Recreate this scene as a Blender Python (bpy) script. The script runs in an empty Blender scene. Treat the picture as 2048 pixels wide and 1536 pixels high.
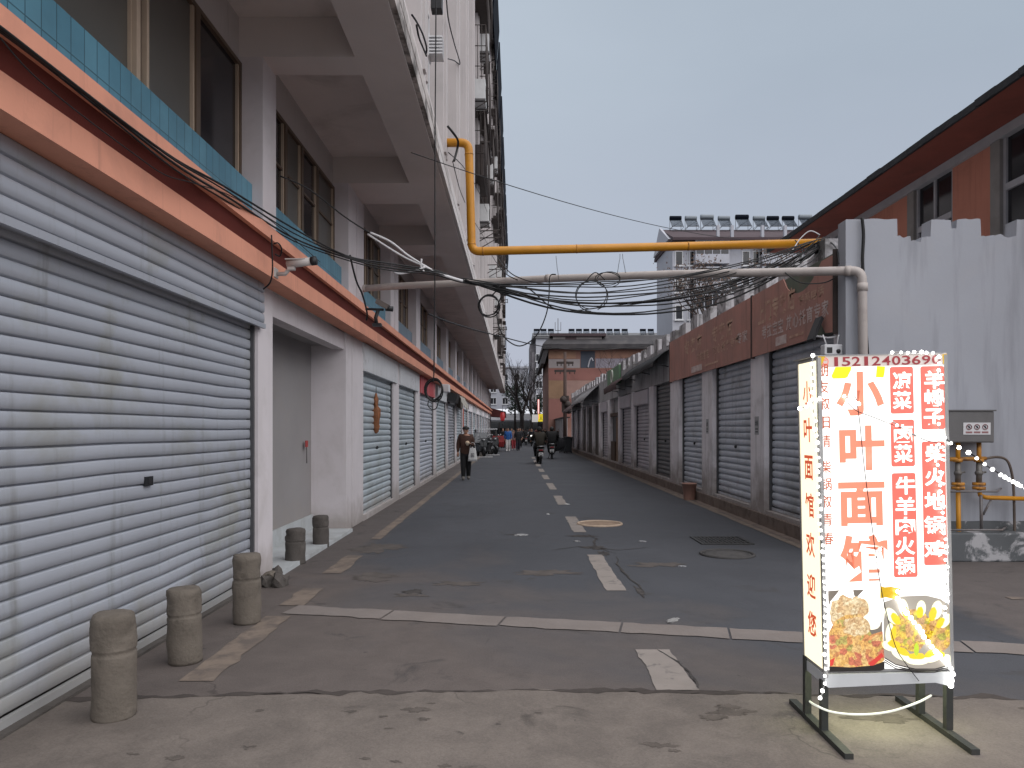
import bpy, bmesh, math, random
from mathutils import Vector, Matrix, noise
R = math.radians
random.seed(7)
sc = bpy.context.scene
COL = sc.collection

# ------------------------------------------------------------------ camera
F, VX, VY, EYE = 1500.0, 1031.0, 858.0, 1.65        # focal length in photo pixels, street vanishing point, eye height
cam_data = bpy.data.cameras.new('camera')
cam = bpy.data.objects.new('camera', cam_data)
COL.objects.link(cam)
cam.location = (0, 0, EYE)
cam.rotation_euler = (R(90), 0, 0)
cam_data.sensor_width = 36
cam_data.lens = 36 * F / 2048
cam_data.shift_x = -(VX - 1024) / 2048
cam_data.shift_y = (VY - 768) / 2048
cam_data.clip_end = 2000
sc.camera = cam

# ------------------------------------------------------------------ sky, sun, exposure
SUN_EL, SUN_ROT = 58.0, 135.0
world = bpy.data.worlds.new('World')
sc.world = world
world.use_nodes = True
wn, wl = world.node_tree.nodes, world.node_tree.links
wn.clear()
w_out = wn.new('ShaderNodeOutputWorld')
w_bg = wn.new('ShaderNodeBackground')
w_sky = wn.new('ShaderNodeTexSky')
w_sky.sky_type = 'NISHITA'
w_sky.sun_disc = False
w_sky.sun_elevation = R(SUN_EL)
w_sky.sun_rotation = R(SUN_ROT)
w_sky.dust_density = 4
w_sky.air_density = 1.0
w_mix = wn.new('ShaderNodeMix')
w_mix.data_type = 'RGBA'
w_mix.inputs[0].default_value = 0.93                  # heavy overcast: the cloud layer hides nearly all of the clear sky
w_tc = wn.new('ShaderNodeTexCoord')                   # soft cloud layer: paler to the left, blue grey to the right, lilac grey low down
w_nz = wn.new('ShaderNodeTexNoise')
w_nz.inputs['Scale'].default_value = 2.2
w_nz.inputs['Detail'].default_value = 4
w_nz.inputs['Roughness'].default_value = 0.55
w_map = wn.new('ShaderNodeMapping')
w_map.inputs['Scale'].default_value = (1, 1, 2.4)
wl.new(w_tc.outputs['Generated'], w_map.inputs[0])
wl.new(w_map.outputs[0], w_nz.inputs['Vector'])
w_sep = wn.new('ShaderNodeSeparateXYZ')
wl.new(w_tc.outputs['Generated'], w_sep.inputs[0])
w_add = wn.new('ShaderNodeMath')
w_add.operation = 'MULTIPLY_ADD'
wl.new(w_nz.outputs[0], w_add.inputs[0])
w_add.inputs[1].default_value = 0.55
wl.new(w_sep.outputs[0], w_add.inputs[2])
w_cl = wn.new('ShaderNodeValToRGB')
w_cl.color_ramp.elements[0].position = 0.22
w_cl.color_ramp.elements[1].position = 0.80
w_cl.color_ramp.elements[0].color = (3.95, 4.50, 5.15, 1)
w_cl.color_ramp.elements[1].color = (3.12, 3.62, 4.25, 1)
wl.new(w_add.outputs[0], w_cl.inputs[0])
w_low = wn.new('ShaderNodeMapRange')
w_low.inputs['From Min'].default_value = 0.02
w_low.inputs['From Max'].default_value = 0.42
w_low.inputs['To Min'].default_value = 1.0
w_low.inputs['To Max'].default_value = 0.0
wl.new(w_sep.outputs[2], w_low.inputs[0])
w_mx2 = wn.new('ShaderNodeMix')
w_mx2.data_type = 'RGBA'
wl.new(w_low.outputs[0], w_mx2.inputs[0])
wl.new(w_cl.outputs[0], w_mx2.inputs[6])
w_mx2.inputs[7].default_value = (3.72, 3.92, 4.72, 1)
wl.new(w_mx2.outputs[2], w_mix.inputs[7])
wl.new(w_sky.outputs[0], w_mix.inputs[6])
wl.new(w_mix.outputs[2], w_bg.inputs[0])
w_bg.inputs[1].default_value = 0.05
wl.new(w_bg.outputs[0], w_out.inputs[0])

sun_data = bpy.data.lights.new('sun', 'SUN')
sun_data.energy = 1.5
sun_data.angle = R(104)
sun_data.color = (1.0, 0.965, 0.95)
sun = bpy.data.objects.new('sun', sun_data)
COL.objects.link(sun)
sun.rotation_euler = Vector((-.34, .34, -.76)).to_track_quat('-Z', 'Y').to_euler()               # a broad bright patch of cloud, behind the camera and to the right

sc.view_settings.view_transform = 'Standard'
sc.view_settings.look = 'None'
sc.view_settings.exposure = 1.35
sc.view_settings.gamma = 1.0
sc.view_settings.use_curve_mapping = False
sc.render.engine = 'CYCLES'
sc.cycles.use_denoising = True
sc.cycles.max_bounces = 5
sc.cycles.diffuse_bounces = 4
sc.cycles.sample_clamp_indirect = 6

# ------------------------------------------------------------------ helpers
def at(px, py, Y):
    """the point at distance Y that the photo shows at pixel (px, py)"""
    return Vector(((px - VX) / F * Y, Y, EYE + (VY - py) / F * Y))

def s2l(r, g, b):
    f = lambda v: (v / 255 / 12.92) if v / 255 <= 0.04045 else ((v / 255 + 0.055) / 1.055) ** 2.4
    return (f(r), f(g), f(b))

class MB:
    """collects shapes and links them as ONE mesh object"""
    def __init__(s):
        s.v, s.f, s.m, s.sm = [], [], [], []
    def add(s, vs, fs, m=0, smooth=False):
        b = len(s.v)
        s.v += [tuple(v) for v in vs]
        for f in fs:
            s.f.append(tuple(i + b for i in f)); s.m.append(m); s.sm.append(smooth)
        return s
    def box(s, x0, x1, y0, y1, z0, z1, m=0):
        x0, x1 = min(x0, x1), max(x0, x1); y0, y1 = min(y0, y1), max(y0, y1); z0, z1 = min(z0, z1), max(z0, z1)
        vs = [(x0,y0,z0),(x1,y0,z0),(x1,y1,z0),(x0,y1,z0),(x0,y0,z1),(x1,y0,z1),(x1,y1,z1),(x0,y1,z1)]
        return s.add(vs, [(0,3,2,1),(4,5,6,7),(0,1,5,4),(1,2,6,5),(2,3,7,6),(3,0,4,7)], m)
    def bbox(s, x0, x1, y0, y1, z0, z1, b=.01, m=0):
        """box with bevelled edges"""
        bm = bmesh.new(); bmesh.ops.create_cube(bm, size=1)
        for v in bm.verts:
            v.co = Vector(((x0+x1)/2 + v.co.x*abs(x1-x0), (y0+y1)/2 + v.co.y*abs(y1-y0), (z0+z1)/2 + v.co.z*abs(z1-z0)))
        bmesh.ops.bevel(bm, geom=list(bm.edges), offset=b, segments=2, affect='EDGES', profile=.5)
        return s.bm(bm, m)
    def bm(s, bm, m=0, smooth=False):
        bm.verts.ensure_lookup_table()
        for i, v in enumerate(bm.verts): v.index = i
        s.add([v.co[:] for v in bm.verts], [tuple(v.index for v in f.verts) for f in bm.faces], m, smooth)
        bm.free(); return s
    def quad(s, a, b, c, d, m=0):
        return s.add([a, b, c, d], [(0,1,2,3)], m)
    def tube(s, pts, r, n=8, m=0, cap=True, smooth=True):
        pts = [Vector(p) for p in pts]
        rr = r if isinstance(r, (list, tuple)) else [r] * len(pts)
        vs, fs = [], []
        up = Vector((0, 0, 1)); u = None
        for i, p in enumerate(pts):
            t = (pts[min(i+1, len(pts)-1)] - pts[max(i-1, 0)]).normalized()
            if u is None:
                u = t.cross(up)
                if u.length < 1e-3: u = t.cross(Vector((1, 0, 0)))
            u = (u - t * u.dot(t))
            if u.length < 1e-5: u = t.orthogonal()
            u.normalize(); w = t.cross(u)
            for k in range(n):
                a = 2 * math.pi * k / n
                vs.append(p + (u * math.cos(a) + w * math.sin(a)) * rr[i])
        for i in range(len(pts) - 1):
            for k in range(n):
                k2 = (k + 1) % n
                fs.append((i*n+k, i*n+k2, (i+1)*n+k2, (i+1)*n+k))
        if cap:
            fs.append(tuple(range(n-1, -1, -1))); fs.append(tuple(range((len(pts)-1)*n, len(pts)*n)))
        return s.add(vs, fs, m, smooth)
    def bar(s, a, b, r, n=8, m=0):
        return s.tube([a, b], r, n, m)
    def lathe(s, prof, n=20, m=0, c=(0,0,0), axis='z', smooth=True, jit=0):
        vs, fs = [], []
        for (r, h) in prof:
            for k in range(n):
                a = 2*math.pi*k/n; q = r * (1 + jit * noise.noise((math.cos(a)*2 + c[0]*3, math.sin(a)*2 + c[1], h*6)))
                x, y, z = q*math.cos(a), q*math.sin(a), h
                if axis == 'x': x, y, z = h, q*math.cos(a), q*math.sin(a)
                elif axis == 'y': x, y, z = q*math.sin(a), h, q*math.cos(a)
                vs.append((x+c[0], y+c[1], z+c[2]))
        for i in range(len(prof)-1):
            for k in range(n):
                k2 = (k+1) % n
                fs.append((i*n+k, i*n+k2, (i+1)*n+k2, (i+1)*n+k))
        fs.append(tuple(range(n-1, -1, -1))); fs.append(tuple(range((len(prof)-1)*n, len(prof)*n)))
        return s.add(vs, fs, m, smooth)
    def ball(s, c, r, n=12, m=0, sc_=(1,1,1)):
        bm = bmesh.new(); bmesh.ops.create_uvsphere(bm, u_segments=n, v_segments=max(6, n*2//3), radius=r)
        for v in bm.verts: v.co = Vector((v.co.x*sc_[0]+c[0], v.co.y*sc_[1]+c[1], v.co.z*sc_[2]+c[2]))
        return s.bm(bm, m, True)
    def prism(s, poly, a0, a1, axis='y', m=0):
        """polygon (u, w) extruded along axis: y -> (x,z) polygon, x -> (y,z), z -> (x,y)"""
        n = len(poly); vs = []
        for a in (a0, a1):
            for (u, w) in poly:
                vs.append({'y': (u, a, w), 'x': (a, u, w), 'z': (u, w, a)}[axis])
        fs = [tuple(range(n)), tuple(range(2*n-1, n-1, -1))]
        for i in range(n):
            j = (i+1) % n
            fs.append((j, i, i+n, j+n))
        return s.add(vs, fs, m)
    def mesh(s, me, mat4=None, m=None, off=0):
        vs = [(mat4 @ v.co if mat4 else v.co) for v in me.vertices]
        for p in me.polygons: pass
        b = len(s.v); s.v += [tuple(v) for v in vs]
        for p in me.polygons:
            s.f.append(tuple(i + b for i in p.vertices)); s.m.append(p.material_index + off if m is None else m); s.sm.append(p.use_smooth)
        return s
    def xf(s, M):
        s.v = [tuple(M @ Vector(v)) for v in s.v]; return s
    def data(s, name, mats):
        me = bpy.data.meshes.new(name)
        me.from_pydata(s.v, [], s.f)
        if not isinstance(mats, (list, tuple)): mats = [mats]
        for mm in mats: me.materials.append(mm)
        me.polygons.foreach_set('material_index', s.m)
        me.polygons.foreach_set('use_smooth', s.sm)
        bm = bmesh.new(); bm.from_mesh(me)
        bmesh.ops.recalc_face_normals(bm, faces=bm.faces); bm.to_mesh(me); bm.free()
        me.update(); return me
    def build(s, name, mats, parent=None, fix=True):
        o = bpy.data.objects.new(name, s.data(name, mats))
        COL.objects.link(o)
        if parent: o.parent = parent
        return o

def tag(o, label=None, cat=None, group=None, kind=None):
    if label: o['label'] = label
    if cat: o['category'] = cat
    if group: o['group'] = group
    if kind: o['kind'] = kind
    return o
def empty(name, loc=(0,0,0), rz=0):
    o = bpy.data.objects.new(name, None); COL.objects.link(o)
    o.location = loc; o.rotation_euler = (0, 0, rz); o.empty_display_size = .2
    return o
def copy_tree(o, parent=None, loc=None, rz=None):
    c = o.copy(); COL.objects.link(c)
    if parent: c.parent = parent
    if loc is not None: c.location = loc
    if rz is not None: c.rotation_euler = (0, 0, rz)
    for ch in list(o.children): copy_tree(ch, c)
    return c

def catenary(a, b, sag, n=18, wob=0, seed=0):
    a, b = Vector(a), Vector(b); out = []
    for i in range(n+1):
        t = i/n; p = a.lerp(b, t); p.z -= sag*4*t*(1-t)
        if wob and 0 < i < n:
            p += Vector((0, noise.noise((t*4, seed, 1.1)), noise.noise((t*4, seed, 7.7))))*wob
        out.append(p)
    return out
def spline(pts, n=6):
    pts = [Vector(p) for p in pts]; out = []
    for i in range(len(pts)-1):
        p0 = pts[max(i-1,0)]; p1 = pts[i]; p2 = pts[i+1]; p3 = pts[min(i+2, len(pts)-1)]
        for k in range(n):
            t = k/n
            out.append(.5*((2*p1)+(p2-p0)*t+(2*p0-5*p1+4*p2-p3)*t*t+(3*p1-p0-3*p2+p3)*t**3))
    out.append(pts[-1]); return out

GLYPHS = {}
def text_mesh(body, bold=0.0):
    if (body, bold) not in GLYPHS: GLYPHS[body, bold] = make_text(body, bold)
    return GLYPHS[body, bold]
def make_text(body, bold):
    """flat glyph mesh, fitted to the unit square (0..1, 0..1)"""
    cu = bpy.data.curves.new('glyph', 'FONT'); cu.body = body; cu.offset = bold; cu.resolution_u = 3
    o = bpy.data.objects.new('glyph', cu); COL.objects.link(o)
    dg = bpy.context.evaluated_depsgraph_get()
    me = bpy.data.meshes.new_from_object(o.evaluated_get(dg))
    bpy.data.objects.remove(o); bpy.data.curves.remove(cu)
    xs = [v.co.x for v in me.vertices]; ys = [v.co.y for v in me.vertices]
    x0, x1, y0, y1 = min(xs), max(xs), min(ys), max(ys)
    for v in me.vertices:
        v.co = Vector(((v.co.x-x0)/max(x1-x0, 1e-6), (v.co.y-y0)/max(y1-y0, 1e-6), 0))
    return me

# ------------------------------------------------------------------ materials
def new_mat(name):
    m = bpy.data.materials.new(name); m.use_nodes = True
    nt = m.node_tree; return m, nt.nodes, nt.links, nt.nodes['Principled BSDF']
def n_noise(n, l, scale, detail=4, vec=None, rough=.55, dist=0):
    t = n.new('ShaderNodeTexNoise'); t.inputs['Scale'].default_value = scale
    t.inputs['Detail'].default_value = detail; t.inputs['Roughness'].default_value = rough
    t.inputs['Distortion'].default_value = dist
    if vec: l.new(vec, t.inputs['Vector'])
    return t
def n_ramp(n, l, src, a, b, ca=(0,0,0,1), cb=(1,1,1,1)):
    r = n.new('ShaderNodeValToRGB'); r.color_ramp.elements[0].position = a; r.color_ramp.elements[1].position = b
    r.color_ramp.elements[0].color = ca; r.color_ramp.elements[1].color = cb
    l.new(src, r.inputs[0]); return r
def n_math(n, l, op, a, b=None, clamp=False):
    t = n.new('ShaderNodeMath'); t.operation = op; t.use_clamp = clamp
    for i, q in enumerate((a, b)):
        if q is None: continue
        if isinstance(q, (int, float)): t.inputs[i].default_value = q
        else: l.new(q, t.inputs[i])
    return t.outputs[0]
def n_mix(n, l, fac, a, b, mode='MIX'):
    t = n.new('ShaderNodeMix'); t.data_type = 'RGBA'; t.blend_type = mode
    for i, q in ((0, fac), (6, a), (7, b)):
        if isinstance(q, (int, float)): t.inputs[i].default_value = q
        elif isinstance(q, tuple): t.inputs[i].default_value = (q + (1,))[:4]
        else: l.new(q, t.inputs[i])
    return t.outputs[2]
def pmat(name, col, rough=.8, var=.12, vs=2.0, dirt=None, dirt_amt=.5, dirt_s=1.2, dirt_lo=.5, dirt_hi=.72,
         streak=None, streak_amt=.5, streak_lo=.5, bump=.15, bs=60, metallic=0, spec=.4, low=None, low_z=(0, .6), streak_s=(9, .55), streak_w=.22):
    """painted or weathered surface: tone variation, blotches of dirt, vertical run-off streaks, splash dirt near the ground"""
    m, n, l, p = new_mat(name)
    tc = n.new('ShaderNodeTexCoord'); vec = tc.outputs['Object']
    nz = n_noise(n, l, vs, 5, vec)
    r = n_ramp(n, l, nz.outputs[0], .25, .75, (1-var,)*3+(1,), (1+var,)*3+(1,))
    c = n_mix(n, l, 1.0, tuple(col), r.outputs[0], 'MULTIPLY')
    if dirt:
        d = n_noise(n, l, dirt_s, 6, vec, .65, .4)
        dr = n_ramp(n, l, d.outputs[0], dirt_lo, dirt_hi, (0,0,0,1), (dirt_amt,)*3+(1,))
        c = n_mix(n, l, dr.outputs[0], c, tuple(dirt))
    if streak:
        mp = n.new('ShaderNodeMapping'); mp.inputs['Scale'].default_value = (streak_s[0], streak_s[0], streak_s[1]); l.new(vec, mp.inputs[0])
        st = n_noise(n, l, 1, 5, mp.outputs[0], .6)
        sr = n_ramp(n, l, st.outputs[0], streak_lo, streak_lo+streak_w, (0,0,0,1), (streak_amt,)*3+(1,))
        c = n_mix(n, l, sr.outputs[0], c, tuple(streak))
    if low:
        sx = n.new('ShaderNodeSeparateXYZ'); l.new(vec, sx.inputs[0])
        ln = n_noise(n, l, 3.0, 5, vec)
        zz = n_math(n, l, 'ADD', sx.outputs[2], n_math(n, l, 'MULTIPLY', n_math(n, l, 'SUBTRACT', ln.outputs[0], .5), low_z[1]*1.4))
        lr = n_ramp(n, l, n_math(n, l, 'DIVIDE', zz, max(low_z[1], .01)), low_z[0], 1.0, (.75,)*3+(1,), (0,0,0,1))
        c = n_mix(n, l, lr.outputs[0], c, tuple(low))
    l.new(c, p.inputs['Base Color'])
    p.inputs['Roughness'].default_value = rough; p.inputs['Metallic'].default_value = metallic
    p.inputs['Specular IOR Level'].default_value = spec
    if bump:
        bn = n_noise(n, l, bs, 3, vec); b = n.new('ShaderNodeBump'); b.inputs['Strength'].default_value = bump
        b.inputs['Distance'].default_value = .01
        l.new(bn.outputs[0], b.inputs['Height']); l.new(b.outputs[0], p.inputs['Normal'])
    return m
def flat(name, col, rough=.6, metallic=0, spec=.4, var=.08):
    return pmat(name, col, rough, var, 6, bump=0, metallic=metallic, spec=spec)
def emis(name, col, s, lamp=True):
    m, n, l, p = new_mat(name)
    s = s / 2 ** 1.35                                  # strengths below are as they appear at this exposure
    if not lamp: m.cycles.emission_sampling = 'NONE'
    p.inputs['Base Color'].default_value = (*[min(1, c*.6) for c in col], 1)
    p.inputs['Emission Color'].default_value = (*col, 1); p.inputs['Emission Strength'].default_value = s
    p.inputs['Roughness'].default_value = .4
    return m

M = {}
M['white_wall'] = pmat('white_wall', (.60,.56,.575), .85, .06, 1.3, dirt=(.36,.33,.31), dirt_amt=.45, dirt_lo=.52, dirt_hi=.8, streak=(.4,.37,.36), streak_amt=.22, streak_lo=.55, low=(.28,.245,.22), low_z=(.1,.5))
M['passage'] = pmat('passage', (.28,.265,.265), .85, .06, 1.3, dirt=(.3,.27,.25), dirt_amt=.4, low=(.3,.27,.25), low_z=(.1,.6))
M['soffit'] = pmat('soffit', (.60,.555,.54), .9, .07, .8, dirt=(.42,.38,.36), dirt_amt=.4, dirt_lo=.5, dirt_hi=.8, dirt_s=.9)
M['coffer'] = pmat('coffer', (.70,.655,.64), .9, .08, .9, dirt=(.36,.34,.32), dirt_amt=.5)
M['upper_white'] = pmat('upper_white', (.49,.455,.45), .85, .06, 1.0, dirt=(.33,.32,.31), dirt_amt=.45, dirt_lo=.55, dirt_hi=.8, streak=(.22,.21,.2), streak_amt=.6, streak_lo=.6)
M['stained_edge'] = pmat('stained_edge', (.5,.46,.44), .9, .12, 2, dirt=(.05,.045,.04), dirt_amt=.9, dirt_lo=.47, dirt_hi=.6, dirt_s=1.6, streak=(.08,.07,.07), streak_amt=.8, streak_lo=.52)
M['orange'] = pmat('orange', (.68,.305,.205), .75, .06, 1.5, dirt=(.42,.20,.145), dirt_amt=.6, dirt_lo=.5, dirt_hi=.75, streak=(.24,.11,.08), streak_amt=.45, streak_lo=.57)
M['red_groove'] = pmat('red_groove', (.15,.03,.022), .75, .12, 2)
def shutter_mat(name, col, dirtc, low):
    m = pmat(name, col, .42, .05, 1.2, dirt=dirtc, dirt_amt=.65, dirt_lo=.5, dirt_hi=.72, dirt_s=1.3, streak=tuple(c*.55 for c in dirtc), streak_amt=.5, streak_lo=.56, bump=.05, bs=25, metallic=.15, spec=.5, low=low, low_z=(.2,.45))
    return m
M['shutter'] = shutter_mat('shutter', (.36,.38,.425), (.25,.245,.19), (.36,.35,.33))
M['shutter_teal'] = shutter_mat('shutter_teal', (.47,.53,.57), (.3,.33,.32), (.4,.38,.36))
M['shutter_grey'] = shutter_mat('shutter_grey', (.52,.555,.62), (.2,.2,.19), (.3,.27,.25))
M['shutter_dark'] = shutter_mat('shutter_dark', (.13,.13,.135), (.08,.08,.08), (.14,.12,.11))
M['shutter_pale'] = shutter_mat('shutter_pale', (.46,.43,.47), (.28,.26,.26), (.3,.27,.25))
M['rail'] = flat('rail', (.08,.08,.085), .5, .3)
M['header_white'] = pmat('header_white', (.55,.56,.58), .6, .06, 2, dirt=(.25,.23,.23), dirt_amt=.7, dirt_lo=.6, dirt_hi=.68, dirt_s=3, streak=(.3,.28,.27), streak_amt=.3)
M['header_red'] = pmat('header_red', (.42,.06,.07), .6, .1, 2, streak=(.6,.45,.45), streak_amt=.9, streak_lo=.53)
M['glass_frost'] = pmat('glass_frost', (.085,.08,.07), .35, .12, .9, bump=.02, bs=4, spec=.5)
M['glass_dark'] = pmat('glass_dark', (.015,.015,.018), .12, .2, 1, bump=.02, bs=3, spec=.5)
M['curtain'] = pmat('curtain', (.05,.035,.032), .8, .4, 7, bump=.3, bs=20)
M['frame_bronze'] = flat('frame_bronze', (.12,.085,.06), .5, .2)
M['frame_tan'] = flat('frame_tan', (.42,.33,.25), .6)
M['frame_white'] = flat('frame_white', (.6,.6,.61), .6)
M['black_metal'] = flat('black_metal', (.02,.02,.022), .5)
M['iron'] = pmat('iron', (.035,.025,.022), .7, .3, 5)
M['ac_white'] = pmat('ac_white', (.5,.5,.5), .55, .08, 3, dirt=(.2,.19,.18), dirt_amt=.5)
M['panel_navy'] = flat('panel_navy', (.004,.006,.011), .8, 0, .08)
M['cable'] = flat('cable', (.008,.008,.009), .6)
M['cable_white'] = flat('cable_white', (.55,.54,.55), .6)
M['yellow'] = pmat('yellow', (.50,.215,.012), .45, .1, 3, dirt=(.30,.12,.01), dirt_amt=.5, bump=.03, bs=40)
M['yellow_rust'] = pmat('yellow_rust', (.5,.22,.03), .6, .15, 6, dirt=(.10,.045,.02), dirt_amt=.85, dirt_lo=.45, dirt_hi=.62, dirt_s=7)
M['pvc'] = pmat('pvc', (.43,.385,.36), .5, .06, 2, dirt=(.28,.24,.22), dirt_amt=.6, dirt_s=4, bump=.02)
M['concrete'] = pmat('concrete', (.135,.115,.095), .92, .14, 5, dirt=(.06,.05,.04), dirt_amt=.8, dirt_s=4, bump=.6, bs=38)
M['concrete_dark'] = pmat('concrete_dark', (.085,.075,.068), .92, .2, 6, dirt=(.04,.035,.03), dirt_amt=.7, dirt_s=6, bump=.5, bs=45)
M['end_wall'] = pmat('end_wall', (.335,.345,.38), .9, .05, 1.1, dirt=(.36,.35,.36), dirt_amt=.4, dirt_lo=.5, dirt_hi=.8, streak=(.15,.15,.16), streak_amt=.75, streak_lo=.50, streak_s=(4.2, .42), streak_w=.36, bump=.12, bs=22)
M['wall_grey'] = pmat('wall_grey', (.42,.41,.42), .9, .1, 2, dirt=(.10,.09,.085), dirt_amt=.7, streak=(.07,.065,.06), streak_amt=.8, streak_lo=.52, low=(.14,.115,.10), low_z=(.1,.5))
M['merlon'] = pmat('merlon', (.50,.485,.50), .9, .1, 3, dirt=(.06,.055,.05), dirt_amt=.85, dirt_lo=.5, dirt_hi=.62, dirt_s=2.2, streak=(.03,.028,.025), streak_amt=.9, streak_lo=.53)
M['pillar_right'] = pmat('pillar_right', (.80,.765,.79), .9, .08, 2, dirt=(.25,.23,.22), dirt_amt=.5, streak=(.22,.2,.19), streak_amt=.35, low=(.2,.165,.14), low_z=(.3,1.0))
M['dado'] = pmat('dado', (.10,.105,.11), .9, .15, 2, dirt=(.42,.41,.42), dirt_amt=.8, dirt_lo=.56, dirt_hi=.62, dirt_s=2.4)
M['ledge'] = pmat('ledge', (.17,.13,.11), .95, .25, 3, dirt=(.05,.04,.035), dirt_amt=.8, dirt_s=4, bump=.5, bs=30)
M['board'] = pmat('board', (.47,.235,.19), .75, .1, 1.3, dirt=(.30,.19,.165), dirt_amt=.7, dirt_lo=.42, dirt_hi=.7, dirt_s=1.4, streak=(.14,.06,.05), streak_amt=.5, streak_lo=.52)
M['board_text'] = pmat('board_text', (.62,.52,.49), .8, .2, 4, dirt=(.42,.25,.22), dirt_amt=.55, dirt_lo=.42, dirt_hi=.6, dirt_s=9)
M['board_ghost'] = pmat('board_ghost', (.56,.37,.27), .8, .2, 4, dirt=(.38,.19,.15), dirt_amt=.8, dirt_lo=.42, dirt_hi=.6, dirt_s=5)
M['board_green'] = pmat('board_green', (.13,.15,.115), .8, .2, 2, dirt=(.25,.12,.1), dirt_amt=.5)
M['terracotta'] = pmat('terracotta', (.46,.19,.13), .85, .08, 1.4, dirt=(.22,.08,.05), dirt_amt=.5, streak=(.2,.075,.05), streak_amt=.3)
M['soffit_red'] = pmat('soffit_red', (.22,.06,.042), .85, .15, 1.2, dirt=(.12,.04,.03), dirt_amt=.6)
M['roof_dark'] = pmat('roof_dark', (.035,.038,.042), .8, .2, 3, bump=.3, bs=12)
M['strip_grey'] = pmat('strip_grey', (.34,.34,.36), .8, .1, 3)
M['pier_grey'] = pmat('pier_grey', (.22,.21,.20), .9, .12, 3, dirt=(.1,.09,.08), dirt_amt=.5)
M['far_white'] = pmat('far_white', (.40,.405,.445), .9, .06, .4, dirt=(.33,.32,.33), dirt_amt=.5, dirt_s=.4, streak=(.3,.3,.3), streak_amt=.4)
M['far_roof'] = pmat('far_roof', (.06,.04,.045), .85, .15, .6)
M['tube_glass'] = flat('tube_glass', (.035,.045,.06), .7, 0, .2)
M['tank'] = flat('tank', (.15,.17,.19), .5, .1)
M['bark'] = pmat('bark', (.03,.025,.024), .95, .25, 6, bump=.4, bs=20)
M['twig'] = pmat('twig', (.06,.042,.035), .95, .25, 6, bump=0)
M['dead_leaf'] = pmat('dead_leaf', (.085,.05,.034), .9, .35, 8, bump=0)
M['evergreen'] = pmat('evergreen', (.018,.03,.02), .9, .4, 3, bump=0)
M['rubber'] = flat('rubber', (.012,.012,.012), .8)
M['dark_plastic'] = flat('dark_plastic', (.015,.016,.018), .45)
M['grey_plastic'] = flat('grey_plastic', (.05,.052,.056), .5)
M['chrome'] = flat('chrome', (.35,.35,.36), .3, .8)
M['red_paint'] = flat('red_paint', (.26,.03,.03), .45)
M['plate'] = flat('plate', (.5,.5,.5), .5)
M['tail_red'] = flat('tail_red', (.22,.015,.02), .3)
M['headlight_on'] = emis('headlight_on', (1,.97,.92), 2.5)
M['skin'] = flat('skin', (.36,.20,.14), .6)
M['hair'] = flat('hair', (.012,.011,.011), .6)
M['bin'] = flat('bin', (.02,.022,.026), .6)
M['steel_dark'] = pmat('steel_dark', (.03,.032,.03), .55, .2, 6, dirt=(.07,.06,.045), dirt_amt=.5, dirt_s=9)
M['paint_line'] = pmat('paint_line', (.245,.215,.195), .9, .12, 4, dirt=(.12,.11,.105), dirt_amt=.8, dirt_lo=.55, dirt_hi=.66, dirt_s=7, bump=.2)
M['paint_worn'] = pmat('paint_worn', (.19,.15,.12), .9, .15, 4, dirt=(.11,.09,.08), dirt_amt=.85, dirt_lo=.45, dirt_hi=.62, dirt_s=5, bump=.2)

# tiles of the sill panels: a grid of small glazed squares
def tile_mat():
    m, n, l, p = new_mat('teal_tile')
    tc = n.new('ShaderNodeTexCoord'); sx = n.new('ShaderNodeSeparateXYZ'); l.new(tc.outputs['Object'], sx.inputs[0])
    cb = n.new('ShaderNodeCombineXYZ'); l.new(sx.outputs[1], cb.inputs[0]); l.new(sx.outputs[2], cb.inputs[1])
    br = n.new('ShaderNodeTexBrick'); br.offset = 0; br.inputs['Scale'].default_value = 1
    br.inputs['Brick Width'].default_value = .15; br.inputs['Row Height'].default_value = .27
    br.inputs['Mortar Size'].default_value = .005
    br.inputs['Color1'].default_value = (.07,.215,.30,1); br.inputs['Color2'].default_value = (.10,.27,.36,1)
    br.inputs['Mortar'].default_value = (.03,.10,.14,1); br.inputs['Bias'].default_value = 0
    l.new(cb.outputs[0], br.inputs['Vector'])
    nz = n_noise(n, l, 1.5, 5, tc.outputs['Object'])
    r = n_ramp(n, l, nz.outputs[0], .3, .7, (.75,.75,.75,1), (1.15,1.15,1.15,1))
    l.new(n_mix(n, l, 1.0, br.outputs[0], r.outputs[0], 'MULTIPLY'), p.inputs['Base Color'])
    p.inputs['Roughness'].default_value = .38
    return m
M['tile'] = tile_mat()
M['tile_dull'] = pmat('tile_dull', (.15,.21,.26), .5, .12, 3, dirt=(.1,.12,.13), dirt_amt=.5)
M['edge_light'] = pmat('edge_light', (.56,.53,.52), .85, .08, 1, dirt=(.3,.28,.27), dirt_amt=.5, streak=(.2,.19,.18), streak_amt=.4, streak_lo=.6)

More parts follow.
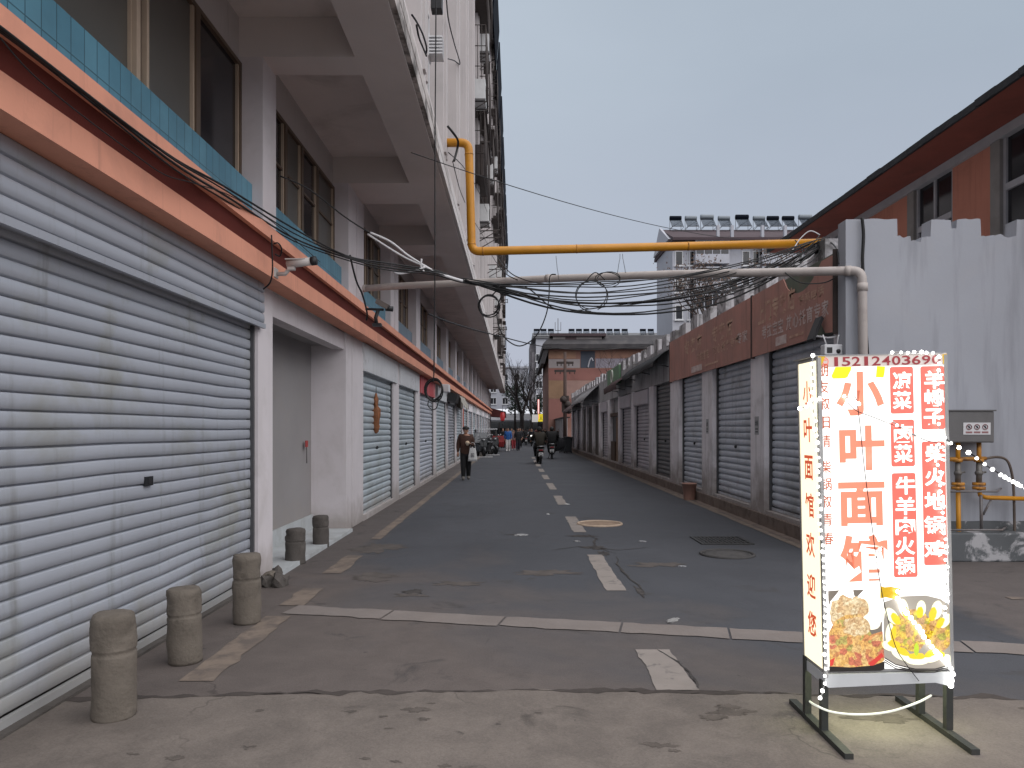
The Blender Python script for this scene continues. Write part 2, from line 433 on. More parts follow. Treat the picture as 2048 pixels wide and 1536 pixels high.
def ground_mat(name, base, dust_cast, stain, mode):
    """asphalt / concrete: grain, patches, oil stains, cracks; a dusty film and a warm light cast, both put into the colour, brown the near end of the road"""
    m, n, l, p = new_mat(name)
    tc = n.new('ShaderNodeTexCoord'); vec = tc.outputs['Object']
    sx = n.new('ShaderNodeSeparateXYZ'); l.new(vec, sx.inputs[0])
    big = n_noise(n, l, .55, 6, vec, .6, .5)
    fine = n_noise(n, l, 90, 4, vec, .7)
    mid = n_noise(n, l, 3.2, 8, vec, .68, .4)
    c = n_mix(n, l, 1.0, tuple(base), n_ramp(n, l, big.outputs[0], .3, .7, (.82,)*3+(1,), (1.2,)*3+(1,)).outputs[0], 'MULTIPLY')
    if mode == 'road':
        s = n_math(n, l, 'ADD', sx.outputs[1], n_math(n, l, 'MULTIPLY', sx.outputs[0], 1.0))
        s = n_math(n, l, 'ADD', s, n_math(n, l, 'MULTIPLY', n_math(n, l, 'SUBTRACT', big.outputs[0], .5), 9.0))
        mask = n_ramp(n, l, n_math(n, l, 'DIVIDE', s, 14.0), .36, .62, (1,1,1,1), (0,0,0,1)).outputs[0]  # near road browner: dusty asphalt plus a warm light cast painted in
        # the verges outside the edge lines stay dusty all along the street
        ax = n_math(n, l, 'ABSOLUTE', n_math(n, l, 'SUBTRACT', sx.outputs[0], 1.0))
        ax = n_math(n, l, 'ADD', ax, n_math(n, l, 'MULTIPLY', n_math(n, l, 'SUBTRACT', mid.outputs[0], .5), .5))
        side = n_ramp(n, l, n_math(n, l, 'DIVIDE', ax, 4.0), .735, .80, (0,0,0,1), (.8,.8,.8,1)).outputs[0]
        mask = n_math(n, l, 'MAXIMUM', mask, side)
        c = n_mix(n, l, mask, c, n_mix(n, l, 1.0, tuple(dust_cast), n_ramp(n, l, mid.outputs[0], .3, .7, (.86,)*3+(1,), (1.12,)*3+(1,)).outputs[0], 'MULTIPLY'))
    else:
        c = n_mix(n, l, n_ramp(n, l, mid.outputs[0], .40, .62, (0,0,0,1), (.85,)*3+(1,)).outputs[0], c, tuple(dust_cast))
    # stains
    st = n_noise(n, l, 1.9, 7, vec, .62, .8)
    c = n_mix(n, l, n_ramp(n, l, st.outputs[0], .60, .70, (0,0,0,1), (.75,)*3+(1,)).outputs[0], c, tuple(stain))
    st2 = n_noise(n, l, 7.5, 5, vec, .6, .3)
    c = n_mix(n, l, n_ramp(n, l, st2.outputs[0], .68, .73, (0,0,0,1), (.7,)*3+(1,)).outputs[0], c, tuple(q*.8 for q in stain))
    # grain
    c = n_mix(n, l, 1.0, c, n_ramp(n, l, fine.outputs[0], .3, .7, (.8,)*3+(1,), (1.2,)*3+(1,)).outputs[0], 'MULTIPLY')
    # cracks
    wv = n_noise(n, l, 2.0, 4, vec)
    addv = n.new('ShaderNodeVectorMath'); addv.operation = 'MULTIPLY_ADD'
    l.new(wv.outputs['Color'], addv.inputs[0]); addv.inputs[1].default_value = (.5,.5,.5); l.new(vec, addv.inputs[2])
    vo = n.new('ShaderNodeTexVoronoi'); vo.feature = 'DISTANCE_TO_EDGE'; vo.inputs['Scale'].default_value = .42
    l.new(addv.outputs[0], vo.inputs['Vector'])
    cr = n_ramp(n, l, vo.outputs[0], .001, .0045, (1,1,1,1), (0,0,0,1)).outputs[0]
    cm = n_ramp(n, l, n_noise(n, l, .8, 3, vec).outputs[0], .54, .62, (0,0,0,1), (.5,)*3+(1,)).outputs[0]
    c = n_mix(n, l, n_math(n, l, 'MULTIPLY', cr, cm), c, (.02,.018,.016))
    l.new(c, p.inputs['Base Color'])
    rr = n_ramp(n, l, big.outputs[0], .3, .7, (.62,)*3+(1,), (.9,)*3+(1,)).outputs[0]
    l.new(rr, p.inputs['Roughness']); p.inputs['Specular IOR Level'].default_value = .35
    b = n.new('ShaderNodeBump'); b.inputs['Strength'].default_value = .35; b.inputs['Distance'].default_value = .006
    hsum = n_math(n, l, 'ADD', fine.outputs[0], n_math(n, l, 'MULTIPLY', mid.outputs[0], 3.0))
    l.new(hsum, b.inputs['Height']); l.new(b.outputs[0], p.inputs['Normal'])
    return m
M['road'] = ground_mat('road_asphalt', (.056,.058,.066), (.108,.090,.082), (.045,.041,.04), 'road')
M['pave'] = ground_mat('old_concrete', (.125,.106,.093), (.165,.14,.122), (.05,.042,.037), 'pave')
M['ground'] = pmat('ground', (.13,.12,.115), .95, .2, .5, bump=.3, bs=10)
M['kerb'] = pmat('kerb', (.185,.16,.147), .92, .12, 3, dirt=(.17,.14,.125), dirt_amt=.7, dirt_s=3.5, bump=.4, bs=40)

# ================================================================== GROUND
def jag_poly(mb, left, right, z, m=0, amp=.03, n=40, seed=0):
    """strip between two polylines with worn edges"""
    def samp(pl, t):
        L = [0]
        for i in range(len(pl)-1): L.append(L[-1] + (Vector(pl[i+1])-Vector(pl[i])).length)
        d = t*L[-1]
        for i in range(len(pl)-1):
            if d <= L[i+1] + 1e-6:
                return Vector(pl[i]).lerp(Vector(pl[i+1]), (d-L[i])/max(L[i+1]-L[i], 1e-6))
    vs, fs = [], []
    for i in range(n+1):
        t = i/n
        a, b = samp(left, t), samp(right, t)
        dn = (b-a).normalized()
        for p, s in ((a, 1), (b, 2)):
            j = noise.noise((p.x*5, p.y*5, seed+s)) * amp + noise.noise((p.x*17, p.y*17, seed+s*3)) * amp*.5
            q = p + dn*j
            vs.append((q.x, q.y, z))
    for i in range(n): fs.append((2*i, 2*i+1, 2*i+3, 2*i+2))
    mb.add(vs, fs, m)

g = MB().quad((-400,-60,-.012),(400,-60,-.012),(400,900,-.012),(-400,900,-.012)).build('ground', M['ground']); tag(g, kind='structure')
mb = MB()
for yy in range(-6, 130, 2): mb.quad((-3.4,yy,0),(4.6,yy,0),(4.6,yy+2,0),(-3.4,yy+2,0))
mb.quad((4.6,-6,0),(30,-6,0),(30,9.7,0),(4.6,9.7,0)); mb.quad((-14,85,0),(-3.4,85,0),(-3.4,130,0),(-14,130,0)); mb.quad((4.6,62,0),(16,62,0),(16,130,0),(4.6,130,0))
r = mb.build('road', M['road']); tag(r, kind='structure')
# old concrete pavement in the foreground, its broken far edge and the joint beside it
edge = [(-2.79,4.55),(-1.3,4.66),(-.3,4.70),(.6,4.72),(1.5,4.66),(2.4,4.62),(3.2,4.55),(12,3.9)]
mb = MB(); jag_poly(mb, [(x,-3,0) for x,y in edge], [(x,y,0) for x,y in edge], .006, 0, .05, 160, 3)
tag(mb.build('pavement', M['pave']), kind='structure')
mb = MB(); jag_poly(mb, [(x,y-.012,0) for x,y in edge], [(x,y+.03,0) for x,y in edge], .0078, 0, .07, 260, 9)
tag(mb.build('pavement_joint', pmat('joint_dirt', (.055,.045,.04), .95, .3, 8, bump=.5, bs=50)), kind='structure')
# flush kerb stones across the street mouth
mb = MB()
A, B = Vector((-2.05,6.86,0)), Vector((9.5,4.35,0)); dv = (B-A).normalized(); nv = Vector((-dv.y, dv.x, 0))
t = 0; k = 0; L = (B-A).length
while t < L:
    ln = random.uniform(.85, 1.15); w = .155
    a = A + dv*t; b = A + dv*min(t+ln-.018, L)
    off = nv*random.uniform(-.02,.02)
    jag_poly(mb, [(a-nv*w+off), (b-nv*w+off)], [(a+nv*w+off), (b+nv*w+off)], .007, 0, .035 if t < 3.2 else .02, 10, k)
    t += ln; k += 1
tag(mb.build('kerb_strip', M['kerb']), kind='structure')
# painted lines
mb = MB()
for (y0, y1) in ((4.73,5.6),(7.64,9.82),(11.96,14.1),(16.3,18.5),(20.4,22.8),(24.6,26.9),(28.8,31),(33,35.2),(37.3,39.5),(41.6,43.8)):
    w = .13 if y0 < 5 else .1
    jag_poly(mb, [(1.03-w,y0,0),(1.03-w,y1,0)], [(1.03+w,y0,0),(1.03+w,y1,0)], .005, 0, .02, 14, y0)
tag(mb.build('centre_line', M['paint_line']), kind='structure')
mb = MB()
jag_poly(mb, [(-2.17,11.2,0),(-2.17,78,0)], [(-2.02,11.2,0),(-2.02,78,0)], .005, 0, .03, 160, 2)
for (y0,y1) in ((4.9,6.6),(7.0,7.75),(8.55,9.75)):
    jag_poly(mb, [(-2.2,y0,0),(-2.2,y1,0)], [(-1.98,y0,0),(-1.98,y1,0)], .005, 0, .03, 12, y0)
jag_poly(mb, [(3.93,9.9,0),(3.93,62,0)], [(4.06,9.9,0),(4.06,62,0)], .005, 0, .025, 140, 5)
jag_poly(mb, [(4.8,7.25,0),(14,6.4,0)], [(4.8,7.36,0),(14,6.5,0)], .005, 0, .02, 30, 6)
tag(mb.build('edge_line', M['paint_worn']), kind='structure')

# dark gutter of silt in front of the right-hand step
mb = MB(); jag_poly(mb, [(4.08,9.75,0),(4.08,60,0)], [(4.20,9.75,0),(4.20,60,0)], .004, 0, .02, 120, 8)
tag(mb.build('gutter', M['ledge']), kind='structure')

# ================================================================== ROLLER SHUTTERS
SLAT = [(0,-.022),(.11,-.024),(.13,-.002),(.3,.006),(.55,.009),(.8,.006),(.97,-.002)]
SLAT_FLAT = [(0,-.034),(.115,-.036),(.125,-.004),(.17,.001),(.5,.005),(.9,.002),(.99,-.003)]
def shutter(mb, X, y0, y1, z0, z1, d=1, pitch=.1, ncol=10, m=0, jit=.002, seed=0, dents=(), prof=None):
    """corrugated sheet of slats in the plane x = X, facing d"""
    n = max(1, int(round((z1-z0)/pitch))); p = (z1-z0)/n
    rows = [(z0 + (i + t)*p, o, i) for i in range(n) for (t, o) in (prof or SLAT)] + [(z1, -.014, n)]
    vs, fs = [], []
    for (z, o, i) in rows:
        for c in range(ncol+1):
            y = y0 + (y1-y0)*c/ncol
            j = noise.noise((y*1.31 + i*.413, i*.731 + y*.37 + .29, seed+.43))*jit*2
            dz = noise.noise((y*.57 + i*.113, i*.351 + .31, seed+4.37))*jit*1.8
            for (dy, dz_, rr, am) in dents:
                q = ((y-dy)**2 + ((z-dz_)*1.6)**2)/rr**2
                if q < 4: j += am*math.exp(-q); dz += am*.8*math.exp(-q)
            vs.append((X + d*(o*(p/.1) + j), y, z + dz))
    w = ncol+1
    for r_ in range(len(rows)-1):
        for c in range(ncol): fs.append((r_*w+c, r_*w+c+1, (r_+1)*w+c+1, (r_+1)*w+c))
    mb.add(vs, fs, m, True)
    # bottom rail
    mb.box(X-.012, X+.02*d, y0, y1, z0-.05, z0-.001, m)

# ================================================================== LEFT BUILDING
LB = empty('shop_apartment_block', (-2.73, 3.3, 0))
LB0 = Vector((-2.73, 3.3, 0))
tag(LB, 'long off-white apartment block with orange band over ground-floor shutters and overhanging upper floors', 'building')
def lpart(mb, name, mats, parent=None):
    """a part given in world coordinates, hung under the building"""
    o = mb.build(name, mats, parent or LB)
    if parent is None or parent is LB: o.matrix_parent_inverse = Matrix.Translation(-LB0)
    return o
YEND = 84.0
PIL = [(2.5,3.0),(7.95,8.43),(12.07,13.38),(16.78,17.58),(20.58,21.4),(25.1,25.9),(29.5,30.4),(34,34.8)]
yy = 38.4
while yy < YEND-1: PIL.append((yy, yy+.8)); yy += 4.38
for i, (a, b) in enumerate(PIL):
    mb = MB()
    mb.box(-3.3, -2.73, a, b, 0, 3.2)
    if i in (2,): mb.box(-2.728, -2.716, a+.42, b-.0, .02, 3.0)         # thin plaster facing, proud of the pier
    lpart(mb, 'pillar', [M['white_wall']])
# back wall of the ground floor, passage walls and lintel
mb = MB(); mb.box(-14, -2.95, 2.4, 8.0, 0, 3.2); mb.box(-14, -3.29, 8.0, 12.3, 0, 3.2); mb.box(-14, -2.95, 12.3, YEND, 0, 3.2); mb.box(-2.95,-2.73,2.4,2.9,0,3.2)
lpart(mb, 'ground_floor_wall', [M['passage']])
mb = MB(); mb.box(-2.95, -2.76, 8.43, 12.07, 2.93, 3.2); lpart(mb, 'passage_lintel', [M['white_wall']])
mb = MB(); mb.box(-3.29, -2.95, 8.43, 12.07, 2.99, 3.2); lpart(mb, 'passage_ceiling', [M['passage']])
mb = MB(); mb.box(-3.29, -2.62, 8.43, 12.07, .0, .05); mb.box(-3.285,-3.255,8.43,12.07,.05,.28)
lpart(mb, 'passage_step', [pmat('pale_step', (.42,.44,.45), .8, .1, 3, dirt=(.2,.18,.16), dirt_amt=.7)])
# ground-floor shutters with their boxes
left_bays = []
for i in range(len(PIL)-1):
    if i == 1: continue
    left_bays.append((PIL[i][1], PIL[i+1][0], i))
for (a, b, i) in left_bays:
    near = i == 0
    mb = MB()
    if near:
        shutter(mb, -2.80, a+.03, b-.035, .07, 2.9, 1, .103, 60, 0, .0030, 1.0, dents=((6.6,.42,.28,.03),(5.9,.62,.2,-.018),(7.6,.8,.3,.018),(4.6,.35,.3,.02),(6.9,.95,.16,-.015),(5.2,1.3,.5,.012),(7.2,1.9,.4,-.01)), prof=SLAT_FLAT)
    else:
        shutter(mb, -2.80, a+.03, b-.03, .14, 2.75, 1, .125 if i < 7 else .14, 10 if i < 7 else 3, 0, .0025, i*3.1)
    mat = M['shutter'] if near else [M['shutter_teal'], M['shutter'], M['shutter_teal'], M['shutter_teal'], M['shutter_grey']][i % 5]
    so = lpart(mb, 'roller_shutter', [mat])
    # lock plate / keyhole
    if i < 8:
        mb = MB()
        if near: mb.box(-2.79, -2.772, 5.63, 5.74, 1.22, 1.29); mb.box(-2.772,-2.768,5.66,5.71,1.235,1.275,1)
        else: mb.ball((-2.785, (a+b)/2, 1.28), .035, 8)
        lk = mb.build('lock', [M['dark_plastic'], M['black_metal']], so)
    mb = MB()                                                            # guide rails
    for (q0, q1) in ((a, a+.04), (b-.045, b)):
        mb = MB(); mb.box(-2.85, -2.765, q0, q1, 0, 2.75); lpart(mb, 'shutter_rail', [M['rail']])
    mb = MB(); mb.box(-2.86, -2.72, a+.002, b-.002, 0, .1 if not near else .02)
    lpart(mb, 'threshold', [M['concrete_dark'] if near else M['white_wall']])  # near one coloured dark to stand for the shaded gap under the shutter
    mb = MB()
    if near:
        shutter(mb, -2.685, a+.02, b+.06, 2.77, 3.2, 1, .108, 24, 0, .002, 8, prof=SLAT_FLAT)
        mb.box(-2.94, -2.70, a+.02, b+.06, 2.745, 2.765); mb.box(-2.86,-2.70,b+.045,b+.06,2.77,3.19)
        lpart(mb, 'shutter_box', [M['shutter']])
    else:
        zb = 2.69
        mb.box(-2.94, -2.69, a-.02, b+.35 if i in (2,3) else b+.02, zb, 3.185)
        hm = M['header_white']
        if i == 4: hm = M['header_red']
        if i == 6: hm = M['rail']
        if i == 7: hm = M['concrete']
        if i > 8: hm = M['pillar_right'] if i % 2 else M['header_white']
        lpart(mb, 'shutter_box', [hm])
# damage where the shutter box over the fifth bay is missing its cover
# orange fascia band with its dark red groove
mb = MB()
mb.prism([(-2.73,3.2),(-2.49,3.2),(-2.49,3.385),(-2.73,3.385)], 2.4, YEND-5)
lpart(mb, 'fascia_lower_band', [M['orange']])
mb = MB(); mb.prism([(-2.73,3.386),(-2.51,3.386),(-2.45,3.515),(-2.73,3.515)], 2.4, YEND-5); lpart(mb, 'fascia_groove', [M['red_groove']])
mb = MB(); mb.prism([(-2.73,3.516),(-2.40,3.516),(-2.40,3.635),(-2.73,3.65)], 2.4, YEND-5); lpart(mb, 'fascia_upper_band', [M['orange']])
# first floor: columns, sill panels, windows
mb = MB(); mb.box(-14, -3.04, 2.4, YEND, 3.2, 6.1); mb.box(-3.04, -2.99, 2.4, YEND, 5.60, 6.1)
lpart(mb, 'first_floor_wall', [M['upper_white']])
UP = [(2.5,3.1),(8.1,8.55),(12.26,13.5),(16.4,17.5)] + [(a+.05, b+.1) for (a, b) in PIL[4:]]
for (a, b) in UP:
    mb = MB(); mb.box(-3.04, -2.73, a, b, 3.652, 5.67); mb.box(-2.728,-2.72,(a+b)/2-.012,(a+b)/2+.012,3.66,5.66) if b-a > .9 else None
    lpart(mb, 'column', [M['white_wall']])
for i in range(len(UP)-1):
    a, b = UP[i][1], UP[i+1][0]
    mb = MB(); mb.box(-3.039, -2.845, a, b, 3.652, 4.29)
    lpart(mb, 'sill_panel', [M['tile'] if i < 3 else M['tile_dull']])
    # window: four openings of two sashes
    win = MB(); panes = []
    X = -2.985
    if i == 0: cuts = [a, 4.55, 5.87, 6.98, b]; kinds = [0, 0, 0, 1]
    else: cuts = [a + (b-a)*t for t in (0,.3,.5,.72,1)]; kinds = [1,0,1,0] if i == 1 else [random.choice((0,1,1)) for _ in range(4)]
    fw = .045
    win.box(X-.03, X+.03, a, b, 4.29, 4.33); win.box(X-.03, X+.03, a, b, 5.555, 5.60)
    for c in cuts[1:-1]: win.box(X-.03, X+.035, c-fw, c+fw, 4.33, 5.555, 0)
    win.box(X-.03, X+.03, a, a+fw, 4.33, 5.555); win.box(X-.03, X+.03, b-fw, b, 4.33, 5.555)
    if i == 0:
        win.box(X-.02, X+.055, 5.80, 5.86, 4.33, 5.555, 1); win.box(X-.02,X+.06,5.95,5.99,4.33,5.555,1)
    for j in range(4):
        c0, c1 = cuts[j], cuts[j+1]
        panes.append((kinds[j], MB().box(X-.05, X-.012, c0+fw, c1-fw, 4.33, 5.555)))
        if i > 0: win.box(X-.012, X+.012, c0+fw, c1-fw, 4.95, 4.98)
        win.box(X-.014, X+.016, c1-fw-.035, c1-fw, 4.33, 5.555, 1)
    w = lpart(win, 'window', [M['frame_bronze'], M['frame_tan']])
    for kx, pm in panes: pm.build('pane', [M['glass_frost'], M['glass_dark']][kx], w)
# overhang: edge beam, cross beams, coffer slab
mb = MB(); mb.box(-1.735, -1.2, 2.4, YEND, 5.67, 6.3); lpart(mb, 'edge_beam', [M['soffit']])
for (ya, yb, mm) in ((2.4, 11.2, 'stained_edge'), (11.2, YEND, 'edge_light')):
    mb = MB(); mb.box(-1.2, -1.14, ya, yb, 5.70, 5.86); lpart(mb, 'edge_moulding', [M[mm]])
    mb = MB(); mb.box(-1.2, -1.165, ya, yb, 5.98, 6.12); lpart(mb, 'edge_moulding', [M[mm]])
for i, (a, b) in enumerate(UP[:4]):
    mb = MB(); mb.box(-3.0, -1.735, a, min(b, a+.42) if i < 2 else b-.1, 5.67, 6.1); lpart(mb, 'cross_beam', [M['soffit']])
mb = MB(); mb.box(-3.04, -1.735, 2.4, YEND, 6.1, 6.3); lpart(mb, 'overhang_slab', [M['coffer']])
# upper floors
mb = MB(); mb.box(-14, -1.42, 2.4, YEND, 6.3, 20.0); lpart(mb, 'upper_wall', [M['upper_white']])
mb = MB(); mb.box(-14.3, -1.12, 2.2, YEND+.2, 20.0, 20.25); mb.box(-14.3,-1.0,2.1,YEND+.3,20.25,20.4); lpart(mb, 'roof_slab', [M['stained_edge']])
# pilasters: every 2.2 m a pair of ribs; between them window strips
py = 3.7; k = 0
while py < YEND:
    mb = MB()
    mb.box(-1.42, -1.2, py, py+.75, 6.3, 20.0); mb.box(-1.2, -1.165, py+.18, py+.34, 6.3, 20.0); mb.box(-1.2,-1.175,py+.52,py+.6,6.3,20.0)
    lpart(mb, 'pilaster', [M['upper_white']])
    py += 2.9; k += 1
wf = MB(); wf.box(-1.44,-1.385,0,1.3,0,.05); wf.box(-1.44,-1.385,0,1.3,1.35,1.4); wf.box(-1.44,-1.385,0,.05,.05,1.35); wf.box(-1.44,-1.385,1.25,1.3,.05,1.35); wf.box(-1.44,-1.39,.62,.68,.05,1.35)
wfd = wf.data('window', [M['frame_white']])
wpd = MB().box(-1.45,-1.405,.05,1.25,.05,1.35).data('pane', [M['glass_dark']])
nwin = 0
for fl in range(5):
    py = 7.9
    while py < 60 and nwin < 90:
        o = bpy.data.objects.new('window', wfd); COL.objects.link(o); o.parent = LB; o.location = (0-LB0.x, py-LB0.y, 6.9+fl*2.75)
        q = bpy.data.objects.new('pane', wpd); COL.objects.link(q); q.parent = o
        py += 2.9; nwin += 1
# window cages: bars on a steel frame standing out from the wall
def cage(mb, w, h, d):
    x0 = -1.42; x1 = x0 + d
    for z in (0, h*.33, h*.66, h): mb.bar((x1,0,z),(x1,w,z),.014,5); mb.bar((x0,0,z),(x1,0,z),.014,5); mb.bar((x0,w,z),(x1,w,z),.014,5)
    n = 9
    for i in range(n+1): mb.bar((x1,w*i/n,0),(x1,w*i/n,h),.011,5)
    for i in range(1,4): mb.bar((x0+d*i/4,0,0),(x0+d*i/4,0,h),.011,5)
cm = MB(); cage(cm, 2.0, 1.9, .50); cm.box(-1.42,-.93,0,2.0,-.03,0)
caged = cm.data('window_cage', [M['iron']])
cm2 = MB(); cm2.box(-1.42,-.98,0,2.1,0,.95); cage(cm2, 2.1, 2.1, .46); cm2.box(-1.42,-.90,-.05,2.15,2.1,2.16)
caged2 = cm2.data('enclosed_balcony', [M['iron']])
rng = random.Random(11)
cages = []
for fl in range(5):
    py = 20.2 if fl > 2 else 23.1
    while py < 74:
        if rng.random() < (.62 if fl > 1 else .25): cages.append((py + .1, 6.75 + fl*2.75, rng.random() < .35))
        py += 2.9
for (y, z, b) in cages[:95]:
    o = bpy.data.objects.new('enclosed_balcony' if b else 'window_cage', caged2 if b else caged); COL.objects.link(o); o.parent = LB
    o.location = (-LB0.x, y-LB0.y, z)
# solar collectors along the roof edge
sp0 = MB().prism([(-.06,0),(.0,-.03),(.16,1.9),(.1,1.93)], 0, 5.2).data('panel', [M['panel_navy']])
spb = MB()
for q in (.5,2.6,4.7): spb.bar((-.02,q,.3),(-.5,q,.0),.025,6); spb.bar((.06,q,1.3),(-.5,q,.0),.025,6)
spb = spb.data('bracket', [M['black_metal']])
y = 26.0
for i in range(10):
    e = empty('roof_collector', (-.96, y, 19.6))
    tag(e, ['first', 'second', 'third', 'fourth', 'fifth', 'sixth', 'seventh', 'eighth', 'ninth', 'tenth'][i] + ' dark collector panel from the camera along the left roof edge', 'solar panel', 'dark collector panels along the left roof edge')
    for nm, d in (('panel', sp0), ('bracket', spb)):
        o = bpy.data.objects.new(nm, d); COL.objects.link(o); o.parent = e
    y += 6.25

# ================================================================== RIGHT-HAND SHOP ROW
RB0 = Vector((4.25, 9.63, 0))
RB = empty('shop_row', RB0)
tag(RB, 'low row of shops with grey shutters and battlement parapet, whitewashed end wall toward the camera', 'building')
def rpart(mb, name, mats, parent=None):
    o = mb.build(name, mats, parent or RB)
    if parent is None: o.matrix_parent_inverse = Matrix.Translation(-RB0)
    return o
REND = 57.0
RP = [(9.86,10.02),(12.83,13.56),(16.2,17.1),(19.5,20.6),(23.1,23.9),(26.9,27.6),(30.4,31.1),(33.9,34.6),(37.3,38.4),(41,41.7),(44.6,45.3),(48.2,48.9),(51.8,52.5),(56.2,57)]
for i, (a, b) in enumerate(RP):
    mb = MB(); mb.box(4.25, 4.5, a, b, .0, 2.98)
    rpart(mb, 'pillar', [M['pillar_right']])
mb = MB(); mb.box(4.46, 9, 9.9, REND, 0, 3.9); rpart(mb, 'shop_wall', [M['wall_grey']])
mb = MB(); mb.box(4.25, 4.455, 9.9, REND, 2.981, 3.95); rpart(mb, 'header_wall', [M['wall_grey']])
mb = MB(); mb.box(4.2, 4.249, 9.9, REND, 0, .2); mb.box(4.2495,4.46,9.9,REND,.0,.195)
rpart(mb, 'step', [M['ledge']])
for i in range(len(RP)-1):
    a, b = RP[i][1], RP[i+1][0]
    mb = MB(); mb.box(4.27, 4.455, a, b, .196, .26); rpart(mb, 'sill', [M['pillar_right']])
    if i in (8, 9, 10):
        mb = MB()
        n = int((b-a)/.32)
        for q in range(n):
            y0 = a + (b-a)*q/n
            mb.box(4.36+.012*(q % 2), 4.42, y0+.006, a+(b-a)*(q+1)/n-.006, .26, 2.9)
        rpart(mb, 'board_door', [pmat('old_boards%d' % i, (.15,.14,.135), .9, .25, 2, dirt=(.06,.05,.045), dirt_amt=.8, streak=(.05,.045,.04), streak_amt=.8, low=(.12,.10,.08), low_z=(.2,1.2))]); continue
    if i == 6:
        mb = MB(); mb.box(4.40,4.43,a,b,.26,2.2); mb.box(4.33,4.40,a+.1,a+1.2,.26,2.15,1); mb.box(4.30,4.40,a+1.4,b-.1,.26,1.1,2); mb.box(4.28,4.42,a,b,2.2,2.35,2)
        rpart(mb, 'open_doorway', [M['black_metal'], pmat('brown_cloth', (.22,.14,.09), .9, .3, 6), pmat('brown_wood', (.08,.05,.035), .8, .3, 4)]); continue
    mat = [M['shutter_grey'], M['shutter_grey'], M['shutter_grey'], M['shutter_dark'], M['shutter_pale'], M['shutter_pale']][i] if i < 6 else M['shutter_pale']
    mb = MB(); shutter(mb, 4.39, a+.03, b-.03, .32, 2.95, -1, .125, 12 if i < 4 else 4, 0, .003, 20+i*2.3)
    so = rpart(mb, 'roller_shutter', [mat])
    if i < 5:
        mb = MB(); mb.ball((4.372, (a+b)/2, 1.3), .035, 8); mb.build('lock', [M['black_metal']], so)
    mb = MB()
    for (q0, q1) in ((a, a+.05), (b-.04, b)):
        mb = MB(); mb.box(4.34, 4.45, q0, q1, .26, 2.98); rpart(mb, 'shutter_rail', [M['rail']])
    if i in (4,5,7):
        mb = MB(); mb.bbox(4.2, 4.38, a+.04, b-.04, 2.45, 2.95, .04); rpart(mb, 'shutter_box', [M['shutter_pale']])
# parapet: battlements along the street
y = 10.35; k = 0
while y < REND:
    w = random.uniform(.62, .74); h = random.uniform(4.28, 4.38)
    mb = MB()
    pl = [(y,3.949)]
    for q in range(7): pl.append((y + w*q/6 if q < 6 else y+w, h + noise.noise((y+q*.7, 3.3, 0))*.04))
    pl = [(y,3.951)] + [(y+w*q/6, h + noise.noise((y*3+q*.7, 3.3, 0))*.03) for q in range(7)] + [(y+w,3.951)]
    mb.prism(pl, 4.27, 4.5, 'x'); rpart(mb, 'merlon', [M['merlon']])
    y += w + random.uniform(.48,.6); k += 1
mb = MB(); mb.box(4.26, 4.52, 9.9, REND, 3.95, 3.99)
rpart(mb, 'parapet_base', [M['merlon']])
# whitewashed end wall with a broken battlement top
pl = [(4.24, 0.0), (4.24, 4.335)]
def run(x0, x1, z, amp, n):
    for q in range(n+1):
        x = x0 + (x1-x0)*q/n
        pl.append((x, z + noise.noise((x*7, 5.5, z))*amp + noise.noise((x*23, 1.5, z))*amp*.5))
x = 4.24
run(4.25, 4.90, 4.345, .012, 12); run(4.905, 5.07, 4.12, .05, 9); run(5.08,5.2,4.05,.05,7); run(5.22, 5.33, 4.12, .05, 7); run(5.34, 5.59, 4.34, .015, 8); run(5.60,5.66,4.25,.05,4); run(5.67, 5.97, 4.345, .015, 8)
run(5.98, 6.43, 4.13, .05, 18); run(6.44, 7.1, 4.34, .015, 12); run(7.11, 7.6, 4.14, .03, 10); run(7.61, 8.3, 4.34, .015, 10); run(8.31, 8.8, 4.14, .03, 8); run(8.81, 9.6, 4.34, .015, 8)
pl.append((9.6, 0.0))
mb = MB(); mb.prism(pl, 9.63, 9.86); rpart(mb, 'end_wall', [M['end_wall']])
mb = MB()
dp = [(4.9, 0.0)] + [(4.9 + (9.6-4.9)*q/30, .47 + noise.noise((q*.6, 2, 0))*.015) for q in range(31)] + [(9.6, 0.0)]
mb.prism(dp, 9.618, 9.629); rpart(mb, 'wall_base', [M['dado']])

# far lower stretch of the row, with a pale panel wall
mb = MB()
for q in range(17): mb.box(4.05 if q % 2 else 4.09, 4.3, 62+q*1.4+.02, 62+(q+1)*1.4-.02, 0, 2.55)
mb.box(3.9, 4.5, 62, 85.8, 2.56, 2.66, 1)
o = mb.build('panel_wall', [pmat('pale_panel', (.42,.41,.42), .7, .1, 1.5, dirt=(.2,.19,.18), dirt_amt=.5), M['iron']])
tag(o, 'pale grey panel wall with thin dark eave at the far right end of the street', 'wall')

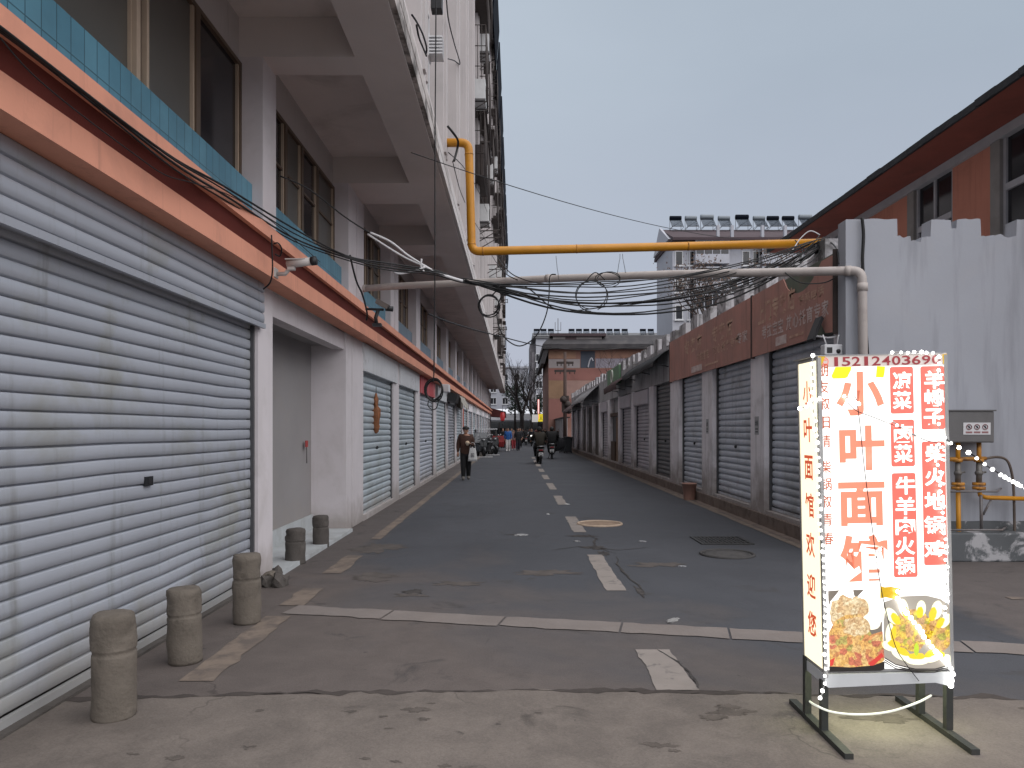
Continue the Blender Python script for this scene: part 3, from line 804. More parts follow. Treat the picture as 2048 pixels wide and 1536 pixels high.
# ------------------------------------------------------------------ sign boards over the right-hand shutters
def wall_text(mb, s, X, y_left, z0, w, h, bold=.02, m=0, gap=.12):
    """characters on a wall facing -X: they run toward the viewer (decreasing y)"""
    n = len(s); cw = w/n
    for i, ch in enumerate(s):
        if ch == ' ': continue
        me = text_mesh(ch, bold)
        yl = y_left - i*cw
        T = Matrix(((0,0,-1,X),(-cw*(1-gap),0,0,yl),(0,h,0,z0),(0,0,0,1)))
        mb.mesh(me, T, m)
def red_board(y0, y1, label, notch, row1, row2):
    e = empty('shop_sign', (4.2, y0, 2.92)); tag(e, label, 'shop sign', 'faded red sign boards over the right-hand shutters')
    inv = Matrix.Translation(-Vector((4.2, y0, 2.92)))
    def p(mb, name, mats):
        o = mb.build(name, mats, e); o.matrix_parent_inverse = inv; return o
    mb = MB(); mb.box(4.215, 4.249, y0+.02, y1-.02, 2.94, 3.98); p(mb, 'backing_board', [M['board_green']])
    top = [(y1, 4.0)]
    if notch:
        for q in range(12):
            t = q/11; top.append((y1-1.55-(y1-y0-1.6)*t, 4.0 - .34*math.sin(min(1, t*1.25)*math.pi)**.6 if t < .8 else 4.0-.05))
    top.append((y0, 4.0 if not notch else 3.93))
    bot = [(y0, 2.98), (y0+.35, 2.92)] if notch else [(y0, 2.92)]
    if notch: bot = [(y0, 2.93), (y0+.25, 2.95), (y0+.42, 3.12), (y0+.72, 2.93)]
    poly = top + bot + [(y1, 2.92)]
    mb = MB(); mb.prism(poly, 4.192, 4.212, 'x'); p(mb, 'sign_face', [M['board']])
    mb = MB(); mb.box(4.185, 4.249, y1+.0, y1+.03, 2.9, 4.02); mb.box(4.185, 4.249, y0-.03, y0, 2.9, 4.02); p(mb, 'edge_strip', [M['iron']])
    X = 4.188
    for (s, yl, z, w, h) in row2:
        mb = MB(); wall_text(mb, s, X, yl, z, w, h, .018); p(mb, 'lettering', [M['board_text']])
    for (s, yl, z, w, h) in row1:
        mb = MB(); wall_text(mb, s, X, yl, z, w, h, .03); p(mb, 'faded_lettering', [M['board_ghost']])
    mb = MB(); mb.box(X-.001, 4.1915, y0+.5*(y1-y0), y0+.64*(y1-y0), 2.98, 3.12); p(mb, 'pale_label', [M['board_text']])
    mb = MB(); mb.box(X-.001, 4.1915, y0+.3*(y1-y0), y0+.46*(y1-y0), 3.03, 3.07); p(mb, 'pale_label', [M['board_ghost']])
red_board(9.9, 13.3, 'faded red shop sign with curled torn top edge, nearest the white end wall', True,
          [('上门专卖店', 12.95, 3.44, 1.75, .36), ('联系电话', 11.1, 3.46, .95, .16)],
          [('考拉宝宝', 12.75, 3.17, 1.05, .23), ('放心托育专家', 11.6, 3.17, 1.6, .23)])
red_board(13.36, 20.4, 'long faded red shop sign beside the torn one, its lettering almost gone', False,
          [('考拉宝宝', 17.3, 3.2, 1.1, .2), ('放心托育专家', 15.9, 3.22, 1.9, .2), ('专卖店', 18.6, 3.46, 1.8, .36), ('专卖店', 16.0, 3.46, 1.6, .36)],
          [('专家', 14.2, 3.24, .7, .22)])
# pale rectangle and torn sticker patches on the near board
# ------------------------------------------------------------------ green sign further down
e = empty('shop_sign', (4.2, 32.1, 3.5)); tag(e, 'small green shop sign with a white ring emblem above the far shutters', 'shop sign')
mb = MB(); mb.box(-.04, .045, -1.9, 1.9, 0, .75); mb.build('sign_face', [flat('sign_green', (.14,.25,.15), .6)], e)
mb = MB(); mb.tube([(-.05, .1+.28*math.cos(a), .38+.26*math.sin(a)) for a in [q*.3 for q in range(-4, 15)]], .05, 6); mb.build('ring_emblem', [flat('emblem_white', (.55,.56,.5), .6)], e)

# ------------------------------------------------------------------ awnings
def awning(y0, y1, zt, zb, out, mat, label, droop=.12):
    e = empty('awning', (4.24, y0, zb)); tag(e, label, 'awning')
    inv = Matrix.Translation(-Vector((4.24, y0, zb)))
    mb = MB(); n = max(4, int((y1-y0)/.5)); vs = []; fs = []
    for i in range(n+1):
        y = y0 + (y1-y0)*i/n
        s = noise.noise((y*.8, 2, 0))*.05
        row = [(4.24, zt), (4.24-out*.5, (zt+zb)/2+.03+s), (4.24-out, zb+s), (4.24-out+.01, zb-droop+s*1.5)]
        for (x, z) in row: vs += [(x, y, z)]
    for i in range(n):
        for k in range(3): fs.append((i*4+k, i*4+k+1, (i+1)*4+k+1, (i+1)*4+k))
    mb.add(vs, fs, 0, True)
    # thickness
    vs2 = [(x+.01, yq, z-.015) for (x, yq, z) in vs]; mb.add(vs2, [tuple(reversed(f)) for f in fs], 0, True)
    o = mb.build('canvas', [mat], e); o.matrix_parent_inverse = inv
    mb = MB()
    for y in (y0+.1, (y0+y1)/2, y1-.1): mb.bar((4.24, y, zb-.12), (4.24-out+.03, y, zb-.03), .016, 6)
    mb.bar((4.24-out+.03, y0, zb-.03), (4.24-out+.03, y1, zb-.03), .018, 6)
    o = mb.build('awning_frame', [M['black_metal']], e); o.matrix_parent_inverse = inv
awning(20.7, 26.7, 3.86, 3.5, .45, flat('awning_black', (.018,.018,.02), .8), 'sagging black awning beside the red sign boards')
awning(27.2, 31.0, 3.72, 3.3, .6, flat('awning_maroon', (.05,.022,.022), .8), 'dark maroon awning just beyond the black one', .2)
awning(38.2, 47.5, 3.9, 3.15, .75, flat('awning_grey', (.22,.215,.22), .8), 'grey sheet awning under the far end of the parapet', .05)
awning(48.6, 56.5, 3.5, 2.95, .7, flat('awning_brown', (.09,.06,.06), .8), 'brown awning at the far end of the shop row', .1)

# ------------------------------------------------------------------ fittings on the right corner pillar
e = empty('flood_light', (4.17, 9.95, 2.92)); tag(e, 'small flood lamp on a curved white arm under the torn sign corner', 'lamp')
mb = MB(); mb.tube(spline([(.06,-.05,-.05),(-.02,0,-.06),(-.1,.1,-.03),(-.12,.2,-.02)]), .014, 6); mb.build('arm', [M['cable_white']], e)
mb = MB(); mb.prism([(-.17,-.05),(-.14,-.08),(-.02,.22),(-.05,.25)], .14, .36); mb.build('lamp_head', [M['black_metal']], e)
e = empty('network_device', (4.13, 9.78, 2.68)); tag(e, 'white box with two upright antennas on the corner pillar above the lit sign', 'device')
mb = MB(); mb.bbox(-.12, .12, -.05, .09, -.07, .07, .015); mb.box(-.09,-.02,-.053,-.049,-.045,.03,1); mb.ball((.06,-.05,-.02),.03,8,1); mb.build('casing', [M['frame_white'], M['black_metal']], e)
for x0 in (-.07, .06):
    mb = MB(); mb.bar((x0, 0, .05), (x0*1.6 - .01, 0, .2), .009, 6); mb.build('antenna', [M['frame_white']], e)

# ------------------------------------------------------------------ posters on pillars
for (yy, w, lb) in ((13.2,.22,'small printed notice stuck on the right-hand pillar nearest the lit sign'), (16.6,.2,'faded paper notice on the second right-hand pillar')):
    e = empty('notice', (4.247, yy, 1.55)); tag(e, lb, 'notice')
    mb = MB(); mb.box(-.003, 0, -w/2, w/2, 0, .32); mb.build('paper', [flat('paper_grey', (.4,.4,.41), .9)], e)
    mb = MB(); wall_text(mb, '出租', -.006, .08, .16, .16, .09, .02)
    for q in range(2): mb.box(-.005,-.0035,-.07,.07,.04+q*.05,.06+q*.05)
    mb.build('lettering', [M['black_metal']], e)

# ================================================================== ORANGE BUILDING BEHIND THE RIGHT WALL
OB0 = Vector((8.0, 10.4, 0)); OB = empty('terracotta_building', OB0)
tag(OB, 'terracotta painted building with dark overhanging roof rising behind the white battlement wall', 'building')
def opart(mb, name, mats, parent=None):
    o = mb.build(name, mats, parent or OB)
    if parent is None: o.matrix_parent_inverse = Matrix.Translation(-OB0)
    return o
mb = MB(); mb.box(8.12, 16, 8.3, 20.5, 0, 6.5)
for (a, b) in ((8.3,9.9),(12.58,13.73),(15.25,17.3),(19.0,20.5)): mb.box(8.0, 8.12, a, b, 4.201, 6.42)
mb.box(8.0,8.12,8.3,20.5,0,4.2)
opart(mb, 'wall', [M['terracotta']])
mb = MB(); mb.box(7.93, 8.2, 8.2, 20.6, 6.42, 6.58); opart(mb, 'lintel_band', [M['strip_grey']])
mb = MB(); mb.prism([(7.99,6.585),(16,6.6),(16,6.66),(7.1,6.58)], 8.0, 21.0); opart(mb, 'soffit', [M['soffit_red']])
mb = MB(); n = 26
for q in range(n):
    y0 = 8.0 + 13.0*q/n; dz = noise.noise((q*.9, 0, 2))*.025
    mb.prism([(7.05,6.585+dz),(16.0,9.0),(16.0,9.12),(7.03,6.68+dz)], y0, y0+13.0/n+.03*(q % 2)-.005)
opart(mb, 'roof', [M['roof_dark']])
for (a, b) in ((9.9,12.33),(13.73,15.0),(17.3,18.75)):
    mb = MB(); X = 8.06
    mb.box(X-.04, X+.04, a, a+.06, 4.2, 6.42); mb.box(X-.04, X+.04, b-.06, b, 4.2, 6.42)
    mb.box(X-.05, X+.05, a+.06, b-.06, 5.55, 5.66); mb.box(X-.04, X+.04, a+.06, b-.06, 4.2, 4.28)
    mb.box(X-.035, X+.035, (a+b)/2-.03, (a+b)/2+.03, 4.28, 5.55); mb.box(X-.035, X+.035, (a+b)/2-.03, (a+b)/2+.03, 5.66, 6.42)
    w = opart(mb, 'window', [M['strip_grey']])
    mb = MB(); mb.box(X, X+.02, a+.06, b-.06, 4.28, 5.55); mb.box(X, X+.02, a+.06, b-.06, 5.66, 6.42); mb.build('pane', [M['glass_dark']], w)
    mb = MB(); mb.box(7.96, 8.1, b, b+.25, 4.0, 6.419); opart(mb, 'pier', [M['pier_grey']])

# ================================================================== PIPES
def thing1(mb, name, mats, label, cat, group=None):
    o = mb.build(name, mats); tag(o, label, cat, group); return o
e = empty('gas_pipe', (-1.2, 12.8, 6.54)); tag(e, 'thick yellow gas pipe stepping down from the left facade and crossing the street', 'pipe')
inv = Matrix.Translation(-Vector((-1.2, 12.8, 6.54)))
def bend(a, b, c, r=.14, n=6):
    a, b, c = Vector(a), Vector(b), Vector(c); d1 = (a-b).normalized(); d2 = (c-b).normalized()
    p0, p1 = b+d1*r, b+d2*r
    return [(p0*(1-t)**2 + b*2*t*(1-t) + p1*t*t) for t in [i/n for i in range(n+1)]]
Yp = 12.8
A, B_, C_, D_ = Vector((-1.42,Yp,6.535)), Vector((-.80,Yp,6.535)), Vector((-.745,Yp,4.68)), Vector((5.19,Yp,4.825))
path = [A] + bend(A, B_, C_) + bend(B_, C_, D_) + [D_]
mb = MB(); mb.tube(path, .072, 14); o = mb.build('pipe', [M['yellow']], e); o.matrix_parent_inverse = inv
for (p, q) in ((B_.lerp(C_, .1), B_.lerp(C_, .112)), (B_.lerp(C_, .93), B_.lerp(C_, .94)), (C_.lerp(D_, .03), C_.lerp(D_, .034)), (C_.lerp(D_, .3), C_.lerp(D_, .303)), (C_.lerp(D_, .62), C_.lerp(D_, .623))):
    mb = MB(); mb.tube([p, q], .0765, 14); o = mb.build('weld', [M['yellow_rust']], e); o.matrix_parent_inverse = inv
mb = MB(); mb.tube([D_ + Vector((-.02,0,0)), D_ + Vector((.07,0,0))], .082, 14); mb.tube([D_+Vector((.03,0,0)), D_+Vector((.03,0,-1.1))], .04, 8); o = mb.build('end_support', [M['yellow_rust']], e); o.matrix_parent_inverse = inv

e = empty('drain_pipe', (4.2, 9.5, 0)); tag(e, 'dull white plastic pipe crossing the street and turning down the end wall', 'pipe')
inv = Matrix.Translation(-Vector((4.2, 9.5, 0)))
A, B_, C_ = Vector((-2.73,13.45,4.17)), Vector((4.40,9.52,3.665)), Vector((4.44,9.52,0.0))
pts = [A.lerp(B_, t) + Vector((0,0,.045*math.sin(t*math.pi) + noise.noise((t*5,0,0))*.012)) for t in [i/16 for i in range(16)]]
pts += bend(A, B_, C_, .13) + [C_]
mb = MB(); mb.tube(pts, .057, 14); o = mb.build('pipe', [M['pvc']], e); o.matrix_parent_inverse = inv
d = (B_-A).normalized()
for (p, q) in ((B_-d*.2, B_-d*.13), (Vector((4.405,9.52,3.5)), Vector((4.405,9.52,3.40))), (A.lerp(B_,.45)+Vector((0,0,.05)), A.lerp(B_,.463)+Vector((0,0,.05))), (A, A+d*.08)):
    mb = MB(); mb.tube([p, q], .065, 14); o = mb.build('coupling', [M['pvc']], e); o.matrix_parent_inverse = inv
mb = MB(); mb.bar((4.6,9.57,0),(4.6,9.57,4.2),.02,6)

# meter cabinet and gas riser on the end wall
e = empty('meter_cabinet', (5.68, 9.5, 1.48)); tag(e, 'grey metal gas cabinet with a warning sticker on the white end wall', 'cabinet')
mb = MB(); mb.bbox(-.28, .29, -.15, .13, 0, .39, .012); mb.box(-.27,.28,-.153,-.151,.015,.02); mb.build('casing', [pmat('cabinet_grey', (.12,.115,.115), .55, .1, 4, dirt=(.06,.055,.05), dirt_amt=.5)], e)
mb = MB(); mb.box(-.3,.31,-.16,.13,.391,.41); mb.build('lid', [flat('cabinet_lid', (.09,.085,.085), .5)], e)
mb = MB(); mb.box(-.10, .24, -.156, -.153, .10, .25); st = mb.build('sticker', [flat('sticker_white', (.55,.54,.55), .6)], e)
mb = MB()
for q in range(3):
    cx = -.03 + q*.1
    mb.tube([(cx+.032*math.cos(a), -.159, .195+.032*math.sin(a)) for a in [i*.42 for i in range(16)]], .0045, 5, 0)
    mb.tube([(cx-.018, -.159, .21), (cx+.018, -.159, .18)], .004, 5, 1); mb.box(cx-.04, cx+.04, -.159, -.157, .118, .14, 2)
    mb.bar((cx,-.159,.178),(cx,-.159,.212),.007,5,1)
mb.build('symbols', [flat('sym_red', (.18,.05,.05), .7), flat('sym_dark', (.03,.03,.04), .7), flat('sym_text', (.25,.12,.12), .7)], e)
e = empty('gas_riser', (5.58, 9.45, 0)); tag(e, 'rusty yellow gas risers with grey valves under the cabinet', 'gas pipework')
def px(px_, py_, Y=9.45): v = at(px_, py_, Y); return v - Vector((5.58, 9.45, 0))
for (x, y1) in ((1916, 1122), (1958, 970)):
    mb = MB(); mb.bar(px(x, 880), px(x, 925), .028, 10); mb.bar(px(x, 966), px(x+2, y1), .028 if x < 1950 else .022, 10)
    mb.build('riser_pipe', [M['yellow_rust'] if x > 1950 else M['yellow']], e)
    mb = MB(); mb.bar(px(x, 925), px(x, 966), .034, 10); mb.ball(px(x, 946), .05, 10, 0, (1,1,.8)); mb.bar(px(x+2, 946), px(x+14, 944), .012, 6); mb.build('valve', [pmat('valve_grey', (.14,.13,.12), .5, .2, 9, metallic=.3)], e)
    for yy_ in (921, 968, 976):
        mb = MB(); mb.tube([px(x, yy_-3), px(x, yy_+3)], .075 if yy_ > 950 else .055, 12); mb.build('flange', [M['yellow_rust']], e)
mb = MB(); mb.bar(px(1888, 919), px(1972, 917), .026, 8); mb.build('cross_pipe', [M['yellow_rust']], e)
mb = MB(); mb.tube([px(1958, 976), px(1960, 990), px(1972, 995), px(2100, 999)], .028, 10); mb.build('branch_pipe', [M['yellow']], e)
mb = MB()
for (x0_, x1_, y_) in ((1890, 2002, 983), (1898, 2012, 1060)):
    mb.tube([px(x0_, y_, 9.33), px(x1_-8, y_, 9.33), px(x1_, y_-6, 9.6)], .014, 6)
mb.bar(px(1962, 990, 9.36), px(1963, 1062, 9.36), .018, 6); mb.bar(px(1966, 1030), px(1982, 1000), .014, 6)
mb.build('guard_rail', [pmat('rail_grey', (.15,.14,.14), .5, .2, 8, dirt=(.10,.05,.03), dirt_amt=.7, dirt_s=8)], e)
e2 = MB(); e2.tube(spline([px(1972,917)+Vector((5.58,9.45,0)), at(1995,914,9.48), at(2013,920,9.48), at(2022,940,9.48), at(2027,975,9.48), at(2029,1050,9.48), at(2030,1122,9.48)], 5), .016, 8)
thing1(e2, 'steel_conduit', [pmat('conduit', (.10,.075,.06), .6, .3, 7)], 'thin rusty conduit arching from the gas riser down to the ground', 'pipe')
# patched concrete block under the riser
mb = MB(); mb.bbox(5.35, 6.35, 9.3, 9.6, 0, .36, .02)
thing1(mb, 'concrete_plinth', [M['dado']], 'patchy dark concrete plinth at the foot of the end wall', 'plinth')

# ================================================================== BOLLARDS
def bollard(x, y, h, r, mat, label, seed):
    prof = [(r*.97,0),(r*1.0,.02),(r,h*.60),(r*.99,h*.615),(r*.955,h*.625),(r*.955,h*.655),(r*.995,h*.665),(r,h*.68),(r*.995,h*.93),(r*.93,h*.985),(r*.82,h)]
    pr = []
    for (a, b), (c, d) in zip(prof[:-1], prof[1:]):
        n = 8 if d-b > .1 else 1
        pr += [(a+(c-a)*q/n, b+(d-b)*q/n) for q in range(n)]
    pr.append(prof[-1]); pr.append((r*.4, h+.006))
    mb = MB(); mb.lathe(pr, 28)
    v = []
    for (px_, py_, pz_) in mb.v:
        j = noise.noise((px_*9+seed, py_*9, pz_*8))*.009 + noise.noise((px_*30, py_*30+seed, pz_*26))*.004
        L_ = math.hypot(px_, py_) or 1
        chip = max(0, noise.noise((px_*14+seed*2, py_*14, pz_*10+3))-.3)*.05 if pz_ > h*.8 or abs(pz_-h*.63) < .06 else 0
        s = (L_ + j - chip)/L_; v.append((px_*s, py_*s, pz_ + j*.6 - chip*.4))
    mb.v = v
    o = mb.build('bollard', [mat]); o.location = (x, y, 0); o.rotation_euler = (R(noise.noise((seed,1,1))*3), R(noise.noise((seed,2,5))*3), seed)
    tag(o, label, 'bollard', 'short concrete bollards along the left shutters')
bollard(-2.30, 4.30, .60, .118, M['concrete'], 'thick concrete bollard nearest the camera before the big shutter', 1.3)
bollard(-2.34, 5.32, .525, .116, M['concrete'], 'chipped concrete bollard in the middle of the three before the big shutter', 2.7)
bollard(-2.29, 6.40, .585, .115, M['concrete'], 'ringed concrete bollard beside the white pillar, farthest of three by the big shutter', 4.1)
bollard(-2.70, 9.2, .43, .12, M['concrete_dark'], 'dark stubby bollard in the passage mouth next to the white pillar', 5.9)
bollard(-2.72, 10.48, .44, .112, M['concrete_dark'], 'dark stubby bollard in the passage mouth farther from the white pillar', 7.7)

# rubble at the foot of the pillar
e = empty('rubble_heap', (-2.52, 7.95, 0)); tag(e, 'small heap of brown rubble at the foot of the white pillar', 'rubble')
for q in range(7):
    mb = MB(); bm = bmesh.new(); bmesh.ops.create_icosphere(bm, subdivisions=2, radius=random.uniform(.035,.085))
    for v in bm.verts: v.co = Vector((v.co.x*1.4, v.co.y, v.co.z*.75)) * (1 + noise.noise(v.co*22 + Vector((q*3,0,0)))*.5)
    mb.bm(bm); o = mb.build('stone', [M['concrete_dark'] if q % 3 else M['concrete']], e); o.location = (random.uniform(-.12,.14), random.uniform(-.1,.1), .03 + (.05 if q > 4 else 0)); o.rotation_euler = (q, q*2, q)
# manhole covers, grate
def disc_cover(x, y, r, mat, rim, label, cat='manhole cover'):
    e = empty('manhole_cover', (x, y, .004)); tag(e, label, cat)
    mb = MB(); mb.lathe([(r*.86,0),(r*.86,.006),(r*.4,.007)], 36)
    for q in range(-3,4):
        w = math.sqrt(max(0, (r*.78)**2 - (q*r*.22)**2))
        mb.box(-w, w, q*r*.22-.012, q*r*.22+.012, .006, .011)
    mb.build('lid', [mat], e)
    mb = MB(); mb.tube([(r*.94*math.cos(a), r*.94*math.sin(a), .003) for a in [i*2*math.pi/40 for i in range(41)]], r*.06, 6, cap=False); mb.build('rim', [rim], e)
disc_cover(1.46, 13.0, .40, pmat('lid_tan', (.30,.22,.16), .8, .25, 9, dirt=(.42,.32,.24), dirt_amt=.6, dirt_s=8), pmat('rim_tan', (.42,.32,.24), .8, .2, 9), 'round tan manhole cover beside the broken centre line')
disc_cover(2.78, 9.85, .36, pmat('lid_dark', (.075,.07,.068), .75, .25, 9, dirt=(.03,.03,.03), dirt_amt=.8, dirt_s=6), pmat('rim_dark', (.05,.047,.046), .8, .2, 9), 'dark round manhole cover just in front of the drain grate')
e = empty('drain_grate', (3.03, 11.05, .003)); e.scale = (.82,.8,1); tag(e, 'rectangular iron drain grate in the dark asphalt', 'drain grate')
mb = MB(); mb.box(-.42,.42,-.42,.42,0,.002); mb.build('pit', [M['black_metal']], e)
mb = MB(); mb.box(-.46,.46,-.46,-.40,0,.014); mb.box(-.46,.46,.40,.46,0,.014); mb.box(-.46,-.40,-.40,.40,0,.014); mb.box(.40,.46,-.40,.40,0,.014); mb.build('frame', [flat('grate_frame', (.035,.034,.034), .7)], e)
mb = MB()
for q in range(11): mb.box(-.38+q*.07,-.352+q*.07,-.40,.40,.002,.011)
for q in (-.2,.0,.2): mb.box(-.40,.40,q-.012,q+.012,.002,.009)
mb.build('bars', [flat('grate_iron', (.045,.044,.043), .6, .2)], e)
# litter on the road
def litter(x, y, r, col, label, sq=.5):
    bm = bmesh.new(); bmesh.ops.create_icosphere(bm, subdivisions=3, radius=r)
    for v in bm.verts:
        v.co = v.co * (1 + noise.noise(v.co*(2.2/r))*.45 + noise.noise(v.co*(5/r))*.2); v.co.z *= sq*.4; v.co.y *= sq
    mb = MB(); mb.bm(bm); o = mb.build('litter', [flat('litter_%d' % int(x*100+y), col, .7)]); o.location = (x, y, r*sq*.18); o.rotation_euler = (0,0,x*3); tag(o, label, 'litter')
litter(.09, 11.6, .10, (.27,.27,.27), 'crumpled white scrap lying in the left lane')
litter(.9, 11.0, .05, (.25,.25,.25), 'small white scrap between the centre line and manhole')
litter(1.86, 10.98, .06, (.25,.25,.26), 'pale scrap on the road short of the drain grate')
litter(1.35, 6.45, .09, (.24,.235,.23), 'flat pale wrapper beside the flush kerb stones', .35)
litter(2.0, 9.0, .045, (.25,.25,.26), 'tiny white scrap on the asphalt beside the lit sign')
litter(1.12, 16.4, .06, (.5,.5,.5), 'white scrap far up the road beside the centre line')
litter(.63, 14.5, .05, (.5,.5,.5), 'white crumb on the road to the right of the centre line')
# pothole patches in the asphalt: shallow dark stains with broken edges
def patch(x, y, rx, ry, label=None, col=(.04,.035,.033), seed=0):
    n = 90; vs = [(0,0,0)]; 
    for i in range(n):
        a = 2*math.pi*i/n; q = 1 + noise.noise((math.cos(a)*1.6+seed, math.sin(a)*1.6, seed))*.8 + noise.noise((math.cos(a)*5+seed, math.sin(a)*5, 1))*.5 + noise.noise((math.cos(a)*14+seed, math.sin(a)*14, 1))*.3
        vs.append((rx*q*math.cos(a), ry*q*math.sin(a), 0))
    return [(vx+x, vy+y, .0035) for (vx, vy, vz) in vs], [(0, i+1, (i+1) % n + 1) for i in range(n)]
mb = MB()
for k, (x, y, rx, ry) in enumerate(((-1.02,7.6,.11,.08),(1.02,11.55,.22,.09),(1.1,10.4,.13,.12),(1.17,9.95,.07,.16),(1.27,7.6,.03,.22),(.02,11.7,.17,.06))):
    mb.add(*patch(x, y, rx, ry, seed=k*2.3))
def crack(mb, pts, w, z, seed):
    P = spline([(x, y, 0) for x, y in pts], 8)
    P = [Vector((p.x + noise.noise((p.x*6, p.y*6, seed))*.04, p.y + noise.noise((p.x*6, p.y*6, seed+5))*.04, z)) for p in P]
    L, R_ = [], []
    for i, p in enumerate(P):
        d = (P[min(i+1, len(P)-1)] - P[max(i-1, 0)]).normalized(); n_ = Vector((-d.y, d.x, 0))
        ww = w*(.35 + abs(noise.noise((i*.7, seed, 2)))*1.8) * (1 - abs(2*i/(len(P)-1)-1)**3)
        L.append(p + n_*ww); R_.append(p - n_*ww)
    mb.add(L + R_, [(i, i+1, i+1+len(P), i+len(P)) for i in range(len(P)-1)])
for k, (pts, w) in enumerate((([(1.05,11.9),(1.2,11.3),(1.12,10.6),(1.35,9.9)],.022),([(1.3,9.7),(1.24,8.7),(1.33,7.6)],.014),([(.5,10.2),(.95,10.5),(1.4,10.2),(1.9,10.5)],.014),([(1.05,5.6),(1.16,5.2),(1.17,4.75)],.014))):
    crack(mb, pts, w, .0065, k*1.7)
tag(mb.build('asphalt_damage', pmat('damage', (.045,.04,.038), .95, .35, 9, dirt=(.12,.105,.095), dirt_amt=.6, dirt_s=9, bump=.8, bs=60)), kind='structure')

mb = MB()
for k, (x, y, rx, ry) in enumerate(((-1.6,8.35,.22,.2),(-.62,8.0,.26,.12),(-1.05,7.45,.16,.09),(.35,8.6,.35,.14),(-1.9,10.4,.3,.35),(1.75,9.1,.3,.16))):
    vs, fs = patch(x, y, rx, ry, seed=20+k*3.1); mb.add([(a, b, .0028) for a, b, c in vs], fs)
tag(mb.build('asphalt_stain', pmat('stain_dark', (.088,.075,.068), .9, .2, 5, dirt=(.05,.045,.04), dirt_amt=.7, dirt_s=6, bump=.3, bs=70)), kind='structure')
mb = MB(); rgp = random.Random(4)
for k in range(46):
    x, y = rgp.uniform(-2.2, 3.6), rgp.uniform(2.6, 4.5); r = rgp.choice((.012,.016,.02,.03,.045))
    vs, fs = patch(x, y, r*1.5, r*.8, seed=60+k*1.3); mb.add([(a, b, .0082) for a, b, c in vs], fs)
for k, (x, y, rx, ry) in enumerate(((1.25,4.35,.11,.05),(.75,3.9,.07,.03),(2.1,4.25,.16,.06))):
    vs, fs = patch(x, y, rx, ry, seed=140+k*2.3); mb.add([(a, b, .0076) for a, b, c in vs], fs)
tag(mb.build('pavement_stain', pmat('pave_stain', (.092,.077,.067), .95, .25, 9, dirt=(.12,.10,.088), dirt_amt=.7, dirt_s=9, bump=.5, bs=60)), kind='structure')

# ================================================================== LIT SIGN BOX
SG = empty('light_box_sign', (1.995, 4.15, 0)); tag(SG, 'glowing restaurant light box on black legs wrapped in white fairy lights', 'light box')
HW = .345; ZB, ZT = .35, 2.045
E_white = emis('lamp_white', (1.0,.985,.95), 1.45)
E_warm = emis('lamp_side', (1.0,.90,.62), 1.25)
E_salmon = emis('lit_salmon', (.78,.235,.145), 1.0, False)
E_redbox = emis('lit_red', (.68,.14,.105), 1.0, False)
E_orange = emis('lit_orange_red', (.42,.08,.02), .8, False)
E_strip = emis('lit_strip_grey', (.50,.44,.41), .95)
E_maroon = emis('lit_maroon', (.22,.02,.025), .9, False)
E_amber = emis('lit_amber', (.55,.34,.01), .9)
E_yellow = emis('lit_yellow', (.85,.68,.005), 1.0)
E_edge = flat('edge_alu', (.34,.335,.33), .45, .3)
def F_(px_, py_):
    """photo pixel on the front face -> local x, z above the box bottom"""
    xl = 1637 + (py_-709)*10/636; xr = 1886 + (py_-709)*22/636
    return ((px_-xl)/(xr-xl)*2*HW - HW, (1345-py_)/636*(ZT-ZB))
FY = -.142
body = MB(); body.bbox(-HW, HW, -.138, .138, 0, ZT-ZB, .006)
cab = body.build('cabinet', [E_edge], SG); cab.location = (0, 0, ZB); cab.rotation_euler = (0, R(-1.25), 0)
def sub(mb, name, mats): return mb.build(name, mats, cab)
def face(x0, y0, x1, y1, y=FY, m=0, mb=None, r=0):
    a, b = F_(x0, y0), F_(x1, y1)
    (ax, az), (bx, bz) = a, b
    if r:
        pts = []
        for (cx, cz, a0) in ((bx-r, az-r, 0), (ax+r, az-r, 90), (ax+r, bz+r, 180), (bx-r, bz+r, 270)):
            for q in range(5): pts.append((cx + r*math.cos(R(a0+q*22.5)), cz + r*math.sin(R(a0+q*22.5))))
    else: pts = [(ax, az), (bx, az), (bx, bz), (ax, bz)]
    mb.add([(x, y, z) for x, z in pts], [tuple(range(len(pts)))], m)
def glyph(mb, ch, x0, y0, x1, y1, bold, y=FY-.004, m=0):
    me = text_mesh(ch, bold); a, b = F_(x0, y1), F_(x1, y0)
    T = Matrix(((b[0]-a[0],0,0,a[0]),(0,0,-1,y),(0,b[1]-a[1],0,a[1]),(0,0,0,1)))
    mb.mesh(me, T, m)
mb = MB(); face(1640, 731, 1905, 1338, FY, 0, mb); sub(mb, 'front_panel', [E_white])
mb = MB(); face(1638, 707, 1887, 731.5, FY, 0, mb); sub(mb, 'number_strip', [E_strip])
mb = MB(); mb.add([(-HW-.002, -.125, .02), (-HW-.002, .13, .02), (-HW-.002, .13, ZT-ZB-.02), (-HW-.002, -.125, ZT-ZB-.02)], [(0,1,2,3)]); sub(mb, 'side_panel', [E_warm])
mb = MB(); mb.add([(HW+.002, -.125, .02), (HW+.002, .13, .02), (HW+.002, .13, ZT-ZB-.02), (HW+.002, -.125, ZT-ZB-.02)], [(0,1,2,3)]); sub(mb, 'side_panel', [E_warm])
mb = MB(); mb.add([(-HW+.03, -.12, -.003), (HW-.03, -.12, -.003), (HW-.03, .12, -.003), (-HW+.03, .12, -.003)], [(0,1,2,3)]); sub(mb, 'lamp_opening', [emis('lamp_under', (.95,1.0,.66), 8)])
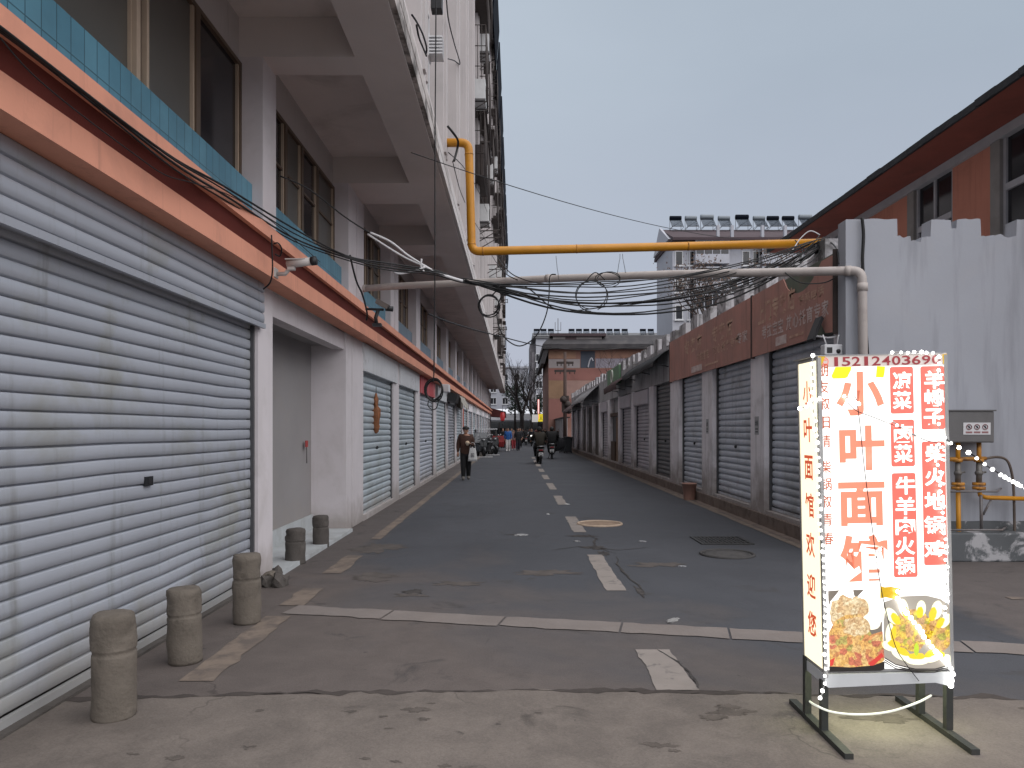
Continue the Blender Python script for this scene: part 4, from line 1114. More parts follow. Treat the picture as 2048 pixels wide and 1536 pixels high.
# phone number
mb = MB()
xs = 1664.5; 
for ch in '15212403690':
    ins = 4.5 if ch == '1' else 0
    glyph(mb, ch, xs + ins, 711, xs + 16.2 - ins, 729.5, .018); xs += 19.3
sub(mb, 'phone_number', [E_maroon])
mb = MB()
ring = [F_(1650 + 7.5*math.cos(a), 720 + 8.5*math.sin(a)) for a in [i*.33 for i in range(20)]]
mb.tube([(x, FY-.003, z) for x, z in ring], .0022, 5); glyph(mb, 'C', 1646, 715, 1654, 726, .03)
sub(mb, 'phone_symbol', [E_redbox])
# big name
mb = MB()
for ch, bb in (('小', (1673,741,1764,829)), ('叶', (1679,849,1766,939)), ('面', (1677,962,1767,1050)), ('馆', (1680,1068,1773,1162))):
    glyph(mb, ch, *bb, .032)
sub(mb, 'name_lettering', [E_salmon])
# slogan column in brush script
mb = MB()
for ch, x, y in (('朋',1647,737),('友',1648,770),('叙',1650,804),('旧',1650,841),('情',1651,879),('柴',1652,931),('锅',1653,965),('叙',1653,1000),('青',1654,1036),('春',1656,1074)):
    glyph(mb, ch, x-10, y-12.5, x+10, y+12.5, .012); sub(mb, 'slogan_lettering', [E_orange]); mb = MB()
# dishes on red tablets
E_text = emis('lamp_text', (1,.98,.93), 1.6, False)
for (x0, y0, x1, y1, s, cx, w, ys) in ((1776,733,1824,827,'凉菜',1800,36,(761,800)), (1778,839,1827,933,'卤菜',1803,36,(867,907)), (1781,946,1834,1155,'牛羊肉火锅',1808,38,(971,1012,1052,1092,1132)),
                                  (1835,733,1885,860,'羊蝎子',1862,38,(760,798,836)), (1839,884,1893,1132,'柴火地锅鸡',1866,40,(908,955,1003,1051,1100))):
    mb, tx = MB(), MB(); face(x0, y0, x1, y1, FY-.003, 0, mb, .012)
    for ch, y in zip(s, ys): glyph(tx, ch, cx-w/2, y-18, cx+w/2, y+18, .02 if ch in '卤蝎锅' else .027, FY-.006)
    sub(mb, 'menu_tablet', [E_redbox]); sub(tx, 'menu_lettering', [E_text])
# side lettering
E_side = emis('lit_side_red', (.58,.085,.03), .9, False)
mb = MB()
for ch, y in zip('小叶面馆欢迎您', (780, 856, 934, 1012, 1094, 1180, 1258)):
    me = text_mesh(ch, .022); z = (1345-y)/636*(ZT-ZB)
    T = Matrix(((0,0,-1,-HW-.004),(-.12,0,0,.06),(0,.135,0,z-.068),(0,0,0,1)))
    mb = MB(); mb.mesh(me, T); sub(mb, 'side_lettering', [E_side])
# strips of yellow tape
mb = MB()
for poly in ([(1638,707),(1652,707),(1649,716),(1643,731),(1638,731)], [(1877,710),(1886,709),(1887,731),(1879,729)]):
    mb.add([(F_(*p)[0], FY-.005, F_(*p)[1]) for p in poly], [tuple(range(len(poly)))])
mb.add([(F_(*p)[0], FY-.005, F_(*p)[1]) for p in [(1759,1171),(1768,1174),(1780,1173),(1800,1178),(1797,1186),(1798,1196),(1786,1198),(1770,1194),(1759,1196)]], [tuple(range(9))])
sub(mb, 'amber_tape', [E_amber])
mb = MB()
for poly in ([(1671,731),(1702,731),(1701,738),(1694,752),(1689,754),(1666,754),(1663,749)], [(1751,731),(1767,732),(1766,745),(1764,754),(1749,753)]):
    mb = MB(); mb.add([(F_(*p)[0], FY-.005, F_(*p)[1]) for p in poly], [tuple(range(len(poly)))]); sub(mb, 'yellow_tape', [E_yellow])

# food pictures (flat prints)
def food_mat(name, scale, cols, stren=.95, seed=0):
    m, n, l, p = new_mat(name); stren /= 2 ** 1.35; m.cycles.emission_sampling = 'NONE'
    tc = n.new('ShaderNodeTexCoord'); mp = n.new('ShaderNodeMapping'); mp.inputs['Location'].default_value = (seed, seed*2, seed); l.new(tc.outputs['Object'], mp.inputs[0])
    wz = n_noise(n, l, scale*.6, 5, mp.outputs[0]); av = n.new('ShaderNodeVectorMath'); av.operation = 'MULTIPLY_ADD'
    l.new(wz.outputs['Color'], av.inputs[0]); av.inputs[1].default_value = (.05,.05,.05); l.new(mp.outputs[0], av.inputs[2])
    vo = n.new('ShaderNodeTexVoronoi'); vo.inputs['Scale'].default_value = scale; l.new(av.outputs[0], vo.inputs['Vector'])
    sx = n.new('ShaderNodeSeparateColor'); l.new(vo.outputs['Color'], sx.inputs[0])
    r = n.new('ShaderNodeValToRGB'); r.color_ramp.interpolation = 'CONSTANT'
    while len(r.color_ramp.elements) < len(cols): r.color_ramp.elements.new(.5)
    for i, c in enumerate(cols):
        r.color_ramp.elements[i].position = i/len(cols); r.color_ramp.elements[i].color = (*c, 1)
    l.new(sx.outputs[0], r.inputs[0])
    nz = n_noise(n, l, scale*2.2, 6, mp.outputs[0], .7, .6); rr = n_ramp(n, l, nz.outputs[0], .36, .62, (.42,.28,.14,1), (1.3,1.25,1.1,1))
    c = n_mix(n, l, 1.0, r.outputs[0], rr.outputs[0], 'MULTIPLY')
    l.new(c, p.inputs['Emission Color']); p.inputs['Emission Strength'].default_value = stren
    p.inputs['Base Color'].default_value = (.1,.08,.06,1)
    return m
food1 = food_mat('print_stew', 30, [(.80,.46,.13),(.88,.56,.20),(.70,.30,.10),(.84,.52,.14),(.50,.46,.12),(.62,.16,.09),(.86,.60,.26)], 1.0, .3)
food2 = food_mat('print_salad', 34, [(.80,.52,.14),(.88,.62,.08),(.50,.50,.06),(.76,.44,.16),(.92,.74,.06),(.66,.42,.2)], 1.0, 1.7)
noodle = food_mat('print_noodle', 42, [(.80,.62,.38),(.86,.72,.5),(.74,.52,.30),(.9,.8,.6)], 1.0, 3.1)
p_bowl = emis('print_bowl_grey', (.30,.27,.23), 1.0); p_dark = emis('print_dark', (.02,.017,.016), .8); p_egg = emis('print_egg_white', (.92,.90,.62), 1.05); p_yolk = emis('print_yolk', (.80,.52,.03), 1.0)
def ell(mb, cx, cy, rx, ry, y, m=0, rot=0, n=26, wob=0, a0=0, a1=360):
    pts = []
    for i in range(n):
        a = R(a0 + (a1-a0)*i/(n-1 if a1-a0 < 360 else n)); q = 1 + wob*noise.noise((math.cos(a)*2+cx, math.sin(a)*2, cy))
        ux, uy = rx*q*math.cos(a), ry*q*math.sin(a)
        pts.append(F_(cx + ux*math.cos(rot) - uy*math.sin(rot), cy + ux*math.sin(rot) + uy*math.cos(rot)))
    mb.add([(x, y, z) for x, z in pts], [tuple(range(n))], m)
def polyf(mb, pts, y, m=0):
    mb.add([(F_(*p)[0], y, F_(*p)[1]) for p in pts], [tuple(range(len(pts)))], m)
mb = MB()
polyf(mb, [(1655,1179),(1678,1178),(1672,1186),(1660,1200),(1656,1212)], FY-.003, 1)
polyf(mb, [(1705,1178),(1727,1178),(1712,1194),(1707,1189)], FY-.003, 1)
ell(mb, 1688, 1222, 30, 34, FY-.003, 3, 0, 30, .3); ell(mb, 1738, 1228, 30, 30, FY-.0034, 4, 0, 30, .25)
ell(mb, 1714, 1216, 22, 24, FY-.0038, 3, 0, 26, .3)
polyf(mb, [(1733,1262),(1763,1238),(1764,1290),(1745,1276)], FY-.0032, 1)
polyf(mb, [(1656,1262),(1668,1240),(1690,1228),(1722,1226),(1734,1252),(1742,1268),(1764,1262),(1768,1320),(1752,1334),(1700,1336),(1657,1330)], FY-.0042, 0)
ell(mb, 1712, 1252, 28, 20, FY-.0046, 3, .2, 24, .4); ell(mb, 1718, 1288, 26, 18, FY-.0046, 0, .2, 24, .4)
polyf(mb, [(1735,1326),(1762,1305),(1766,1312),(1742,1334)], FY-.005, 5); polyf(mb, [(1658,1318),(1668,1312),(1664,1328),(1658,1330)], FY-.005, 5)
polyf(mb, [(1656,1330),(1700,1333),(1745,1330),(1768,1322),(1768,1338),(1760,1341),(1657,1341)], FY-.0052, 2)
sub(mb, 'food_picture', [food1, emis('print_grey', (.17,.145,.12), .9), p_dark, noodle, emis('print_bun', (.92,.86,.68), 1.1), emis('print_chili', (.55,.05,.04), .9)])
mb = MB()
polyf(mb, [(1766,1204),(1800,1193),(1850,1192),(1880,1200),(1903,1216),(1905,1330),(1870,1342),(1830,1341),(1790,1330),(1766,1314)], FY-.003, 1)
ell(mb, 1822, 1262, 46, 42, FY-.0036, 0, 0, 34, .18); ell(mb, 1876, 1272, 27, 36, FY-.0036, 0, 0, 26, .2)
for (cx, cy, rx, ry, rot) in ((1783,1232,10,19,-.6),(1806,1216,9,18,-.2),(1841,1218,9.5,16,.02),(1872,1222,11,19,.2),(1890,1244,9,16,.6),(1778,1266,8,20,.1),(1780,1292,18,10,.3),(1800,1310,20,9,.5),(1834,1322,24,9,.05),(1868,1316,18,9,-.4),(1893,1320,10,9,0)):
    ell(mb, cx, cy, rx, ry, FY-.0042, 2, rot); ell(mb, cx+(1826-cx)*.16, cy+(1268-cy)*.16, rx*.72, ry*.72, FY-.0047, 3, rot, 20, .2)
ell(mb, 1832, 1300, 5, 13, FY-.005, 5)
for q in range(3):
    polyf(mb, [(1768,1314+q*4),(1790,1328+q*4),(1830,1338+q*3),(1870,1339+q*3),(1905,1330+q*4),(1905,1332+q*4),(1870,1341+q*3),(1830,1340.5+q*3),(1790,1330+q*4),(1768,1316.5+q*4)], FY-.0054-q*.0003, 4)
sub(mb, 'food_picture', [food2, p_bowl, p_egg, p_yolk, p_dark, emis('print_herb', (.42,.55,.04), 1)])
# cap, bottom tray, frame edges
mb = MB(); mb.box(-HW-.02, HW-.02, -.15, .15, ZT-ZB, ZT-ZB+.006); sub(mb, 'top_cap', [E_edge])
mb = MB()
for x in (-HW-.001, HW-.017): mb.box(x, x+.018, -.149, -.1385, -.02, ZT-ZB-.005)
mb.box(-HW-.006,-HW-.001,.12,.138,0,ZT-ZB-.02)
sub(mb, 'frame_edge', [E_edge])
mb = MB(); mb.prism([(-HW+.02,-.075),(HW-.1,-.06),(HW,-.085),(HW,-.004),(-HW,-.004),(-HW,-.06)], -.145, -.13); mb.prism([(-HW,-.06),(-HW+.005,-.06),(-HW+.005,-.004),(-HW,-.004)],-.13,.14)
sub(mb, 'bottom_skirt', [flat('skirt_white', (.55,.56,.57), .5)])
# legs and skids
for (x, y) in ((-.335,-.11),(.335,-.11),(-.335,.12),(.31,.12)):
    mb = MB(); mb.box(x-.018, x+.018, y-.018, y+.018, .035, .36 if y > 0 else .30); mb.build('leg', [M['steel_dark']], SG)
for x in (-.335, .325):
    mb = MB(); mb.box(x-.022, x+.022, -.42, .34, .002, .035); o = mb.build('skid', [M['steel_dark']], SG)
    if x > 0: o.location = (0, .05, 0)

# fairy lights wound round the sign
bulb_on = emis('bulb_on', (1.0,.99,.95), 7, False)
bulb_mesh = MB().ball((0,0,0), .0095, 8, 0, (1,1,1)).data('bulb', [bulb_on])
wire_mat = flat('clear_wire', (.45,.45,.44), .4)
def fairy(pts, n, label, big=1.0, wob=.006, wire=None, wr=.0022):
    pts = [Vector(p) for p in pts]
    e = empty('fairy_lights', pts[0]); tag(e, label, 'string lights', 'white fairy lights around the lit sign')
    L = [0]
    for i in range(len(pts)-1): L.append(L[-1] + (pts[i+1]-pts[i]).length)
    def pos(d):
        for i in range(len(pts)-1):
            if d <= L[i+1]+1e-6: return pts[i].lerp(pts[i+1], (d-L[i])/max(1e-6, L[i+1]-L[i]))
        return pts[-1]
    P = [pos(L[-1]*i/max(1,n-1)) + Vector((random.uniform(-wob,wob), random.uniform(-wob,0), random.uniform(-wob,wob)*.5)) - pts[0] for i in range(n)]
    mb = MB(); mb.tube(P, wr, 5); mb.tube([p + Vector((.004*math.sin(i*2.2), -.003, .004*math.cos(i*1.7))) for i, p in enumerate(P)], wr, 5); mb.build('wire', [wire or wire_mat], e)
    for p in P:
        o = bpy.data.objects.new('bulb', bulb_mesh); COL.objects.link(o); o.parent = e; o.location = p
        s = big*random.uniform(.8, 1.15); o.scale = (s,s,s)
SY = 4.15 - .16
def sp(px_, py_, Y=SY): return at(px_, py_, Y)
fairy([sp(1624,712), sp(1623,770), sp(1624,800), sp(1628,830), sp(1636,890), sp(1637,980), sp(1643,1080), sp(1651,1180), sp(1651,1300), sp(1647,1370), sp(1641,1395)], 48, 'white fairy lights running down the left front edge of the lit sign', 1.0)
fairy([sp(1786,706), sp(1830,704), sp(1874,706), sp(1877,740), sp(1876,850), sp(1876,930), sp(1886,1020), sp(1892,1110), sp(1893,1200), sp(1890,1228)], 46, 'white fairy lights along the top right and down the right edge of the lit sign', .95)
fairy([sp(1796,1184), sp(1795,1198), sp(1803,1214), sp(1812,1224), sp(1830,1247), sp(1848,1273), sp(1866,1298), sp(1880,1313), sp(1894,1326), sp(1902,1340), sp(1903,1360), sp(1902,1372)], 20, 'row of brighter fairy lights slanting across the food pictures of the sign', 1.35)
fairy([sp(1886,876), sp(1908,890), sp(1940,907), sp(1970,930), sp(2000,950), sp(2048,975, 4.15), sp(2140,1015, 4.2)], 20, 'fairy lights strung from the lit sign out to the right', 1.15, .004, M['cable'])
fairy([sp(1600,818), sp(1622,806), sp(1640,797)], 5, 'short knot of fairy lights round the left side of the sign', 1.1)
fairy([sp(1688,793), sp(1700,803), sp(1714,803), sp(1718,808)], 5, 'knot of fairy lights in front of the first big character', 1.0)
fairy([sp(1780,840), sp(1790,850), sp(1822,866), sp(1834,878)], 5, 'few fairy lights across the second red tablet', 1.0)
fairy([sp(1760,1098), sp(1753,1112), sp(1752,1132)], 4, 'few fairy lights before the fourth big character', .9)
def cable(pts, r, label, group=None, mat=None, name='cable', n=6):
    mb = MB(); mb.tube(pts, r, n); o = mb.build(name, [mat or M['cable']]); tag(o, label, 'cable', group); return o
cable(spline([sp(1714,808), sp(1711,795), sp(1702,792), sp(1694,797), sp(1698,808), sp(1714,822), sp(1743,833), sp(1776,846), sp(1812,860), sp(1850,880), sp(1888,888)], 4), .0022, 'thin black wire looping over the first character and across the red tablets')
cable(spline([sp(1714,806), sp(1719,840), sp(1728,930), sp(1745,1060), sp(1756,1140), sp(1768,1205), sp(1790,1290), sp(1810,1325), sp(1838,1362)], 4), .0022, 'thin black wire hanging straight down the front of the lit sign')
cable(spline([sp(1618,1402,4.3), sp(1632,1411), sp(1665,1424), sp(1720,1429), sp(1780,1423), sp(1835,1405), sp(1862,1391,4.25)], 5), .006, 'white light rope sagging between the legs of the sign', None, emis('rope_dim', (.9,.92,.8), .55), 'light_rope')

# ================================================================== CABLES OVER THE STREET
cg = 'black cables sagging across the street'
rc = random.Random(5)
# bundle lying along the orange band
bundle = [(-60,20),(0,58),(120,150),(240,245),(352,330),(449,386),(586,468),(640,498)]
def along(pts, r, X=-2.36, dx=0, dy=0, seed=0):
    out = []
    for i, (x, y) in enumerate(pts):
        Xp = X + .02*math.sin(i*1.3 + seed); Y = Xp*F/(x - VX)
        out.append(at(x + dx, y + dy + 5*math.sin(i*.9+seed), Y))
    return out
CEN = at(845, 531, 8.9)
for k, dd in enumerate((-8,-3,3,9)):
    p = along(bundle[:7], .009, -2.36 - .01*k, 0, dd, k)
    tail = [at(690+rc.uniform(-5,5), 514+dd*.4, 8.2), at(770, 532+dd*.8, 8.6), at(868+rc.uniform(-6,6), 545+dd*.5, 9.0), at(922, 562+dd*.3, 9.2), at(993, 572+dd*.4, 9.3)]
    cable(spline(p + tail, 5), .0065 if k % 2 else .009, 'black cable in the bundle that follows the orange band from the upper left', 'cables bundled along the orange band')
cable(spline(along([(0,75),(60,140),(150,215),(260,300),(330,352),(390,372),(470,400),(560,455),(640,520)], .004, -2.37), 5), .004, 'thin slack wire drooping below the bundle on the orange band')
# across the street
ends_l = [(915,560),(955,569),(985,571),(965,570),(922,562),(960,568),(993,572),(900,556),(993,575),(945,566),(1000,573),(930,560),(985,570)]
ends_r = [(1625,484),(1648,492),(1660,474),(1610,490),(1640,478),(1655,486),(1630,492),(1600,495),(1660,480),(1645,500),(1620,488),(1638,482),(1650,476)]
sags = (.30,.66,.44,.50,.26,.40,.52,.36,.60,.46,.33,.56,.22)
for k in range(13):
    a = at(ends_l[k][0], ends_l[k][1], 9.2); b = at(ends_r[k][0], ends_r[k][1], 10.6)
    cable(catenary(a, b, sags[k], 22, .05, k*3.3), rc.choice((.008,.010,.013)), 'black cable sagging across the street below the pipes', cg)
for k in range(3):
    a = at(1560+30*k, 545-10*k, 10.2); b = at(1640+8*k, 470+4*k, 10.7)
    cable(catenary(a, at(1450-40*k, 585+8*k, 9.9), .05, 10, .03, k), .007, 'short black cable tail near the right end of the pipes', 'short cable tails by the pipe ends')
    cable(catenary(a, b, .03, 8, .02, k+5), .007, 'short black cable tail near the right end of the pipes', 'short cable tails by the pipe ends')
# white wrapped strands and their junction
wg = 'white sleeved cables joining over the left of the street'
cable(spline([at(560,352,7.9), at(617,378,8.1), at(690,434,8.5), at(740,466,8.8)], 5), .008, 'dark cable rising to the left from the white sleeves')
cable(spline([at(740,465,8.8), at(780,483,8.85), at(815,510,8.9), at(845,529,8.9)], 5), .013, 'upper curved white sleeve of the two meeting at the junction', wg, M['cable_white'])
cable(spline([at(735,468,8.8), at(770,491,8.85), at(810,515,8.9), at(845,531,8.9)], 5), .012, 'lower straight white sleeve of the two meeting at the junction', wg, M['cable_white'])
cable(spline([at(786,543,8.7), at(800,547,8.75), at(825,543,8.85), at(850,534,8.9)], 5), .014, 'short white sleeve bending in from the left below the junction', wg, M['cable_white'])
cable(spline([at(845,530,8.9), at(868,543,9.0), at(895,553,9.1), at(925,562,9.2)], 5), .018, 'thick white sleeve running right from the junction', wg, M['cable_white'])
cable(spline([at(843,518,8.9), at(842,534,8.9), at(848,543,8.9)], 4), .012, 'short white tie at the cable junction', None, M['cable_white'])
# hanging loops and coils
def coil(cx, cy, r, Y, turns, label, tail, rr=.009, sq=1.25, seed=0):
    mb = MB(); pts = []
    n = turns*18
    for i in range(n):
        a = i*2*math.pi/18 + 1.5; q = r*(1 + .13*math.sin(i*.37+seed)); pts.append((cx + q*math.cos(a) + 1.5*math.sin(i*.23), cy + q*sq*math.sin(a) + 2*math.cos(i*.19)))
    P = [at(x, y, Y + .004*i*.12) for i, (x, y) in enumerate(pts)]
    mb.tube(P, rr, 6)
    if tail: mb.tube(spline([at(x, y, Y) for (x, y) in tail], 6), rr, 6)
    o = mb.build('cable_coil', [M['cable']]); tag(o, label, 'cable coil'); return o
coil(869, 778, 17, 9.6, 4, 'black cable coil hanging low before the shutter headers', [(866,764),(868,740),(869,640),(870,500),(870,300),(871,160),(872,20),(873,-40)], .009, 1.3)
cable(spline([at(858,800,9.6), at(856,810,9.6), at(862,818,9.6), at(872,817,9.6), at(877,802,9.6)], 6), .007, 'small loose loop under the hanging cable coil')
coil(978, 609, 20, 9.6, 3, 'ring of black cable hanging by the left facade edge under the white pipe', [(985,590),(1000,574)], .009, 1.05, 1)
coil(1180, 588, 31, 10.0, 2, 'loose tangle of black cable hanging from the white pipe over mid street', [(1170,565),(1190,545),(1210,560)], .007, .95, 2)
coil(1215, 560, 24, 10.0, 2, 'wide flat tangle of cable on the white pipe right of mid street', None, .006, .6, 4)
cable(spline([at(1112,549,9.9), at(1100,553,9.9), at(1098,590,9.9), at(1092,630,9.9), at(1072,672,9.9), at(1040,692,9.9), at(1010,676,9.9), at(996,645,9.9), at(996,610,9.9), at(1010,580,9.9)], 6), .009, 'big slack loop of black cable hanging beneath the white pipe')
cable(spline([at(1050,573,9.5), at(1068,585,9.6), at(1090,605,9.7), at(1110,617,9.8), at(1140,622,9.9), at(1200,615,10), at(1300,600,10.1), at(1420,575,10.2)], 5), .008, 'black cable dipping lowest of those across the street', cg)
for k, (pa, pb) in enumerate(((at(1112,512,12.7), at(1118,560,10)), (at(1240,508,12.7), at(1235,548,10)), (at(1245,508,12.75), at(1252,545,10)))):
    cable(catenary(pa, pb, .03, 8, .06, k), .004, 'thin tie wire between the yellow and the white pipe', 'tie wires between the pipes')
cable(catenary(at(822,305,9.5), at(1640,478,24), .45, 26), .006, 'single thin wire crossing the open sky to the right', None)
cable(spline([at(857,628,14), at(910,648,17), at(982,668,22), at(1087,693,28), at(1180,700,30), at(1270,694,31), at(1340,686,31)], 6), .018, 'long dark cable sagging across the street farther back')
cable(spline([at(895,252,12.2), at(908,268,12.3), at(916,282,12.5), at(914,300,12.6), at(908,322,12.4)], 5), .02, 'thick black hose curving past the top of the yellow pipe')
for k, pts in enumerate(([(897,305,11.9),(930,338,15),(958,385,20),(985,450,30)], [(940,430,16),(962,465,21),(982,500,32)], [(905,322,12.5),(912,350,13.5),(920,380,14.5),(930,405,16)], [(985,498,24),(1010,535,13),(1045,558,11),(1090,568,10)], [(980,505,24),(1004,540,13),(1035,560,11)])):
    cable(spline([at(*p) for p in pts], 6), .008, 'thin black cable slung along the upper left facade', 'cables slung along the left facade')
for k, pts in enumerate(([(824,30,7.6),(834,45,7.9),(846,70,8.4),(853,95,8.8),(852,108,8.9)], [(833,50,7.9),(838,75,8.1),(848,100,8.6),(853,112,8.9)], [(893,0,12),(897,40,12.5),(908,85,14),(920,127,15.5),(908,121,14.8),(894,117,13.5)])):
    cable(spline([at(*p) for p in pts], 6), .011, ['black hose looping on the facade near the top edge', 'second black hose beside the louvred vent', 'bent black cable on the white facade at the top'][k])
cable(spline([at(1724,436,9.58), at(1727,470,9.58), at(1725,520,9.58), at(1728,570,9.58), at(1731,640,9.58), at(1736,700,9.58), at(1738,760,9.58)], 5), [.022,]+[.02]*12+[.012]*18, 'thick black cable hanging down the white end wall')
cable(spline([at(1638,478,10.9), at(1660,484,10.4), at(1674,500,9.9), at(1678,528,9.6)], 5), .009, 'black cable curling from the yellow pipe end to the white wall')
cable(spline([at(1570,545,9.9), at(1590,560,9.8), at(1612,567,9.75), at(1650,565,9.7), at(1676,552,9.6)], 5), .008, 'black cable drooping over the torn edge of the red sign')
for k, pts in enumerate(([(1640,470,10.9),(1620,462,10.9),(1600,478,10.9),(1585,500,10.8),(1560,525,10.6)], [(1645,492,10.8),(1615,520,10.4),(1590,530,10.3)], [(1590,480,10.9),(1605,500,10.8),(1598,520,10.6)])):
    cable(spline([at(*p) for p in pts], 6), .008, ['pale twisted wire winding round the yellow pipe end', 'pale wire running under the yellow pipe end', 'black wire hooked on the yellow pipe end'][k], None, M['cable_white'] if k < 2 else None)
# wire on the band by the cameras
cable(spline([at(700,510,8.7), at(712,560,8.9), at(725,590,9.4), at(734,625,10), at(733,640,10.2)], 6), .012, 'black cable dropping from the bundle to the camera on the band')
cable(spline([at(543,470,7.3), at(544,500,7.3), at(545,540,7.35), at(540,565,7.5), at(527,578,7.6)], 6), .008, 'thin cable running down the orange band beside the white camera')
cable(spline([at(547,488,7.3), at(556,486,7.3), at(563,497,7.35), at(560,512,7.4), at(550,508,7.35)], 6), .007, 'small cable loop above the white camera')

# ================================================================== CAMERAS, VENT, ORNAMENTS ON THE LEFT FACADE
e = empty('security_camera', at(575, 543, 7.75)); tag(e, 'white bullet security camera on the orange band', 'security camera')
ux = Vector((.32,-.05,.045))
mb = MB(); mb.tube([(0,0,.075),(.26,-.03,.10)], .042, 14); mb.box(-.01,.2,-.06,.03,.112,.124); mb.build('camera_body', [flat('camera_white', (.5,.47,.45), .4)], e)
mb = MB(); mb.tube([(.255,-.03,.0995),(.305,-.036,.105)], .046, 14); mb.build('lens_hood', [M['black_metal']], e)
mb = MB(); mb.tube([(-.12,.03,-.02),(-.03,.02,-.02),(.03,.0,.04)], .022, 8); mb.bbox(-.16,-.12,-.03,.09,-.06,.04,.008); mb.bbox(.0,.08,-.03,.03,.01,.05,.01); mb.build('bracket', [flat('bracket_white', (.48,.45,.43), .5)], e)
e = empty('security_camera', at(760, 618, 10.35)); tag(e, 'dark hooded security camera on a black bracket farther along the band', 'security camera')
mb = MB(); mb.prism([(-.06,.08),(.10,-.01),(.13,.05),(-.03,.14)], -.06, .06); mb.build('camera_body', [flat('camera_grey', (.13,.11,.10), .5)], e)
mb = MB(); mb.tube([(.08,0,.01),(.18,0,.0)], .038, 10); mb.build('lens_hood', [M['black_metal']], e)
mb = MB(); mb.bar((-.2,0,0),(.05,0,-.01),.018,6); mb.tube([(-.02,0,0),(-.06,0,-.12),(-.05,0,-.2)], .026, 8); mb.box(-.1,.02,-.05,.05,-.24,-.2); mb.build('bracket', [M['black_metal']], e)
e = empty('wall_vent', at(863, 98, 10.3)); tag(e, 'small white louvred vent hood high on the left facade', 'vent')
mb = MB()
for q in range(6): mb.box(-.02,.16,-.12,.12,-.12+q*.045,-.10+q*.045)
mb.box(-.04,-.02,-.14,.14,-.15,.16); mb.build('louvre', [M['frame_white']], e)
e = empty('wall_box', at(871, 10, 10.9)); tag(e, 'black box at the top of the long vertical cable on the facade', 'box')
mb = MB(); mb.bbox(-.06,.1,-.09,.09,-.1,.7,.01); mb.build('casing', [M['black_metal']], e)
e = empty('wall_lamp', (-2.42, 25.7, 3.05)); tag(e, 'white box lamp under the orange band over the far left shutters', 'lamp')
mb = MB(); mb.bbox(-.12, .16, -.3, .3, -.14, .12, .02); mb.build('lamp_body', [M['frame_white']], e)
mb = MB(); mb.bar((-.2,.1,.05),(-.1,.1,.02),.02,6); mb.build('bracket', [M['iron']], e)
e = empty('torn_canvas', (-2.55, 33.2, 2.95)); tag(e, 'torn pale canvas sagging from the orange band over a far left shutter', 'canvas')
vs = []; fs = []
for i in range(13):
    for j in range(6):
        y_ = i*.3; vs.append((.02 + .22*j/5 + noise.noise((i*.5, j*.4, 3))*.08, y_, .22 - j*.09*(1.1 + noise.noise((i*.6, 2, 9))*.9) + noise.noise((i*.8, j*.5, 1))*.05))
for i in range(12):
    for j in range(5): fs.append((i*6+j, i*6+j+1, (i+1)*6+j+1, (i+1)*6+j))
mb = MB(); mb.add(vs, fs, 0, True); mb.add([(x+.012, y, z-.006) for x, y, z in vs], [tuple(reversed(f)) for f in fs], 0, True); mb.build('cloth', [pmat('old_canvas', (.38,.36,.32), .9, .15, 3, dirt=(.16,.14,.12), dirt_amt=.7, dirt_s=3)], e)
e = empty('debris_box', (-2.5, 29.9, 2.95)); tag(e, 'dark broken light box hanging under the band beside the torn canvas', 'light box')
mb = MB(); mb.prism([(-.2,-.2),(.14,-.26),(.22,.08),(-.1,.16)], -.5, .9); mb.build('casing', [M['black_metal']], e)
# dried bundle hung on the first narrow shutter
e = empty('dried_bundle', (-2.76, 14.85, 1.9)); tag(e, 'brown dried bundle hanging on the first narrow shutter', 'ornament')
mb = MB(); pr = [(.012,.46),(.02,.40),(.05,.33),(.06,.26),(.045,.22),(.075,.14),(.085,.02),(.07,-.08),(.06,-.14),(.075,-.2),(.05,-.3),(.012,-.34)]
mb.lathe(pr, 12, 0, (0,0,0), 'z', True, .9); mb.build('bundle', [pmat('dried_brown', (.25,.10,.045), .8, .4, 14, dirt=(.08,.035,.02), dirt_amt=.8, dirt_s=12)], e)
mb = MB(); mb.bar((0,0,.44),(0,0,.6),.006,5); mb.build('cord', [M['iron']], e)
# red seal on the passage door, couplet papers
e = empty('red_tag', (-3.245, 11.62, 1.42)); tag(e, 'small red paper seal stuck in the dim passage by the far pier', 'paper seal')
mb = MB(); mb.box(-.0,.012,-.05,.07,-.05,.05); mb.build('paper', [flat('seal_red', (.34,.04,.04), .7)], e)
mb = MB(); mb.bar((.01,.0,-.05),(.012,.0,-.3),.008,5); mb.build('ribbon', [flat('ribbon_grey', (.12,.11,.11), .8)], e)
e = empty('red_notice', (-2.70, 38.9, 2.15)); tag(e, 'orange red paper strip on a far left pillar above the capped man', 'notice')
mb = MB(); mb.box(-.02,.0,-.12,.3,-.55,.55); mb.build('paper', [flat('notice_red', (.50,.13,.09), .7)], e)

